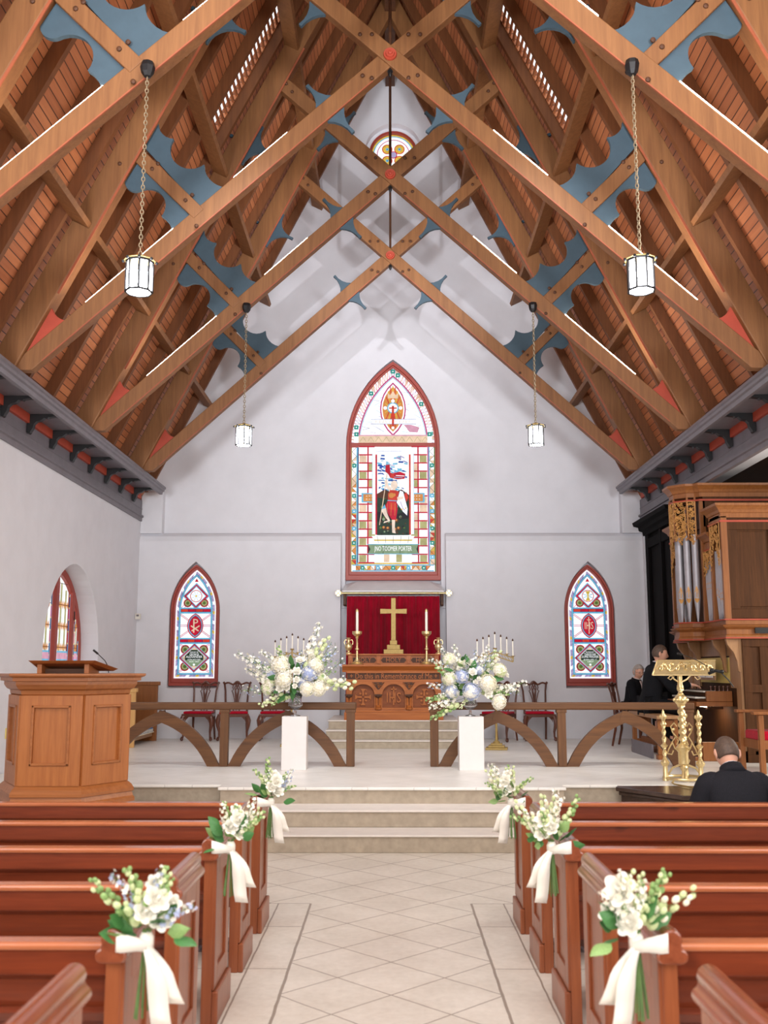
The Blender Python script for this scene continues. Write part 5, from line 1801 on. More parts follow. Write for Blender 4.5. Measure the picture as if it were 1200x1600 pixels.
for k in range(6):
    a = Vector(hp[k]); b = Vector(hp[(k + 1) % 6]); d = (b - a).normalized(); nrm = Vector((d.y, -d.x)); L = (b - a).length
    if nrm.dot((a + b) / 2 - pc) < 0: nrm = -nrm
    def P3(u, z, off):
        q = a + d * u + nrm * off
        return (q.x, q.y, z)
    def slab(m, u0, u1, z0, z1, o0, o1):
        vs = [P3(u0, z0, o0), P3(u1, z0, o0), P3(u1, z0, o1), P3(u0, z0, o1), P3(u0, z1, o0), P3(u1, z1, o0), P3(u1, z1, o1), P3(u0, z1, o1)]
        m.add(vs, [(0, 1, 2, 3), (7, 6, 5, 4), (0, 4, 5, 1), (1, 5, 6, 2), (2, 6, 7, 3), (3, 7, 4, 0)])
    m = MB(); o = 0.022; i0, i1, zl, zh = 0.095, L - 0.095, 0.86, 1.35
    slab(m, 0.0, i0, 0.70, 1.43, -0.01, o); slab(m, i1, L, 0.70, 1.43, -0.01, o); slab(m, i0, i1, 0.70, zl, -0.01, o); slab(m, i0, i1, zh, 1.43, -0.01, o)
    fr = m.build('panel_frame', 'pulpit_wood', t)
    m = MB()
    for (u0, u1, z0, z1) in ((i0, i0 + 0.022, zl, zh), (i1 - 0.022, i1, zl, zh), (i0, i1, zl, zl + 0.022), (i0, i1, zh - 0.022, zh)):
        slab(m, u0, u1, z0, z1, -0.005, o + 0.010)
    m.build('panel_moulding', 'pulpit_trim_wood', t, bevel=0.006)
    m = MB(); slab(m, i0 + 0.02, i1 - 0.02, zl + 0.02, zh - 0.02, -0.005, 0.004); m.build('panel', 'pulpit_wood', t)
# book desk, high edge towards the nave
bd = thing('book_desk', 'sloping wooden book desk on top of the pulpit', 'book desk', (-2.78, 8.72, 1.58))
m = MB()
yf, yb_ = 8.50, 8.86
m.add([(-3.03, yf, 1.665), (-2.52, yf, 1.665), (-2.44, yb_, 1.60), (-3.08, yb_, 1.60), (-3.06, yf - 0.03, 1.69), (-2.49, yf - 0.03, 1.69), (-2.40, yb_ + 0.02, 1.62), (-3.10, yb_ + 0.02, 1.62)],
      [(3, 2, 1, 0), (4, 5, 6, 7), (0, 1, 5, 4), (1, 2, 6, 5), (2, 3, 7, 6), (3, 0, 4, 7)])
m.build('desk_board', 'pulpit_trim_wood', bd, bevel=0.004)
for x in (-2.98, -2.58):
    MB().prism([(8.53, 1.58), (8.84, 1.58), (8.84, 1.604), (8.53, 1.66)], 'x', x - 0.02, x + 0.02).build('support', 'pulpit_trim_wood', bd, bevel=0.004)
MB().box(-2.96, -2.60, 8.62, 8.66, 1.581, 1.62).build('cross_piece', 'altar_dark_wood', bd)
o = MB().tube([(-2.50, 8.92, 1.585), (-2.50, 8.915, 1.63), (-2.53, 8.90, 1.69), (-2.60, 8.88, 1.76)], 0.004, 6).tube([(-2.59, 8.885, 1.75), (-2.63, 8.87, 1.785)], 0.009, 8)
mic_ = tag(o.build('microphone', 'black_iron', None, smooth=True), 'thin gooseneck microphone on top of the pulpit', 'microphone')

bd.location.z += 0.03
mic_.location.z += 0.03
# ================================================================ ORGAN SIDE
# dark panelled screen between the end wall and the organ
t = thing('panelled_screen', 'near-black panelled wood screen between the end wall and the organ', 'screen', (4.5, 16.3, ZP))
MB().box(4.47, 4.56, 15.3, 17.2, ZP, 3.95).build('panelling', 'ebony_wood', t)
for (y0_, y1_) in ((17.02, 17.2), (16.2, 16.32), (15.3, 15.42)):
    MB().box(4.42, 4.47, y0_, y1_, ZP, 3.95).build('stile', 'ebony_wood', t, bevel=0.006)
for z0 in (ZP, 1.4, 3.7):
    MB().box(4.425, 4.47, 15.3, 17.2, z0, z0 + 0.16).build('rail', 'ebony_wood', t, bevel=0.006)
m = MB()
for k in range(26):
    for (a, b) in ((15.45, 16.18), (16.34, 17.0)):
        z = 1.62 + k * 0.08
        m.add([(4.467, a, z), (4.467, b, z + 0.0), (4.467, b, z + 0.01), (4.467, a, z + 0.01)], [(0, 1, 2, 3)])
MB().prism([(4.56, 3.93), (4.40, 3.93), (4.39, 4.0), (4.33, 4.02), (4.32, 4.08), (4.24, 4.10), (4.22, 4.16), (4.56, 4.16)], 'y', 15.2, 17.25).build('cornice', 'ebony_wood', t)
# --- organ case
og = thing('pipe_organ', 'carved oak pipe organ with grey metal pipes on the right side', 'organ', (5.0, 14.05, ZP))
XF = 4.30
def flat_pr(z0, z1, x0, x1, y0_, y1_, name, mat, bev=0.004, par=None):
    return MB().box(x0, x1, y0_, y1_, z0, z1).build(name, mat, par or og, bevel=bev)
MB().box(4.52, 6.6, 12.92, 15.2, ZP, 2.03).build('lower_case', 'oak_dark', og)
MB().box(4.47, 6.6, 12.92, 12.98, ZP + 0.0, 0.62).build('skirting', 'oak_dark', og)
MB().box(XF + 0.09, 6.7, 12.90, 15.2, 2.25, 3.62).build('upper_case', 'oak_dark', og)
MB().box(XF + 0.05, 6.7, 13.72, 14.36, 3.6, 4.05).build('upper_case', 'oak_dark', og)
# impost mouldings
def mould(path, prof, name, mat, par):
    """profile swept along the open plan path (list of xy), offset outwards (left of travel)"""
    m = MB(); n = len(path); P = [Vector(p) for p in path]
    rows = []
    for i in range(n):
        if i == 0: d = (P[1] - P[0]).normalized(); nn = Vector((-d.y, d.x)); k = 1
        elif i == n - 1: d = (P[-1] - P[-2]).normalized(); nn = Vector((-d.y, d.x)); k = 1
        else:
            d1 = (P[i] - P[i - 1]).normalized(); d2 = (P[i + 1] - P[i]).normalized()
            n1 = Vector((-d1.y, d1.x)); n2 = Vector((-d2.y, d2.x)); nn = (n1 + n2).normalized(); k = 1 / max(0.3, nn.dot(n1))
        rows.append([(P[i].x + nn.x * o * k, P[i].y + nn.y * o * k, z) for o, z in prof])
    q = len(prof); vs = [p for r in rows for p in r]; fs = []
    for i in range(n - 1):
        for j in range(q):
            a = i * q + j; b = i * q + (j + 1) % q
            fs.append((a, a + q, b + q, b))
    fs.append(tuple(range(q))); fs.append(tuple(range((n - 1) * q, n * q))[::-1])
    m.add(vs, fs)
    return m.build(name, mat, par)
# plan of the front going from far end to near end (left of travel is outwards = -x side when heading -y ... )
TW = [(XF, 14.36), (4.13, 14.30), (4.0, 14.13), (4.0, 13.92), (4.146, 13.775), (4.25, 13.765), (XF, 13.765)]
front = [(6.6, 15.25), (XF, 15.25), (XF, 14.36)] + TW[1:-1] + [(XF, 13.765), (XF, 12.87), (6.6, 12.87)]
front_r = front[::-1]   # near to far: outwards is on the left
def outw(path, d):
    return path
prof_imp = [(-0.2, 2.03), (0.0, 2.03), (0.012, 2.05), (0.012, 2.07), (-0.005, 2.09), (-0.005, 2.15), (0.02, 2.165), (0.05, 2.185), (0.06, 2.20), (0.03, 2.21), (0.0, 2.215), (0.0, 2.265), (0.012, 2.27), (0.012, 2.285), (-0.2, 2.285)]
mould(front_r, prof_imp, 'impost', 'oak_warm', og)
mould(front_r, [(0.011, 2.034), (0.016, 2.034), (0.016, 2.05), (0.011, 2.05)], 'red_moulding', 'red_paint', og)
mould(front_r, [(0.011, 2.268), (0.018, 2.268), (0.018, 2.284), (0.011, 2.284)], 'red_moulding', 'red_paint', og)
# cornices of the towers and flats
def crown_prof(z, h=0.18):
    return [(-0.15, z - h), (0.0, z - h), (0.0, z - h + 0.06), (0.015, z - h + 0.065), (0.03, z - h + 0.10), (0.06, z - h + 0.13), (0.085, z - 0.03), (0.09, z), (-0.15, z)]
near = [(6.6, 12.87), (XF, 12.87), (XF, 13.36), (XF + 0.2, 13.36)]
far = [(XF + 0.2, 14.75), (XF, 14.75), (XF, 15.25), (6.6, 15.25)]
nflat = [(XF + 0.04, 13.38), (XF + 0.04, 13.76)]
fflat = [(XF + 0.04, 14.38), (XF + 0.04, 14.75)]
tower = [(6.6, 13.70), (XF, 13.70)] + TW[::-1][1:-1] + [(XF, 14.42), (6.6, 14.42)]
for path, z, nm in ((near, 3.78, 'near'), (far, 3.78, 'far'), (nflat, 3.48, ''), (fflat, 3.48, ''), (tower, 4.20, 't')):
    mould(path, crown_prof(z), 'crown_moulding', 'oak_warm', og)
    mould(path, [(0.0, z - 0.24), (0.012, z - 0.24), (0.012, z - 0.215), (0.0, z - 0.215)], 'red_moulding', 'red_paint', og)
# posts between the pipe fields
def post(x0, x1, y0_, y1_, z0, z1):
    MB().box(x0, x1, y0_, y1_, z0, z1).build('post', 'oak_warm', og, bevel=0.004)
for (ya, yb2, zt) in ((12.87, 12.93, 3.62), (13.31, 13.37, 3.62), (13.72, 13.77, 3.98), (14.36, 14.42, 3.98), (14.74, 14.80, 3.62), (15.19, 15.25, 3.62)):
    post(XF, XF + 0.08, ya, yb2, 2.28, zt)
for (x, y) in TW[1:-1]:
    MB().box(x - 0.012, x + 0.012, y - 0.012, y + 0.012, 3.42, 4.02).build('post', 'oak_warm', og)
# frieze boards under the crown
MB().box(XF, XF + 0.04, 12.93, 13.31, 3.56, 3.64).build('frieze', 'oak_warm', og)
MB().box(XF, XF + 0.04, 14.80, 15.19, 3.56, 3.64).build('frieze', 'oak_warm', og)
MB().box(XF + 0.03, XF + 0.06, 13.37, 13.72, 3.25, 3.34).build('frieze', 'oak_warm', og)
# pipes
def pipe(x, y, z0, zm, z1, r, lab=None):
    m = MB().lathe([(r * 0.25, z0), (r * 0.3, z0 + 0.02), (r, zm), (r, z1), (0, z1)], (x, y, 0), 12)
    p = m.build('pipe', 'tin_pipe', og, smooth=True)
    m = MB()
    d = -1.0
    # gold lips on the -x -y side
    an = math.atan2(-0.93, -0.36)
    def on_p(a, z, rr): return (x + rr * cos(a), y + rr * sin(a), z)
    rr = r * 1.02
    vs = []; fs = []
    zs = [zm + 0.0, zm + r * 0.9, zm + r * 1.8, zm + r * 2.6, zm + r * 3.4]
    ws = [0.75, 0.8, 0.6, 0.3, 0.0]
    for z, w_ in zip(zs, ws):
        vs += [on_p(an - w_, z, rr), on_p(an, z, rr), on_p(an + w_, z, rr)]
    for i in range(4):
        for j in range(2):
            a = i * 3 + j; fs.append((a, a + 1, a + 4, a + 3))
    m.add(vs, fs)
    vs = []; fs = []
    for z, w_, q in ((zm - 0.01, 0.75, 1.0), (zm - r * 0.9, 0.6, .96), (zm - r * 1.5, 0.1, .92)):
        vs += [on_p(an - w_, z, rr * q), on_p(an, z, rr * q), on_p(an + w_, z, rr * q)]
    for i in range(2):
        for j in range(2):
            a = i * 3 + j; fs.append((a, a + 1, a + 4, a + 3))
    m.add(vs, fs)
    m.build('lip', 'gilt', p)
    return p
for (x, y) in ((4.20, 14.26), (4.10, 14.13), (4.075, 14.0), (4.14, 13.86), (4.235, 13.80)):
    pipe(x, y, 2.29, 2.62, 3.5, 0.048)
for k in range(6):
    pipe(XF + 0.06, 12.97 + k * 0.062, 2.29, 2.56 + 0.03 * abs(k - 2.5), 3.2, 0.028)
for k in range(6):
    pipe(XF + 0.06, 13.41 + k * 0.058, 2.29, 2.75, 3.1, 0.027)
for k in range(6):
    pipe(XF + 0.06, 14.84 + k * 0.062, 2.29, 2.56, 3.2, 0.028)
for k in range(5):
    pipe(XF + 0.06, 14.44 + k * 0.06, 2.29, 2.7, 3.1, 0.026)
# pierced gilded carving
def carving(p0_, p1_, z0, z1, shape, seed, dens=260):
    """scrollwork filling a panel from plan point p0 to p1; shape(u)->lower edge 0..1"""
    p0_ = Vector(p0_); p1_ = Vector(p1_); d = (p1_ - p0_); L = d.length; d.normalize(); nn = Vector((d.y, -d.x))
    if nn.x > 0: nn = -nn
    m = MB(); r_ = random.Random(seed)
    def P(u, z, o=0.0):
        q = p0_ + d * u + nn * (0.012 + o); return (q.x, q.y, z)
    cnt = int(dens * L * (z1 - z0) * 4)
    for i in range(cnt):
        u = r_.uniform(0.02, L - 0.02); z = r_.uniform(z0, z1 - 0.015)
        if z < z0 + (z1 - z0) * shape(u / L): continue
        R0 = r_.uniform(0.012, 0.024); a0 = r_.uniform(0, 6.28); sp_ = r_.choice((-1, 1))
        pts = []
        for j in range(7):
            q = j / 6
            rr = R0 * (1 - 0.6 * q)
            pts.append(P(min(L, max(0, u + rr * cos(a0 + sp_ * q * 5))), z + rr * sin(a0 + sp_ * q * 5), r_.uniform(0, 0.006)))
        m.tube(pts, [0.003 + 0.0035 * (1 - j / 6) for j in range(7)], 5)
    return m.build('pierced_carving', 'gilt', og)
def edge(p0_, p1_, z0, z1):
    p0_ = Vector(p0_); p1_ = Vector(p1_); d = (p1_ - p0_).normalized(); nn = Vector((d.y, -d.x)); nn = nn if nn.x < 0 else -nn
    m = MB()
    a = p0_ + nn * 0.01; b = p1_ + nn * 0.01
    for (q, r2) in (((a.x, a.y, z1), (b.x, b.y, z1)), ((a.x, a.y, z0), (a.x, a.y, z1)), ((b.x, b.y, z0), (b.x, b.y, z1))):
        m.tube([q, r2], 0.005, 5)
    m.build('carving_edge', 'gilt', og)
zt0, zt1 = 3.42, 3.96
for i, (a, b) in enumerate(((TW[1], TW[2]), (TW[2], TW[3]), (TW[3], TW[4]), (TW[4], TW[5]))):
    carving(a, b, zt0 - 0.06, zt1, lambda u: 0.1 * abs(sin(u * 6)), 10 + i, 380)
    edge(a, b, zt0 + 0.05, zt1)
carving((XF, 13.31), (XF, 12.93), 2.85, 3.54, lambda u: 0.72 - 0.7 * (2 * abs(u - 0.5)) ** 1.2 + 0.0, 31, 300)
carving((XF, 15.19), (XF, 14.80), 2.85, 3.54, lambda u: 0.72 - 0.7 * (2 * abs(u - 0.5)) ** 1.2, 32, 300)
carving((XF + 0.03, 13.72), (XF + 0.03, 13.37), 2.85, 3.24, lambda u: 0.65 - 0.6 * (1 - u), 33, 300)
edge((XF, 13.31), (XF, 12.93), 3.0, 3.55); edge((XF + .03, 13.72), (XF + .03, 13.37), 3.0, 3.24)
# side of the case facing the nave: frame and raised panels
ys = 12.90
m = MB()
def sframe(m, x0, x1, z0, z1, cells, w_=0.12, yy=ys):
    m.box(x0, x1, yy - 0.026, yy, z0, z0 + w_); m.box(x0, x1, yy - 0.026, yy, z1 - w_, z1)
    for x in cells:
        m.box(x, x + w_, yy - 0.0262, yy, z0 + w_ - 0.001, z1 - w_ + 0.001)
sframe(m, XF + 0.081, 6.5, 2.29, 3.56, (XF + 0.081, 4.92, 5.5, 6.1)); m.build('side_frame', 'oak_dark', og, bevel=0.005)
m = MB(); sframe(m, 4.5, 6.5, ZP, 2.03, (4.5, 4.72, 5.25, 5.9), 0.10, 12.92); m.box(4.5, 6.5, 12.891, 12.92, 1.35, 1.45); m.build('side_frame', 'oak_dark', og, bevel=0.005)
for x in (XF + 0.15, 5.05, 5.65):
    MB().box(x, x + 0.42 - (0.0), 12.885, 12.90, 2.44, 3.42).build('side_panel', 'oak_warm' if x > 4.9 else 'oak_dark', og, bevel=0.012)
MB().box(4.86, 5.13, 12.905, 12.925, 0.62, 1.33).build('side_panel', 'oak_warm', og, bevel=0.01)
MB().box(5.39, 5.86, 12.905, 12.925, 0.62, 1.33).build('side_panel', 'oak_warm', og, bevel=0.01)
MB().box(4.66, 5.0, 12.84, 12.86, 2.10, 2.2).build('grille', 'black_iron', og)
# front of the lower case: posts, corbels, music desk recess, keyboards
for (ya, yb2) in ((12.92, 13.10), (15.0, 15.2)):
    MB().box(4.47, 4.54, ya, yb2, ZP, 2.03).build('post', 'oak_light', og, bevel=0.005)
for yy in (12.96, 13.5, 14.6, 15.16):
    MB().prism([(4.48, 2.03), (4.31, 2.03), (4.33, 1.95), (4.40, 1.86), (4.44, 1.75), (4.455, 1.62), (4.48, 1.6)], 'y', yy - 0.03, yy + 0.03).build('corbel', 'oak_light', og)
MB().box(4.49, 4.53, 13.10, 15.0, 1.82, 2.03).box(4.49, 4.53, 13.10, 13.38, 1.40, 1.82).box(4.49, 4.53, 14.7, 15.0, 1.40, 1.82).build('front_panel', 'oak_light', og, bevel=0.004)
MB().box(4.505, 4.519, 13.38, 14.7, 1.46, 1.80).build('music_recess', 'cream_paint_lamplight', og)  # yellow colour stands for warm lamplight in the recess
MB().box(4.36, 4.38, 13.62, 14.38, 1.50, 1.74).xf(Matrix.Translation((0, 0, 0))).build('music_desk', 'oak_light', og)
MB().box(4.350, 4.357, 13.68, 13.98, 1.53, 1.72).build('sheet_music', 'paper', og)
MB().box(4.350, 4.357, 14.02, 14.32, 1.53, 1.72).build('sheet_music', 'paper', og)
for ya in (13.36, 14.66):
    MB().box(4.16, 4.50, ya, ya + 0.06, 1.222, 1.36).build('key_cheek', 'oak_warm', og, bevel=0.008)
MB().box(4.02, 4.50, 13.36, 14.74, 1.16, 1.22).build('key_table', 'oak_warm', og, bevel=0.005)
for j, (xx, zz) in enumerate(((4.05, 1.26), (4.16, 1.34))):
    k_ = MB().box(xx, xx + 0.15, 13.50, 14.60, zz, zz + 0.02).build('keyboard', 'ivory', og)
    mm = MB(); i = 0
    for q in range(40):
        if q % 7 in (2, 6): continue
        mm.box(xx + 0.05, xx + 0.15, 13.515 + q * 0.0268, 13.525 + q * 0.0268, zz + 0.02, zz + 0.03)
    mm.build('black_keys', 'eye', k_)
    MB().box(xx + 0.02, xx + 0.16, 13.46, 14.64, zz - 0.055, zz - 0.002).build('key_frame', 'oak_dark', og)
for j in range(5):
    for (yy) in (13.40, 14.70):
        MB().lathe([(0, 0), (0.012, 0), (0.006, 0.02), (0.006, 0.045), (0.016, 0.05), (0.016, 0.062), (0, 0.065)], (0, 0, 0), 8).xf(Matrix.Translation((4.45 - j * 0.055, yy - 0.01, 1.362))).build('stop_knob', 'chair_wood', og, smooth=True)
MB().box(4.2, 4.4, 13.45, 13.55, 1.12, 1.155).build('lamp_housing', 'oak_dark', og)
MB().box(4.18, 4.40, 13.5, 13.95, 1.145, 1.155).build('pedal_lamp', 'organ_lamp_glow', og)
MB().prism([(4.53, 0.60), (4.50, 1.16), (4.53, 1.16)], 'y', 13.1, 15.0).build('kick_panel', 'oak_dark', og)
MB().box(3.75, 4.53, 13.15, 14.95, ZP + 0.001, 0.53).box(4.0, 4.53, 13.1, 13.16, ZP + 0.001, 0.72).build('pedalboard', 'oak_warm', og, bevel=0.006)
for k in range(24):
    MB().box(3.85, 4.50, 13.22 + k * 0.07, 13.245 + k * 0.07, 0.53, 0.56).build('pedal', 'oak_light' if k % 3 else 'chair_wood', og)
# --- organ bench
t = thing('organ_bench', 'oak organ bench with open end frames in front of the organ', 'bench', (3.6, 14.05, ZP))
MB().box(3.47, 3.77, 13.28, 14.85, 1.0, 1.045).build('seat', 'oak_light', t, bevel=0.006)
for yy in (13.36, 14.72):
    for xx in (3.49, 3.70):
        MB().box(xx, xx + 0.06, yy - 0.03, yy + 0.03, ZP + 0.06, 1.0).box(xx - 0.015, xx + 0.075, yy - 0.05, yy + 0.05, ZP, ZP + 0.06).build('leg', 'oak_warm', t, bevel=0.004)
    MB().box(3.55, 3.70, yy - 0.02, yy + 0.02, 0.90, 0.99).box(3.55, 3.70, yy - 0.02, yy + 0.02, 0.60, 0.66).build('stretcher', 'oak_warm', t)
MB().box(3.60, 3.64, 13.39, 14.69, 0.62, 0.70).build('stretcher', 'oak_warm', t)
tag(MB().prism([(3.47, 13.5), (3.47, 14.6), (3.44, 14.6), (3.44, 13.5)], 'z', ZP, 0.66).build('low_board', 'grey_paint', None), 'low grey board standing on the floor under the organ bench', 'board')

# --- brass lectern on twisted columns
lc = thing('lectern', 'ornate brass lectern with spiral columns and a sloping bookplate', 'lectern', (3.12, 10.85, ZP))
LXc, LYc = 3.12, 10.92
def twist(x, y, z0, z1, r, turns, name, par, taper=1.0):
    m = MB(); n = max(8, int((z1 - z0) / 0.012)); seg = 10
    vs = []
    for i in range(n + 1):
        z = z0 + (z1 - z0) * i / n
        for j in range(seg):
            a = 2 * PI * j / seg
            rr = r * (1 + 0.28 * cos(2 * a - 2 * PI * turns * i / n))
            vs.append((x + rr * cos(a), y + rr * sin(a), z))
    fs = []
    for i in range(n):
        for j in range(seg):
            a = i * seg + j; b = i * seg + (j + 1) % seg
            fs.append((a, b, b + seg, a + seg))
    m.add(vs, fs)
    return m.build(name, 'brass', par, smooth=True)
m = MB().lathe([(0, ZP + 0.10), (0.03, ZP + 0.10), (0.045, ZP + 0.13), (0.035, ZP + 0.15), (0.055, ZP + 0.17), (0.055, ZP + 0.29), (0.07, ZP + 0.31), (0.075, ZP + 0.34), (0.05, ZP + 0.37), (0.038, ZP + 0.38)], (LXc, LYc, 0), 12)
m.build('shaft_foot', 'brass', lc, smooth=True)
twist(LXc, LYc, ZP + 0.37, 1.27, 0.034, 6, 'spiral_shaft', lc)
m = MB().lathe([(0.03, 1.26), (0.05, 1.275), (0.066, 1.295), (0.07, 1.32), (0.066, 1.345), (0.05, 1.365), (0.03, 1.38)], (LXc, LYc, 0), 12)
for k in range(8):
    m.ball((LXc + 0.068 * cos(k * PI / 4), LYc + 0.068 * sin(k * PI / 4), 1.32), 0.02, 8, 6)
m.build('knop', 'brass', lc, smooth=True)
twist(LXc, LYc, 1.37, 1.46, 0.03, 1.2, 'spiral_shaft', lc)
MB().lathe([(0.036, 1.45), (0.036, 1.47), (0.028, 1.48), (0.026, 1.62), (0.045, 1.66), (0.0, 1.665)], (LXc, LYc, 0), 10).build('upper_shaft', 'brass', lc, smooth=True)
for k in range(3):
    a = R((190, 308, 68)[k])
    px_, py_ = LXc + 0.21 * cos(a), LYc + 0.21 * sin(a)
    c_ = MB().lathe([(0.0, ZP + 0.0), (0.032, ZP + 0.0), (0.032, ZP + 0.02), (0.026, ZP + 0.03), (0.026, ZP + 0.15), (0.034, ZP + 0.155), (0.044, ZP + 0.175), (0.05, ZP + 0.19), (0.034, ZP + 0.21), (0.024, ZP + 0.22)], (px_, py_, 0), 12).build('column_foot', 'brass', lc, smooth=True)
    twist(px_, py_, ZP + 0.22, ZP + 0.58, 0.019, 5, 'side_column', lc)
    MB().lathe([(0.02, ZP + 0.34), (0.036, ZP + 0.355), (0.04, ZP + 0.365), (0.02, ZP + 0.38)], (px_, py_, 0), 10).build('collar', 'brass', lc, smooth=True)
    m = MB().lathe([(0.02, ZP + 0.57), (0.036, ZP + 0.585), (0.03, ZP + 0.60), (0.018, ZP + 0.615), (0.02, ZP + 0.63), (0.034, ZP + 0.655), (0.03, ZP + 0.68), (0.016, ZP + 0.70), (0.014, ZP + 0.72), (0.0, ZP + 0.745)], (px_, py_, 0), 10)
    for q in range(4):
        m.ball((px_ + 0.03 * cos(q * PI / 2), py_ + 0.03 * sin(q * PI / 2), ZP + 0.665), (0.014, 0.014, 0.022), 6, 5)
    m.build('finial', 'brass', lc, smooth=True)
    # scroll between shaft and column
    d = Vector((cos(a), sin(a)))
    def S(r_, z): return (LXc + d.x * r_, LYc + d.y * r_, z)
    m = MB()
    m.tube([S(0.03, ZP + 0.30), S(0.09, ZP + 0.33), S(0.12, ZP + 0.40), S(0.08, ZP + 0.45), S(0.05, ZP + 0.41), S(0.07, ZP + 0.37)], 0.008, 6)
    m.tube([S(0.12, ZP + 0.39), S(0.16, ZP + 0.33), S(0.18, ZP + 0.28), S(0.13, ZP + 0.27), S(0.11, ZP + 0.31)], 0.008, 6)
    m.tube([S(0.06, ZP + 0.44), S(0.11, ZP + 0.50), S(0.13, ZP + 0.56), S(0.09, ZP + 0.60), S(0.06, ZP + 0.56)], 0.008, 6)
    m.ball(S(0.10, ZP + 0.53), 0.018, 8, 6)
    m.build('scroll', 'brass', lc, smooth=True)
m = MB()
m.tube([(LXc + 0.21 * cos(i * PI / 12), LYc + 0.21 * sin(i * PI / 12), ZP + 0.025) for i in range(25)], 0.016, 8, cap=False)
for k in range(3):
    a = R((250, 10, 130)[k])
    m.tube([(LXc + 0.04 * cos(a), LYc + 0.04 * sin(a), ZP + 0.16), (LXc + 0.14 * cos(a), LYc + 0.14 * sin(a), ZP + 0.12), (LXc + 0.21 * cos(a), LYc + 0.21 * sin(a), ZP + 0.03)], 0.012, 6)
m.build('base_ring', 'brass', lc, smooth=True)
# bookplate: trapezium leaning away from the nave
bp = Matrix.Translation((LXc - 0.0, LYc - 0.02, 1.66)) @ Matrix.Rotation(R(-18), 4, 'Z') @ Matrix.Rotation(R(-28), 4, 'X')
m = MB().prism([(-0.36, -0.16), (0.30, -0.16), (0.36, 0.16), (-0.28, 0.16)], 'z', -0.008, 0.008)
m = MB()
bpY = LYc - 0.1
def BP(u, v, o=0.0):
    """u across, v 0 bottom .. 1 top; plate tilts away at the top"""
    half = 0.335 + 0.0 * v
    return (LXc + 0.02 + u * half + (v * 0.075 * (1 if u < 0 else 0.3)), bpY + v * 0.10 - o, 1.585 + v * 0.155)
def plate(m, o0, o1):
    cs_ = [(-1.02, 0), (0.98, 0), (1.05, 1), (-1.0, 1)]
    vs = [BP(u, v, o0) for u, v in cs_] + [BP(u, v, o1) for u, v in cs_]
    m.add(vs, [(0, 1, 2, 3), (7, 6, 5, 4), (0, 4, 5, 1), (1, 5, 6, 2), (2, 6, 7, 3), (3, 7, 4, 0)])
plate(m, -0.008, 0.008)
m.build('bookplate', 'brass', lc, bevel=0.003)
m = MB()
m.tube([BP(-1.02, 0, .01), BP(0.98, 0, .01), BP(1.05, 1, .01), BP(-1.0, 1, .01), BP(-1.02, 0, .01)], 0.008, 6)
for s2 in (-1, 1):
    m.tube([BP(s2 * (0.05 + 0.8 * q), 0.5 + 0.22 * sin(q * 9), 0.014) for q in [i / 16 for i in range(17)]], 0.009, 5)
    for c_ in (0.3, 0.58, 0.82):
        m.tube([BP(s2 * (c_ + 0.10 * (1 - q / 12) * cos(q * 0.7)), 0.45 + 0.28 * (1 - q / 12) * sin(q * 0.7), 0.014) for q in range(12)], 0.008, 5)
        m.tube([BP(s2 * (c_ - 0.1 + 0.09 * (1 - q / 12) * cos(2 - q * 0.7)), 0.72 + 0.2 * (1 - q / 12) * sin(2 - q * 0.7), 0.014) for q in range(12)], 0.007, 5)
    m.tube([BP(s2 * 0.42, 0.0, 0.01), BP(s2 * 0.50, -0.22, 0.01), BP(s2 * 0.40, -0.32, 0.01), BP(s2 * 0.32, -0.12, 0.01)], 0.006, 5)
for q in range(8):
    m.ball(BP(0.05 * cos(q * PI / 4), 0.6 + 0.18 * sin(q * PI / 4), 0.018), 0.016, 6, 5)
m.build('scrollwork', 'brass', lc, smooth=True)
for s2 in (-1, 1):
    MB().tube([(LXc, LYc, 1.50), (LXc + s2 * 0.07, LYc - 0.03, 1.54), (LXc + s2 * 0.12, LYc - 0.06, 1.60), (LXc + s2 * 0.08, LYc - 0.08, 1.63)], 0.009, 6).build('bracket', 'brass', lc, smooth=True)
# microphone with its clip on the right of the lectern
mc = thing('microphone', 'black microphone and clip fixed to the right edge of the brass lectern', 'microphone', (3.42, 10.72, 1.6))
MB().tube([(3.38, 10.75, 1.60), (3.44, 10.70, 1.63), (3.50, 10.68, 1.615)], 0.016, 8).ball((3.41, 10.72, 1.63), 0.028, 8, 6).ball((3.50, 10.68, 1.62), 0.022, 8, 6).build('clip', 'black_iron', mc, smooth=True)
MB().tube([(3.42, 10.72, 1.64), (3.33, 10.70, 1.69), (3.22, 10.68, 1.75), (3.08, 10.66, 1.80)], 0.004, 6).tube([(3.08, 10.66, 1.80), (3.03, 10.655, 1.81)], 0.012, 8).build('gooseneck', 'black_iron', mc, smooth=True)
MB().tube([(3.50, 10.68, 1.60), (3.56, 10.66, 1.53), (3.60, 10.64, 1.46)], 0.006, 6).build('cable', 'black_iron', mc, smooth=True)
tag(MB().tube([(2.95, 10.72, ZP + 0.012), (2.90, 10.6, ZP + 0.012), (2.88, 10.45, ZP + 0.012), (2.93, 10.30, ZP + 0.012), (3.0, 10.15, ZP + 0.012)], 0.008, 6).build('cable', 'brass_dull', None, smooth=True), 'thin cable trailing from the lectern base over the dark wood platform', 'cable')

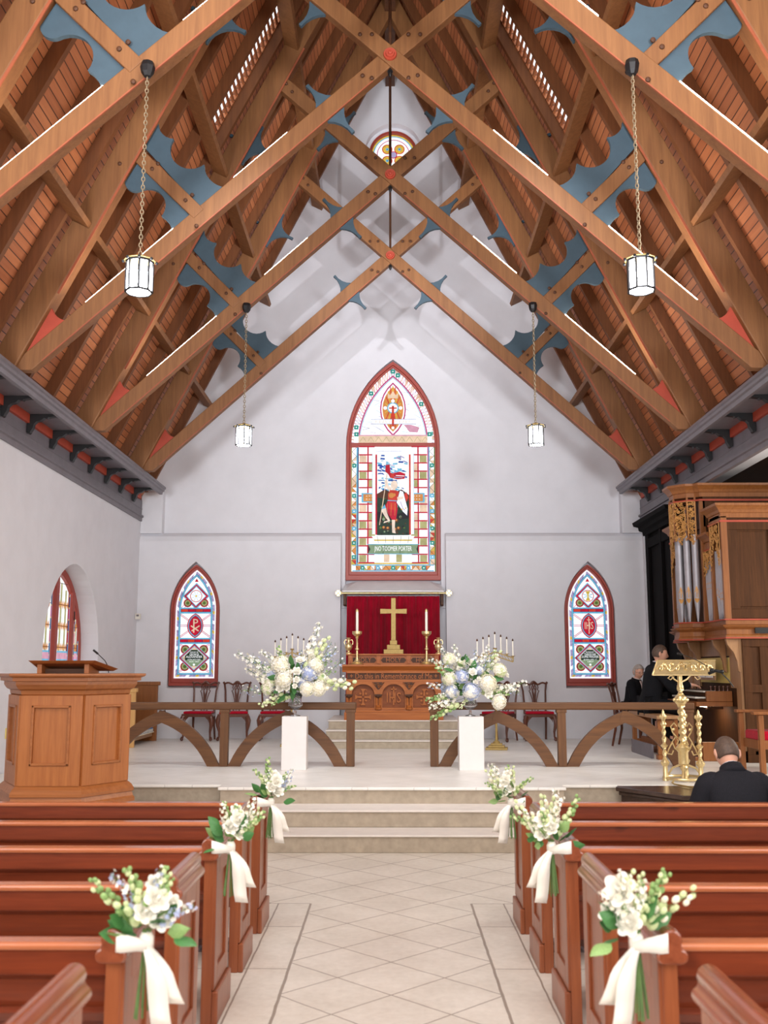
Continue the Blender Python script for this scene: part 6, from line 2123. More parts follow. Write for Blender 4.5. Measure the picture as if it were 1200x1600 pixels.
# --- dark wooden platform in front of the lectern
t = thing('wooden_platform', 'dark polished wooden platform with slanted corner in front of the brass lectern', 'platform', (3.2, 10.0, 0))
PP = [(2.30, 10.44), (2.26, 10.34), (2.72, 9.62), (4.38, 9.62), (4.38, 10.44)]
MB().prism([(2.34, 10.44), (2.32, 10.36), (2.76, 9.67), (4.36, 9.67), (4.36, 10.44)], 'z', 0, 0.40).build('body', 'dark_platform_wood', t)
MB().prism(PP, 'z', 0.435, 0.478).build('top', 'dark_platform_wood', t, bevel=0.01)
MB().prism([(2.32, 10.44), (2.29, 10.35), (2.74, 9.645), (4.37, 9.645), (4.37, 10.44)], 'z', 0.395, 0.436).build('moulding', 'dark_platform_wood', t, bevel=0.012)

# --- armchair at the right
t = thing('armchair', 'light wood armchair with a crimson seat at the right edge', 'armchair', (4.5, 11.8, ZP))
for (x, y, h) in ((4.19, 11.55, 0.655), (4.14, 12.05, 0.66), (4.78, 11.55, 0.655), (4.74, 12.05, 0.66)):
    MB().box(x - 0.03, x + 0.03, y - 0.03, y + 0.03, ZP, ZP + h).build('leg', 'oak_warm', t, bevel=0.006)
MB().box(4.10, 4.84, 11.50, 11.60, ZP + 0.655, ZP + 0.69).build('arm', 'oak_warm', t, bevel=0.008)
MB().box(4.08, 4.80, 12.0, 12.10, ZP + 0.66, ZP + 0.695).build('arm', 'oak_warm', t, bevel=0.008)
MB().box(4.19, 4.78, 11.53, 11.565, ZP + 0.27, ZP + 0.37).box(4.14, 4.74, 12.035, 12.06, ZP + 0.27, ZP + 0.37).box(4.15, 4.19, 11.55, 12.05, ZP + 0.27, ZP + 0.37).build('seat_rail', 'oak_warm', t, bevel=0.004)
MB().box(4.17, 4.76, 11.57, 12.03, ZP + 0.35, ZP + 0.47).build('cushion', 'velvet_seat', t, bevel=0.03, seg=3)
MB().box(4.74, 4.80, 11.55, 12.05, ZP + 0.4, ZP + 1.0).build('back', 'oak_warm', t, bevel=0.006)

# ================================================================ PEOPLE
def hull(R3, z):
    pass
def head_pts(n1, n2, grow=0.0):
    """face looks to -y; centre of the head at the origin, ear height"""
    P = []
    for i in range(n1 + 1):
        th = PI * i / n1
        for j in range(n2):
            a = 2 * PI * j / n2
            x, y, z = sin(th) * cos(a), sin(th) * sin(a), cos(th)
            X = x * 0.078; Y = y * 0.098; Z = z * 0.118
            if z < 0:
                X *= 1 - 0.30 * (-z) ** 1.4
                if y > 0: Y *= 1 - 0.38 * (-z) ** 1.2
                else: Y *= 1 - 0.10 * (-z)
            if y < 0:
                # brow, eye hollow, nose, lips, chin
                f = -y
                def bump(z0, sz, x0, sx, amp):
                    return amp * math.exp(-((Z - z0) / sz) ** 2 - ((abs(X) - x0) / sx) ** 2)
                Y -= f * (bump(-0.022, 0.022, 0, 0.012, 0.024) + bump(0.0, 0.02, 0, 0.009, 0.012) + bump(0.028, 0.010, 0.02, 0.03, 0.005) + bump(-0.062, 0.009, 0, 0.022, 0.006) + bump(-0.095, 0.014, 0, 0.02, 0.008))
                Y += f * bump(0.008, 0.010, 0.031, 0.014, 0.008)
            P.append((X, Y, Z))
    return P
def head_faces(n1, n2):
    F = []
    for i in range(n1):
        for j in range(n2):
            F.append((i * n2 + j, i * n2 + (j + 1) % n2, (i + 1) * n2 + (j + 1) % n2, (i + 1) * n2 + j))
    return F
def skin_mesh(joints, edges, root, sub=2):
    """joints: {name: ((x,y,z), (rx, ry))} -> verts, faces of the grown surface"""
    names = list(joints)
    me = bpy.data.meshes.new('s')
    me.from_pydata([joints[k][0] for k in names], [(names.index(a), names.index(b)) for a, b in edges], [])
    o = bpy.data.objects.new('s', me); COL.objects.link(o)
    md = o.modifiers.new('skin', 'SKIN'); md.use_smooth_shade = True
    if not me.skin_vertices:
        bm = bmesh.new(); bm.from_mesh(me); bm.verts.layers.skin.verify(); bm.to_mesh(me); bm.free()
    for i, k in enumerate(names):
        r = joints[k][1]
        sv = me.skin_vertices[0].data[i]
        sv.radius = (r, r) if isinstance(r, (int, float)) else r
        sv.use_root = (k == root)
    md2 = o.modifiers.new('sub', 'SUBSURF'); md2.levels = sub; md2.render_levels = sub
    dg = bpy.context.evaluated_depsgraph_get()
    m2 = bpy.data.meshes.new_from_object(o.evaluated_get(dg))
    vs = [tuple(v.co) for v in m2.vertices]; fs = [tuple(p.vertices) for p in m2.polygons]
    bpy.data.objects.remove(o); bpy.data.meshes.remove(m2)
    return vs, fs
def hand_joints(J, E, wrist, direction, up, side_, nm, spread=1.0, curl=0.35, s=1.0):
    """palm and five bent fingers beyond the wrist"""
    w = Vector(wrist); d = Vector(direction).normalized(); u = Vector(up).normalized(); u = (u - d * u.dot(d)).normalized(); sd = d.cross(u) * side_
    J[nm + 'palm'] = (tuple(w + d * 0.045 * s), (0.030 * s, 0.018 * s)); 
    E.append((nm + 'wrist', nm + 'palm'))
    lens = [0.066, 0.075, 0.070, 0.055]
    for i in range(4):
        off = (i - 1.5) * 0.019 * s
        b = w + d * 0.085 * s + sd * off
        J['%sk%d' % (nm, i)] = (tuple(b), 0.0095 * s)
        c = lens[i] * s
        p1 = b + (d * cos(curl) - u * sin(curl)) * c * 0.5
        p2 = p1 + (d * cos(curl * 2.2) - u * sin(curl * 2.2)) * c * 0.5
        J['%sm%d' % (nm, i)] = (tuple(p1), 0.0085 * s); J['%st%d' % (nm, i)] = (tuple(p2), 0.007 * s)
        E += [(nm + 'palm', '%sk%d' % (nm, i)), ('%sk%d' % (nm, i), '%sm%d' % (nm, i)), ('%sm%d' % (nm, i), '%st%d' % (nm, i))]
    b = w + d * 0.035 * s - sd * 0.032 * s
    p1 = b + (d * 0.7 - sd * 0.6 - u * 0.2) * 0.035 * s
    p2 = p1 + (d * 0.95 - sd * 0.15 - u * 0.2) * 0.028 * s
    J[nm + 'tb'] = (tuple(b), 0.012 * s); J[nm + 'tm'] = (tuple(p1), 0.010 * s); J[nm + 'tt'] = (tuple(p2), 0.008 * s)
    E += [(nm + 'palm', nm + 'tb'), (nm + 'tb', nm + 'tm'), (nm + 'tm', nm + 'tt')]

def person(label, loc, rz, scale, pose, hair_mat, hair_test, coat_mat, trouser_mat, shirt_mat, glasses=False, skirt=False, blouse=False, hair_grow=0.008, slim=1.0):
    t = thing('person', label, 'person', loc, rz)
    t.scale = (scale,) * 3
    P = pose
    J = {}; E = []
    pel = Vector(P['pelvis']); chest = Vector(P['chest']); neck = Vector(P['neck']); head = Vector(P['head'])
    mid = (pel + chest) / 2
    J['pelvis'] = (tuple(pel), (0.13 * slim, 0.10)); J['waist'] = (tuple(mid), (0.11 * slim, 0.085)); J['chest'] = (tuple(chest), (0.115 * slim, 0.085))
    J['neckb'] = (tuple(neck), 0.050); hd = (head - neck)
    J['neckt'] = (tuple(neck + hd * 0.55), 0.052)
    E += [('pelvis', 'waist'), ('waist', 'chest'), ('chest', 'neckb'), ('neckb', 'neckt')]
    for s2, n in ((-1, 'L'), (1, 'R')):
        sh = Vector(P['sh' + n]); el = Vector(P['el' + n]); wr = Vector(P['wr' + n])
        J[n + 'sh'] = (tuple(sh - Vector((0, 0, 0.012))), 0.045); J[n + 'up'] = (tuple(sh.lerp(el, 0.5)), 0.05); J[n + 'el'] = (tuple(el), 0.042); J[n + 'fa'] = (tuple(el.lerp(wr, 0.45)), 0.038); J[n + 'wrist'] = (tuple(wr), 0.026)
        E += [('chest', n + 'sh'), (n + 'sh', n + 'up'), (n + 'up', n + 'el'), (n + 'el', n + 'fa'), (n + 'fa', n + 'wrist')]
        hip = pel + Vector((s2 * 0.09, -0.02, -0.02)); kn = Vector(P['kn' + n]); an = Vector(P['an' + n])
        J[n + 'hip'] = (tuple(hip), 0.085); J[n + 'th'] = (tuple(hip.lerp(kn, 0.5)), 0.075); J[n + 'kn'] = (tuple(kn), 0.056); J[n + 'ca'] = (tuple(kn.lerp(an, 0.35)), 0.05); J[n + 'an'] = (tuple(an), 0.036); J[n + 'ft'] = (tuple(an + Vector((s2 * 0.01, -0.14, -0.045))), 0.032); J[n + 'he'] = (tuple(an + Vector((0, 0.03, -0.045))), 0.03)
        E += [('pelvis', n + 'hip'), (n + 'hip', n + 'th'), (n + 'th', n + 'kn'), (n + 'kn', n + 'ca'), (n + 'ca', n + 'an'), (n + 'an', n + 'ft'), (n + 'an', n + 'he')]
    JB = dict(J); EB = list(E)
    for s2, n in ((-1, 'L'), (1, 'R')):
        hand_joints(JB, EB, J[n + 'wrist'][0], P.get('hd' + n, (0, -1, -0.1)), P.get('hu' + n, (0, 0, 1)), s2, n)
    vs, fs = skin_mesh(JB, EB, 'pelvis', 2)
    body = MB().add(vs, fs)
    HM = Matrix.Translation(head) @ Matrix.Rotation(P.get('hyaw', 0), 4, 'Z') @ Matrix.Rotation(P.get('hpitch', 0), 4, 'X') @ Matrix.Rotation(P.get('hroll', 0), 4, 'Y')
    n1, n2 = 28, 32
    hp_ = head_pts(n1, n2)
    hb = MB().add(hp_, [tuple(reversed(f)) for f in head_faces(n1, n2)])
    for s2 in (-1, 1):
        e = MB(); e.ball((0, 0, 0), (0.010, 0.02, 0.034), 10, 8); e.ball((s2 * 0.006, 0, 0.002), (0.006, 0.013, 0.022), 8, 6)
        hb.merge(e, Matrix.Translation((s2 * 0.080, 0.012, -0.008)) @ Matrix.Rotation(s2 * R(-20), 4, 'Z') @ Matrix.Rotation(R(-10), 4, 'X'))
    body.merge(hb, HM)
    bo = body.build('body', 'skin', t, smooth='all', world=False)
    # eyes, brows, lips
    for s2 in (-1, 1):
        m = MB().ball((s2 * 0.031, -0.079, 0.006), (0.012, 0.008, 0.007), 10, 8); m.xf(HM); m.build('eye', 'eye', t, smooth=True, world=False)
        m = MB().tube([(s2 * 0.016, -0.094, 0.026), (s2 * 0.03, -0.092, 0.030), (s2 * 0.046, -0.083, 0.026)], 0.003, 5); m.xf(HM); m.build('eyebrow', hair_mat, t, world=False)
    m = MB().tube([(-0.022, -0.091, -0.060), (-0.008, -0.1005, -0.058), (0.008, -0.1005, -0.058), (0.022, -0.091, -0.060)], [0.002, 0.0045, 0.0045, 0.002], 6); m.xf(HM); m.build('mouth', 'lips', t, world=False)
    # hair: shell over part of the skull
    hs = MB(); g_ = 1 + 0
    Ng = []
    for (x, y, z) in hp_:
        v = Vector((x, y, z)); nrm = Vector((x / 0.078 ** 2, y / 0.098 ** 2, z / 0.118 ** 2))
        nrm = nrm.normalized() if nrm.length > 0 else Vector((0, 0, 1))
        Ng.append(tuple(v + nrm * hair_grow))
    F = []
    for f in head_faces(n1, n2):
        c = sum((Vector(hp_[i]) for i in f), Vector()) / 4
        if hair_test(c.x, c.y, c.z): F.append(tuple(reversed(f)))
    used = sorted({i for f in F for i in f}); mp = {k: i for i, k in enumerate(used)}
    hs.add([Ng[i] for i in used], [tuple(mp[i] for i in f) for f in F]); hs.xf(HM)
    ho = hs.build('hair', hair_mat, t, smooth='all', world=False)
    so = ho.modifiers.new('s', 'SOLIDIFY'); so.thickness = hair_grow + 0.004; so.offset = -1
    # jacket: lofted torso and tapered sleeves
    swd = abs(Vector(P['shR']).x) + 0.035
    secs = [(pel - Vector((0, -0.01, 0.07)), 0.185 * slim, 0.15), (pel, 0.18 * slim, 0.145), (pel.lerp(chest, 0.4), 0.165 * slim, 0.125), (pel.lerp(chest, 0.75), 0.175 * slim, 0.128),
            (chest, 0.19 * slim, 0.132), (chest.lerp(neck, 0.3), swd * 0.98, 0.122), (chest.lerp(neck, 0.52), swd * 0.97, 0.105), (chest.lerp(neck, 0.70), swd * 0.78, 0.092), (chest.lerp(neck, 0.86), swd * 0.52, 0.082), (chest.lerp(neck, 1.0), 0.082, 0.074)]
    m = MB(); ns = 28; vs = []
    for i, (c_, hx, hy) in enumerate(secs):
        d_ = (secs[min(i + 1, len(secs) - 1)][0] - secs[max(i - 1, 0)][0]).normalized()
        fy = Vector((1, 0, 0)).cross(d_).normalized() * -1
        for j in range(ns):
            a_ = 2 * PI * j / ns
            ca, sa = cos(a_), sin(a_)
            ex = 0.8
            vs.append(c_ + Vector((1, 0, 0)) * hx * math.copysign(abs(ca) ** ex, ca) + fy * hy * math.copysign(abs(sa) ** ex, sa))
    fs = []
    for i in range(len(secs) - 1):
        for j in range(ns):
            q_ = i * ns + j; r2 = i * ns + (j + 1) % ns
            fs.append((q_, r2, r2 + ns, q_ + ns))
    fs.append(tuple(range(ns - 1, -1, -1))); fs.append(tuple(range((len(secs) - 1) * ns, len(secs) * ns)))
    m.add(vs, fs)
    for n in 'LR':
        s2 = -1 if n == 'L' else 1
        sh = Vector(P['sh' + n]); up_ = Vector(J[n + 'up'][0]); el = Vector(J[n + 'el'][0]); fa = Vector(J[n + 'fa'][0]); cu = fa.lerp(Vector(J[n + 'wrist'][0]), 0.88)
        key = [(sh + Vector((-s2 * 0.07, 0, 0.012)), 0.07), (sh + Vector((-s2 * 0.01, 0, 0.0)), 0.084), (up_, 0.074), (el, 0.064), (fa, 0.056), (cu, 0.044)]
        pts = []; rs = []
        for i in range(len(key) - 1):
            p0_ = key[max(i - 1, 0)][0]; p1_ = key[i][0]; p2_ = key[i + 1][0]; p3_ = key[min(i + 2, len(key) - 1)][0]
            for q in range(5):
                t_ = q / 5
                pts.append(0.5 * ((2 * p1_) + (p2_ - p0_) * t_ + (2 * p0_ - 5 * p1_ + 4 * p2_ - p3_) * t_ * t_ + (3 * p1_ - p0_ - 3 * p2_ + p3_) * t_ ** 3))
                rs.append(key[i][1] * (1 - t_) + key[i + 1][1] * t_)
        pts.append(cu); rs.append(0.044)
        m.tube(pts, rs, 16)
    m.build('jacket', coat_mat, t, smooth='all', world=False)
    if blouse:
        bc = chest.lerp(neck, 0.35)
        m = MB(); fr = -(0.128)
        m.add([tuple(neck + Vector((-0.045, -0.072, -0.015))), tuple(neck + Vector((0.045, -0.072, -0.015))), tuple(bc + Vector((0.05, fr, 0))), tuple(chest + Vector((0.03, -0.142, -0.05))), tuple(chest + Vector((-0.03, -0.142, -0.05))), tuple(bc + Vector((-0.05, fr, 0)))], [(0, 5, 2, 1), (5, 4, 3, 2)])
        bo_ = m.build('blouse', shirt_mat, t, world=False); so2 = bo_.modifiers.new('s', 'SOLIDIFY'); so2.thickness = 0.01; so2.offset = 0
    # collar
    nd = hd.normalized()
    c0 = neck - nd * 0.0
    q = nd.to_track_quat('Z', 'Y').to_matrix().to_4x4()
    MB().lathe([(0.072, -0.03), (0.069, 0.0), (0.064, 0.035), (0.058, 0.035), (0.062, -0.03)], (0, 0, 0), 16).xf(Matrix.Translation(c0) @ q).build('shirt_collar', shirt_mat, t, smooth='all', world=False)
    MB().lathe([(0.098, -0.045), (0.088, -0.01), (0.078, 0.022), (0.071, 0.022), (0.078, -0.045)], (0, 0, 0), 16).xf(Matrix.Translation(c0) @ q).build('jacket_collar', coat_mat, t, smooth='all', world=False)
    for n in 'LR':
        f_ = Vector(J[n + 'fa'][0]); w_ = Vector(J[n + 'wrist'][0])
        MB().tube([f_.lerp(w_, 0.7), f_.lerp(w_, 0.97)], 0.034, 12).build('shirt_cuff', shirt_mat, t, smooth=True, world=False)
    # trousers or skirt
    JT = {'pelvis': (J['pelvis'][0], (0.165 * slim, 0.13))}; ET = []
    for n in 'LR':
        JT[n + 'hip'] = (J[n + 'hip'][0], 0.105); JT[n + 'th'] = (J[n + 'th'][0], 0.095); JT[n + 'kn'] = (J[n + 'kn'][0], 0.078 if not skirt else 0.10)
        ET += [('pelvis', n + 'hip'), (n + 'hip', n + 'th'), (n + 'th', n + 'kn')]
        JT[n + 'ca'] = (J[n + 'ca'][0], 0.070 if not skirt else 0.105); ET += [(n + 'kn', n + 'ca')]
        if not skirt:
            JT[n + 'an'] = (J[n + 'an'][0], 0.06); ET += [(n + 'ca', n + 'an')]
    vs, fs = skin_mesh(JT, ET, 'pelvis', 2)
    MB().add(vs, fs).build('skirt' if skirt else 'trousers', trouser_mat, t, smooth='all', world=False)
    for n in 'LR':
        a = Vector(J[n + 'an'][0]); 
        MB().tube([a + Vector((0, 0.045, -0.045)), a + Vector((0, -0.05, -0.045)), a + Vector((0, -0.16, -0.055))], [0.038, 0.042, 0.03], 10).build('shoe', 'black_iron', t, smooth=True, world=False)
    if glasses:
        m = MB()
        for s2 in (-1, 1):
            m.tube([(s2 * 0.031 + 0.02 * cos(a), -0.100, 0.004 + 0.014 * sin(a)) for a in [k * PI / 6 for k in range(13)]], 0.0018, 5, cap=False)
            m.tube([(s2 * 0.051, -0.098, 0.008), (s2 * 0.078, -0.03, 0.008), (s2 * 0.082, 0.02, 0.004)], 0.0016, 5)
        m.tube([(-0.011, -0.102, 0.006), (0.011, -0.102, 0.006)], 0.0018, 5)
        m.xf(HM); m.build('glasses', 'black_iron', t, world=False)
    return t
# organist on the bench, facing the keyboards (+x)
pose1 = dict(pelvis=(0, 0.02, 0.13), chest=(0, -0.045, 0.47), neck=(0, -0.09, 0.635), head=(0.0, -0.135, 0.78), hyaw=R(-4), hpitch=R(12),
             shL=(-0.185, -0.06, 0.55), shR=(0.185, -0.06, 0.55), elL=(-0.25, -0.22, 0.33), elR=(0.25, -0.22, 0.33), wrL=(-0.17, -0.47, 0.375), wrR=(0.17, -0.47, 0.375),
             hdL=(0.05, -1, -0.12), hdR=(-0.05, -1, -0.12), knL=(-0.13, -0.42, 0.06), knR=(0.13, -0.42, 0.06), anL=(-0.13, -0.36, -0.33), anR=(0.13, -0.30, -0.33))
def hair_short(x, y, z):
    return z > 0.055 + (0.0 if y > 0 else 0.35 * max(0, -y - 0.02)) or (y > 0.008 and z > -0.055) or (abs(x) > 0.05 and y > -0.025 and z > 0.012 and y < 0.05)
person('man in a dark suit seated at the organ with his hands on the keys', (3.62, 14.08, 1.045), R(92), 1.04, pose1, 'hair_brown', hair_short, 'suit', 'suit', 'shirt')
# woman on a side chair beyond the organist
make_chair('carved mahogany side chair the seated woman is using beside the organ', 3.70, 15.72, R(62))
pose2 = dict(pelvis=(0, 0.03, 0.12), chest=(0, -0.03, 0.42), neck=(0, -0.07, 0.565), head=(0.0, -0.11, 0.695), hyaw=R(-38), hpitch=R(14),
             shL=(-0.15, -0.03, 0.49), shR=(0.15, -0.03, 0.49), elL=(-0.21, -0.10, 0.25), elR=(0.21, -0.10, 0.25), wrL=(-0.07, -0.30, 0.20), wrR=(0.07, -0.30, 0.20),
             hdL=(0.5, -1, -0.1), hdR=(-0.5, -1, -0.1), knL=(-0.08, -0.44, 0.04), knR=(0.08, -0.44, 0.04), anL=(-0.07, -0.40, -0.38), anR=(0.08, -0.44, -0.38))
def hair_woman(x, y, z):
    return z > 0.05 + 0.6 * max(0, -y - 0.03) or (y > -0.015 and z > -0.05)
person('grey-haired woman in glasses and a black jacket seated beyond the organist', (3.74, 15.66, ZP + 0.475), R(58), 0.93, pose2, 'hair_grey', hair_woman, 'suit', 'suit', 'blouse', glasses=True, skirt=True, blouse=True, hair_grow=0.013, slim=0.9)
# man in the front pew, seen from behind
pose3 = dict(pelvis=(0, 0.0, 0.10), chest=(0, -0.07, 0.40), neck=(0, -0.115, 0.52), head=(0.0, -0.20, 0.625), hyaw=R(0), hpitch=R(34),
             shL=(-0.185, -0.075, 0.425), shR=(0.185, -0.075, 0.425), elL=(-0.27, -0.13, 0.18), elR=(0.27, -0.13, 0.18), wrL=(-0.12, -0.36, 0.16), wrR=(0.12, -0.36, 0.16),
             hdL=(0.4, -1, 0), hdR=(-0.4, -1, 0), knL=(-0.14, -0.46, 0.06), knR=(0.14, -0.46, 0.06), anL=(-0.14, -0.42, -0.36), anR=(0.14, -0.42, -0.36))
person('man in a dark grey suit seated in the front right pew, seen from behind', (2.33, 6.90, 0.445), R(180), 1.0, pose3, 'hair_brown', hair_short, 'suit_grey', 'suit_grey', 'shirt', hair_grow=0.005, slim=1.12)
# ================================================================ PEWS
rows = [6.60, 5.79, 4.97, 4.14, 3.30, 2.46]
def lobe(cx, cz, r, a0, a1, n=6):
    return [(cx + r * cos(a0 + (a1 - a0) * i / n), cz + r * sin(a0 + (a1 - a0) * i / n)) for i in range(n + 1)]
def cap_prof(cx):
    P = lobe(cx + 0.026, 0.792, 0.024, -PI / 2, PI * 0.40) + lobe(cx, 0.842, 0.033, -0.45, PI + 0.45, 12) + lobe(cx - 0.026, 0.792, 0.024, PI - PI * 0.40, PI * 1.5)
    return P
def make_pew(sgn, y, label):
    t = thing('pew', label, 'pew', (sgn * 0.87, y, 0), 0, 'church pews on the %s of the aisle' % ('left' if sgn < 0 else 'right'))
    def B(m, x0, x1, y0, y1, z0, z1):
        return m.box(sgn * x0, sgn * x1, y + y0, y + y1, z0, z1)
    for (xa, xb, vis) in ((0.845, 0.895, 1), (3.90, 3.95, 0)):
        m = MB(); B(m, xa, xb, 0.0, 0.40, 0.0, 0.79)
        e = m.build('end_panel', 'pew_end_wood', t, bevel=0.003)
        if vis:
            # frame standing proud around a sunk panel
            m = MB()
            B(m, 0.833, 0.846, 0.0, 0.085, 0.16, 0.775); B(m, 0.833, 0.846, 0.315, 0.40, 0.16, 0.775); B(m, 0.833, 0.846, 0.085, 0.315, 0.69, 0.775); B(m, 0.833, 0.846, 0.085, 0.315, 0.16, 0.25)
            m.build('end_frame', 'pew_end_wood', t, bevel=0.003)
            m = MB(); B(m, 0.815, 0.846, -0.0, 0.40, 0.0, 0.155); m.build('skirting', 'pew_end_wood', t, bevel=0.008)
        m = MB().prism(cap_prof(sgn * (0.87 if vis else 3.925)), 'y', y - 0.045, y + 0.445)
        m.build('rolled_cap', 'pew_cap_wood', t, bevel=0.007, smooth=False)
    # back
    m = MB()
    m.prism([(y + 0.035, 0.795), (y + 0.060, 0.795), (y + 0.13, 0.37), (y + 0.105, 0.37)], 'x', sgn * 0.895, sgn * 3.90)
    m.build('back', 'pew_wood', t)
    m = MB(); m.prism([(y + 0.012, 0.80), (y + 0.012, 0.72), (y + 0.04, 0.70), (y + 0.065, 0.70), (y + 0.065, 0.80)], 'x', sgn * 0.895, sgn * 3.90)
    m.build('back_board', 'pew_wood', t, bevel=0.004)
    m = MB().box(sgn * 0.893, sgn * 3.90, y - 0.004, y + 0.078, 0.797, 0.822)
    m.build('top_rail', 'pew_rail_wood', t, bevel=0.009)
    m = MB().prism([(y + 0.03, 0.60), (y + 0.062, 0.61), (y + 0.07, 0.585), (y + 0.05, 0.565)], 'x', sgn * 0.895, sgn * 3.90)
    m.build('back_moulding', 'pew_wood', t, bevel=0.004)
    m = MB(); B(m, 0.895, 3.90, 0.10, 0.47, 0.405, 0.43); m.build('seat', 'pew_wood', t, bevel=0.008)
    m = MB(); B(m, 0.895, 3.90, 0.36, 0.385, 0.27, 0.405); m.build('seat_apron', 'pew_wood', t)
    for xx in (2.4,):
        m = MB(); B(m, xx, xx + 0.04, 0.1, 0.40, 0.0, 0.405); m.build('seat_support', 'pew_end_wood', t)
    t.scale = (1, 1, 0.972)
    return t
wood('pew_rail_wood', C(196, 120, 80), C(150, 78, 46), 'x', 0.22, 0.9, coat=0.5)
ordn = ['front one', 'second row', 'third row', 'fourth row', 'fifth row', 'nearest one']
for sgn, nm in ((-1, 'left'), (1, 'right')):
    for k, y in enumerate(rows):
        extra = ' with a bouquet tied to its end' if k in (0, 2, 4) else ''
        make_pew(sgn, y, 'reddish wooden pew, %s on the %s%s' % (ordn[k], nm, extra))
# book lying in the second gap and floor grilles
for sgn, nm in ((-1, 'left'), (1, 'right')):
    t = thing('floor_grille', 'slotted metal heating grille in the floor under the %s pews' % nm, 'grille', (sgn * 1.07, 6.35, 0))
    MB().box(sgn * 0.955, sgn * 1.45, 6.20, 6.50, 0.001, 0.006).build('plate', 'grey_paint', t)
    m = MB()
    for k in range(16):
        m.box(sgn * (0.98 + k * 0.028), sgn * (0.992 + k * 0.028), 6.22, 6.48, 0.006, 0.0075)
    m.build('slots', 'black_iron', t)

# ================================================================ FLOWERS
def link(name, data, parent, M):
    o = bpy.data.objects.new(name, data); COL.objects.link(o)
    o.parent = parent
    o.matrix_basis = M
    return o
def mesh_of(mb, mats, smooth=True):
    me = bpy.data.meshes.new('m')
    me.from_pydata(mb.v, [], mb.f)
    for m in (mats if isinstance(mats, (list, tuple)) else [mats]):
        me.materials.append(MATS[m])
    if isinstance(mats, (list, tuple)) and len(mats) > 1:
        me.polygons.foreach_set('material_index', mb.m)
    if smooth:
        me.polygons.foreach_set('use_smooth', [True] * len(mb.f))
    return me
def petal(mb, ang, r, w, h, lean, curl, k=0):
    """cupped petal standing at radius 0 turned to ang"""
    nu, nv = 5, 5
    vs = []
    for i in range(nv):
        v = i / (nv - 1)
        ww = w * math.sin(PI * min(1, 0.22 + v * 0.62))
        rad = r * (0.25 + 0.75 * math.sin(v * PI / 2)) + lean * v * v
        z = h * (v ** 0.8) - curl * max(0, v - 0.7) * 2
        for j in range(nu):
            u = -1 + 2 * j / (nu - 1)
            a = ang + u * ww / max(r, 0.004) * 0.5
            rr = rad * (1 - 0.08 * u * u)
            vs.append((rr * cos(a), rr * sin(a), z - 0.06 * h * u * u))
    fs = []
    for i in range(nv - 1):
        for j in range(nu - 1):
            a = i * nu + j; fs.append((a, a + 1, a + nu + 1, a + nu))
    mb.add(vs, fs, k)
def rose_mesh(seed, mat='petal_white'):
    r_ = random.Random(seed); m = MB()
    m.ball((0, 0, 0.45), (0.16, 0.16, 0.3), 8, 6)
    for (n, r, h, w, lean, curl) in ((3, 0.16, 0.85, 0.34, 0.0, 0.0), (4, 0.30, 0.86, 0.5, 0.0, 0.02), (5, 0.46, 0.82, 0.66, 0.04, 0.05), (5, 0.62, 0.74, 0.8, 0.1, 0.08), (6, 0.78, 0.6, 0.9, 0.2, 0.12)):
        o = r_.random() * 6
        for k in range(n):
            petal(m, o + 2 * PI * k / n + r_.uniform(-.1, .1), r, w, h * r_.uniform(.95, 1.05), lean, curl)
    m.ball((0, 0, 0.12), (0.3, 0.3, 0.2), 8, 6)
    return mesh_of(m, mat)
ROSES = [rose_mesh(i, 'petal_white') for i in range(3)]
def floret_ball(seed, mats, n=80, r=1.0, fs_=0.27, flat=0.8):
    """hydrangea head: many small four-petalled florets over a dome"""
    r_ = random.Random(seed); m = MB()
    m.ball((0, 0, 0), (r * 0.82, r * 0.82, r * 0.82 * flat), 12, 8, 0)
    for i in range(n):
        z = 1 - 2 * (i + 0.5) / n * 0.86; ph = i * 2.39996
        s_ = math.sqrt(max(0, 1 - z * z))
        p = Vector((s_ * cos(ph) * r, s_ * sin(ph) * r, z * r * flat)) * r_.uniform(0.93, 1.04)
        nr = p.normalized(); q = nr.to_track_quat('Z', 'Y').to_matrix()
        a0 = r_.random() * 2
        k = r_.randrange(len(mats))
        for j in range(4):
            a = a0 + j * PI / 2; f = fs_ * r_.uniform(0.85, 1.1)
            L = [Vector((0, 0, 0)), Vector((f * 0.75 * cos(a - 0.5), f * 0.75 * sin(a - 0.5), f * .2)), Vector((f * cos(a), f * sin(a), f * .22)), Vector((f * 0.75 * cos(a + 0.5), f * 0.75 * sin(a + 0.5), f * .2))]
            m.add([p + q @ v for v in L], [(0, 1, 2, 3)], k)
    return mesh_of(m, mats, False)
HYD = {'white': [floret_ball(i, ['petal_cream', 'petal_white']) for i in (1, 2)],
       'green': [floret_ball(3, ['petal_cream', 'petal_green', 'petal_white'])],
       'blue': [floret_ball(4, ['petal_blue', 'petal_white', 'petal_blue']), floret_ball(5, ['petal_white', 'petal_blue'])]}
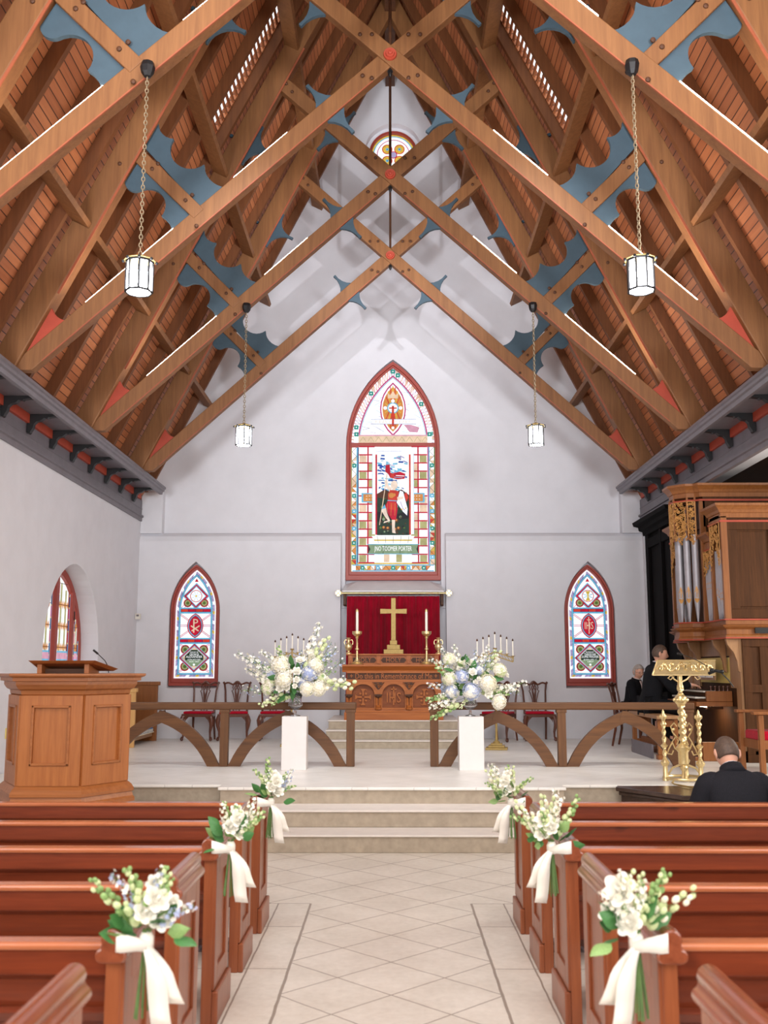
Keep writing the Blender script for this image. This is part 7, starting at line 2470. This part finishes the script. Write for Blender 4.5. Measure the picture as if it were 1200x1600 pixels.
def spray_mesh(seed, mats, L=1.0, n=34, w=0.11, fs_=0.06, tip=0.35, closed=False, bend=0.2):
    """flower spike along +z: thin stem with blossoms"""
    r_ = random.Random(seed); m = MB()
    pts = [(bend * (i / 8) ** 2 * L, 0, L * i / 8) for i in range(9)]
    m.tube(pts, 0.005, 5, 0)
    for i in range(n):
        v = 0.22 + 0.78 * (i + 0.5) / n
        c = Vector((bend * v * v * L, 0, L * v)); a = i * 2.4
        ww = w * (1 - tip * v) * r_.uniform(0.5, 1.1)
        p = c + Vector((ww * cos(a), ww * sin(a), r_.uniform(-.02, .04)))
        m.tube([c - Vector((0, 0, 0.03)), p], 0.0025, 4, 0, cap=False)
        k = 1 + r_.randrange(len(mats) - 1)
        f = fs_ * (1.15 - 0.6 * v) * r_.uniform(.8, 1.2)
        if closed:
            m.ball(tuple(p), (f, f, f * 1.2), 6, 5, k)
        else:
            nr = (p - c).normalized(); q = nr.to_track_quat('Z', 'Y').to_matrix()
            for j in range(5):
                b = j * 2 * PI / 5
                Lp = [Vector((0, 0, 0)), Vector((f * .8 * cos(b - .5), f * .8 * sin(b - .5), f * .3)), Vector((f * 1.1 * cos(b), f * 1.1 * sin(b), f * .35)), Vector((f * .8 * cos(b + .5), f * .8 * sin(b + .5), f * .3))]
                m.add([p + q @ x for x in Lp], [(0, 1, 2, 3)], k)
    return mesh_of(m, mats, False)
SPR = {'white': [spray_mesh(i, ['stem', 'petal_white', 'petal_cream', 'petal_white']) for i in (1, 2)],
       'blue': [spray_mesh(3, ['stem', 'petal_blue', 'petal_white', 'petal_blue'])],
       'green': [spray_mesh(4, ['stem', 'leaf_light', 'petal_green'], closed=True, w=0.10, fs_=0.06, n=22), spray_mesh(5, ['stem', 'petal_green', 'petal_cream'], closed=True, w=0.12, fs_=0.065, n=18)],
       'airy': [spray_mesh(6, ['stem', 'petal_white', 'petal_blue', 'leaf_light'], n=40, w=0.13, fs_=0.034, tip=0.1)]}
def leaf_mesh(seed, mat='leaf'):
    r_ = random.Random(seed); m = MB()
    n = 7; vs = []
    for i in range(n):
        v = i / (n - 1); w = 0.30 * math.sin(PI * v ** 0.8) + 0.01
        for u in (-1, -0.5, 0, 0.5, 1):
            vs.append((u * w, 0.12 * abs(u) * w * 2 + 0.28 * v * v, v))
    fs = []
    for i in range(n - 1):
        for j in range(4):
            a = i * 5 + j; fs.append((a, a + 1, a + 6, a + 5))
    m.add(vs, fs)
    return mesh_of(m, mat)
LEAF = [leaf_mesh(1, 'leaf'), leaf_mesh(2, 'leaf'), leaf_mesh(3, 'leaf_light')]
def orient(p, d, s, roll=0.0, sz=None):
    q = Vector(d).normalized().to_track_quat('Z', 'Y').to_matrix().to_4x4()
    S = Matrix.Diagonal((s, s, sz or s, 1))
    return Matrix.Translation(p) @ q @ Matrix.Rotation(roll, 4, 'Z') @ S

def arrangement(x, y, z, label, flip, seed, heads, roses, sprays, leaves):
    t = thing('flower_arrangement', label, 'flower arrangement', (x, y, z))
    r_ = random.Random(seed)
    c = Vector((0, 0, 0.02))
    for (u, v, w_, r, kind) in heads:       # u right, v up, w towards the nave
        p = Vector((u, -w_, v))
        link('hydrangea', r_.choice(HYD[kind]), t, orient(p, p - c + Vector((0, -0.15, 0.02)), r, r_.random() * 6))
    for (u, v, w_, r) in roses:
        p = Vector((u, -w_, v))
        d = (p - c).normalized() + Vector((0, -0.6, 0.1))
        link('rose', r_.choice(ROSES), t, orient(p - d.normalized() * r * .5, d, r * 1.05, r_.random() * 6))
    for (u, v, w_, kind, L, su, sv) in sprays:   # base, spray kind, length, direction
        p = Vector((su * 0.5, -w_ * 0.5, sv * 0.3))
        e = Vector((u, -w_, v)); d = e - p
        link('flower_spray', r_.choice(SPR[kind]), t, orient(p, d, d.length, r_.random() * 6))
    for i in range(leaves):
        a = r_.uniform(0, 2 * PI); rr = r_.uniform(0.05, 0.26)
        p = Vector((rr * 1.2 * cos(a), -r_.uniform(-0.05, 0.16), 0.16 + rr * sin(a)))
        d = Vector((cos(a), r_.uniform(-0.8, 0.1), sin(a) * 0.8))
        link('leaf', r_.choice(LEAF), t, orient(p, d, r_.uniform(0.09, 0.15), r_.random() * 6))
    m = MB()
    for i in range(16):
        a = r_.uniform(0, 2 * PI); m.tube([(0.05 * cos(a), 0.05 * sin(a), -0.13), (0.04 * cos(a + .5), 0.04 * sin(a + .5), -0.02), (0.09 * cos(a), 0.09 * sin(a), 0.12)], 0.004, 5)
    m.build('stems', 'stem', t, smooth=True, world=False)
    # greenery filling the middle
    for i in range(26):
        a = r_.uniform(0, 2 * PI); rr = r_.uniform(0.0, 0.2)
        p = Vector((rr * cos(a) * 1.3, r_.uniform(-0.12, 0.1), 0.14 + rr * sin(a)))
        link('leaf', LEAF[i % 3], t, orient(p, Vector((r_.uniform(-1, 1), r_.uniform(-1, .3), r_.uniform(-.3, 1))), r_.uniform(0.08, 0.12), r_.random() * 6))
    return t
zu = ZP + 0.616 + 0.27
headsL = [(-0.17, 0.33, 0.10, 0.115, 'white'), (-0.13, 0.165, 0.18, 0.10, 'white'), (0.15, 0.05, 0.18, 0.085, 'white'), (0.285, 0.055, 0.12, 0.09, 'white'), (0.24, 0.33, 0.08, 0.095, 'white'), (-0.33, 0.06, 0.06, 0.08, 'green'), (0.165, 0.23, 0.14, 0.085, 'blue'), (-0.27, 0.22, 0.05, 0.08, 'blue'), (0.10, 0.13, 0.12, 0.07, 'blue'), (0.32, 0.17, 0.05, 0.07, 'green'), (-0.30, 0.13, 0.08, 0.07, 'green')]
rosesL = [(-0.17, 0.06, 0.20, 0.055), (-0.09, 0.07, 0.18, 0.05), (0.03, 0.26, 0.20, 0.058), (0.06, 0.39, 0.14, 0.058), (0.19, 0.45, 0.06, 0.055), (0.03, 0.16, 0.22, 0.045), (0.01, 0.085, 0.22, 0.035), (-0.06, 0.24, 0.2, 0.04), (-0.3, 0.19, 0.10, 0.05), (0.38, 0.16, 0.08, 0.045)]
spL = []
for (u, v, w_, kind) in ((-0.70, 0.45, 0.0, 'white'), (-0.62, 0.22, 0.05, 'white'), (-0.56, 0.34, 0.08, 'airy'), (-0.36, 0.55, 0.0, 'white'), (-0.28, 0.50, 0.05, 'green'), (0.32, 0.80, -0.02, 'white'), (0.42, 0.62, 0.0, 'green'), (0.36, 0.52, 0.02, 'blue'), (0.55, 0.45, 0.0, 'airy'), (0.62, 0.30, 0.05, 'airy'), (0.68, 0.20, 0.05, 'green'), (0.60, 0.10, 0.05, 'white'), (-0.62, 0.03, 0.05, 'airy'), (-0.42, -0.08, 0.1, 'green'), (-0.28, -0.10, 0.12, 'green'), (-0.16, -0.1, 0.12, 'green'), (0.2, 0.55, 0.02, 'blue'), (-0.45, 0.12, 0.1, 'white'), (0.1, 0.5, 0.0, 'blue'), (-0.2, 0.52, 0.0, 'white'), (0.5, 0.52, 0.0, 'airy'), (-0.5, 0.42, 0.03, 'airy')):
    spL.append((u, v, w_, kind, 0, 0.3 * u, v))
arrangement(PL_[0], PL_[1], zu, 'large white and green flower arrangement in the glass urn left of the altar', 1, 11, headsL, rosesL, spL, 20)
headsR = [(-0.25, 0.17, 0.12, 0.085, 'green'), (-0.11, 0.20, 0.16, 0.085, 'blue'), (-0.23, 0.02, 0.12, 0.08, 'blue'), (0.0, 0.02, 0.20, 0.10, 'blue'), (0.20, 0.12, 0.18, 0.10, 'white'), (0.35, 0.27, 0.10, 0.085, 'green'), (0.33, -0.10, 0.14, 0.09, 'white'), (-0.25, 0.40, 0.06, 0.075, 'green'), (0.10, 0.27, 0.10, 0.06, 'blue'), (-0.1, 0.35, 0.02, 0.06, 'green')]
rosesR = [(-0.20, 0.385, 0.10, 0.06), (0.01, 0.36, 0.12, 0.06), (0.02, 0.25, 0.20, 0.055), (0.20, 0.0, 0.22, 0.062), (0.43, 0.22, 0.08, 0.045), (0.09, 0.17, 0.22, 0.03), (0.05, 0.13, 0.2, 0.035), (0.33, 0.40, 0.04, 0.035), (-0.13, 0.30, 0.1, 0.04)]
spR = []
for (u, v, w_, kind) in ((-0.32, 0.55, 0.0, 'white'), (-0.42, 0.45, 0.05, 'white'), (-0.45, 0.25, 0.08, 'green'), (-0.50, 0.10, 0.08, 'blue'), (-0.52, -0.05, 0.10, 'green'), (-0.50, -0.20, 0.12, 'white'), (-0.47, -0.28, 0.14, 'green'), (-0.15, -0.15, 0.16, 'green'), (0.12, 0.50, 0.0, 'blue'), (0.22, 0.55, 0.0, 'white'), (0.30, 0.52, 0.0, 'airy'), (0.40, 0.45, 0.0, 'green'), (0.50, 0.12, 0.05, 'white'), (0.66, 0.02, 0.05, 'white'), (0.58, 0.08, 0.05, 'airy'), (0.45, 0.03, 0.1, 'green'), (-0.22, 0.55, 0.0, 'white'), (-0.05, 0.45, 0.0, 'airy'), (-0.38, 0.33, 0.1, 'airy'), (0.18, 0.42, 0.05, 'blue'), (-0.4, 0.0, 0.1, 'white'), (0.3, 0.35, 0.05, 'airy')):
    spR.append((u, v, w_, kind, 0, 0.3 * u, v))
arrangement(PR_[0], PR_[1], zu, 'large white and pale blue flower arrangement in the glass urn right of the altar', -1, 23, headsR, rosesR, spR, 20)

# --- bouquets tied to the pew ends
def ribbon(m, pts, w, dirv, k=None):
    pts = [Vector(p) for p in pts]; vs = []
    n = len(pts)
    ws = w if isinstance(w, list) else [w] * n
    for p, w_ in zip(pts, ws):
        d = Vector(dirv).normalized() * w_ / 2
        vs += [p - d, p + d]
    m.add(vs, [(2 * i, 2 * i + 1, 2 * i + 3, 2 * i + 2) for i in range(n - 1)], k)
def bouquet(sgn, y, seed, label, big=False, blue=False):
    """sgn side of the aisle; binding point against the aisle face of the pew end"""
    t = thing('pew_bouquet', label, 'bouquet', (sgn * 0.77, y + 0.02, 0.812), 0, 'bouquets tied to the pew ends')
    t.scale = (0.95, 0.95, 0.95)
    r_ = random.Random(seed)
    a = -sgn     # towards the aisle
    lean = Vector((a * 0.25, -0.1, 1)).normalized()
    # roses
    spots_ = [(0.02, 0.13, 0.06, 0.05), (0.035, 0.06, 0.04, 0.046), (-0.01, 0.09, 0.07, 0.042), (0.06, 0.10, 0.0, 0.036), (0.0, 0.17, 0.03, 0.034)]
    if big:
        spots_ = [(0.03, 0.155, 0.05, 0.06), (0.02, 0.055, 0.06, 0.05), (0.065, 0.075, 0.02, 0.045), (0.03, 0.11, 0.0, 0.04)]
    for (u, v, w_, r) in spots_:
        u *= a; p = Vector((u + a * v * 0.12, -w_, v))
        d = Vector((a * 0.5 + u * 3, -0.9, 0.55))
        link('rose', r_.choice(ROSES), t, orient(p, d, r, r_.random() * 6))
    for i in range(9):
        an = r_.uniform(-1.0, 1.0)
        L = r_.uniform(0.17, 0.27)
        d = Vector((sin(an) + a * 0.1, r_.uniform(-0.5, 0.2), cos(an) * 0.9 + 0.15))
        kind = 'green' if i < 6 else ('blue' if blue else 'white')
        link('flower_spray', r_.choice(SPR[kind]), t, orient((a * 0.01, -0.02, 0.02), d, L, r_.random() * 6))
    for i in range(14):
        an = r_.uniform(-1.7, 1.7)
        d = Vector((sin(an), r_.uniform(-0.9, 0.0), cos(an)))
        p = d * r_.uniform(0.03, 0.10)
        link('leaf', r_.choice(LEAF), t, orient(p, d, r_.uniform(0.06, 0.10), r_.random() * 6))
    m = MB()
    for i in range(12):
        q = r_.uniform(0, 6.28)
        m.tube([(0.012 * cos(q), 0.012 * sin(q) - 0.02, 0.03), (0.008 * cos(q), 0.008 * sin(q) - 0.02, -0.03), (0.03 * cos(q) + a * 0.0, 0.02 * sin(q) - 0.02, -0.22 - r_.uniform(0, .03))], 0.0035, 5)
    m.build('stems', 'stem', t, smooth=True, world=False)
    m = MB()
    # band round the pew end
    zc = -0.01
    band = [(a * 0.02, -0.045, zc - 0.01), (sgn * 0.03, -0.055, zc), (sgn * 0.07, -0.075, zc + 0.008), (sgn * 0.125, -0.055, zc + 0.012), (sgn * 0.13, 0.0, zc + 0.01)]
    ribbon(m, band, [0.03, 0.045, 0.06, 0.065, 0.06], (0, 0.0, 1))
    m.build('ribbon_band', 'satin', t, smooth='all', world=False).modifiers.new('s', 'SOLIDIFY').thickness = 0.0015
    m = MB()
    m.lathe([(0.018, -0.03), (0.024, -0.01), (0.024, 0.015), (0.016, 0.03)], (0, -0.02, -0.01), 10)
    m.build('ribbon_wrap', 'satin', t, smooth='all', world=False)
    for (off, L, sw, fw) in ((0.03, 0.25, 0.06, 0.065), (0.0, 0.18, 0.10, 0.06)):
        m = MB(); pts = []; ws = []
        for i in range(9):
            v = i / 8
            pts.append((a * (0.015 + sw * v + 0.01 * sin(v * 5)), -0.045 - off * 0.6 - 0.02 * sin(v * 4 + off * 30), -0.02 - L * v + 0.03 * sin(v * PI) * 0.4)); ws.append(0.02 + (fw - 0.02) * min(1, v * 2.2))
        ribbon(m, pts, ws, (1, 0.25, -0.12))
        m.build('ribbon_tail', 'satin', t, smooth='all', world=False).modifiers.new('s', 'SOLIDIFY').thickness = 0.0015
    return t
bouquet(-1, rows[0], 5, 'white rose bouquet with ribbon on the front left pew end', blue=True)
bouquet(-1, rows[2], 6, 'white rose bouquet with ribbon on the third left pew end')
bouquet(-1, rows[4], 7, 'white rose bouquet with ribbon on the left pew end nearest the camera', blue=True)
bouquet(1, rows[0], 8, 'white rose bouquet with ribbon on the front right pew end')
bouquet(1, rows[2], 9, 'white rose bouquet with ribbon on the third right pew end')
bouquet(1, rows[4], 10, 'white rose bouquet with ribbon on the right pew end nearest the camera', big=True)
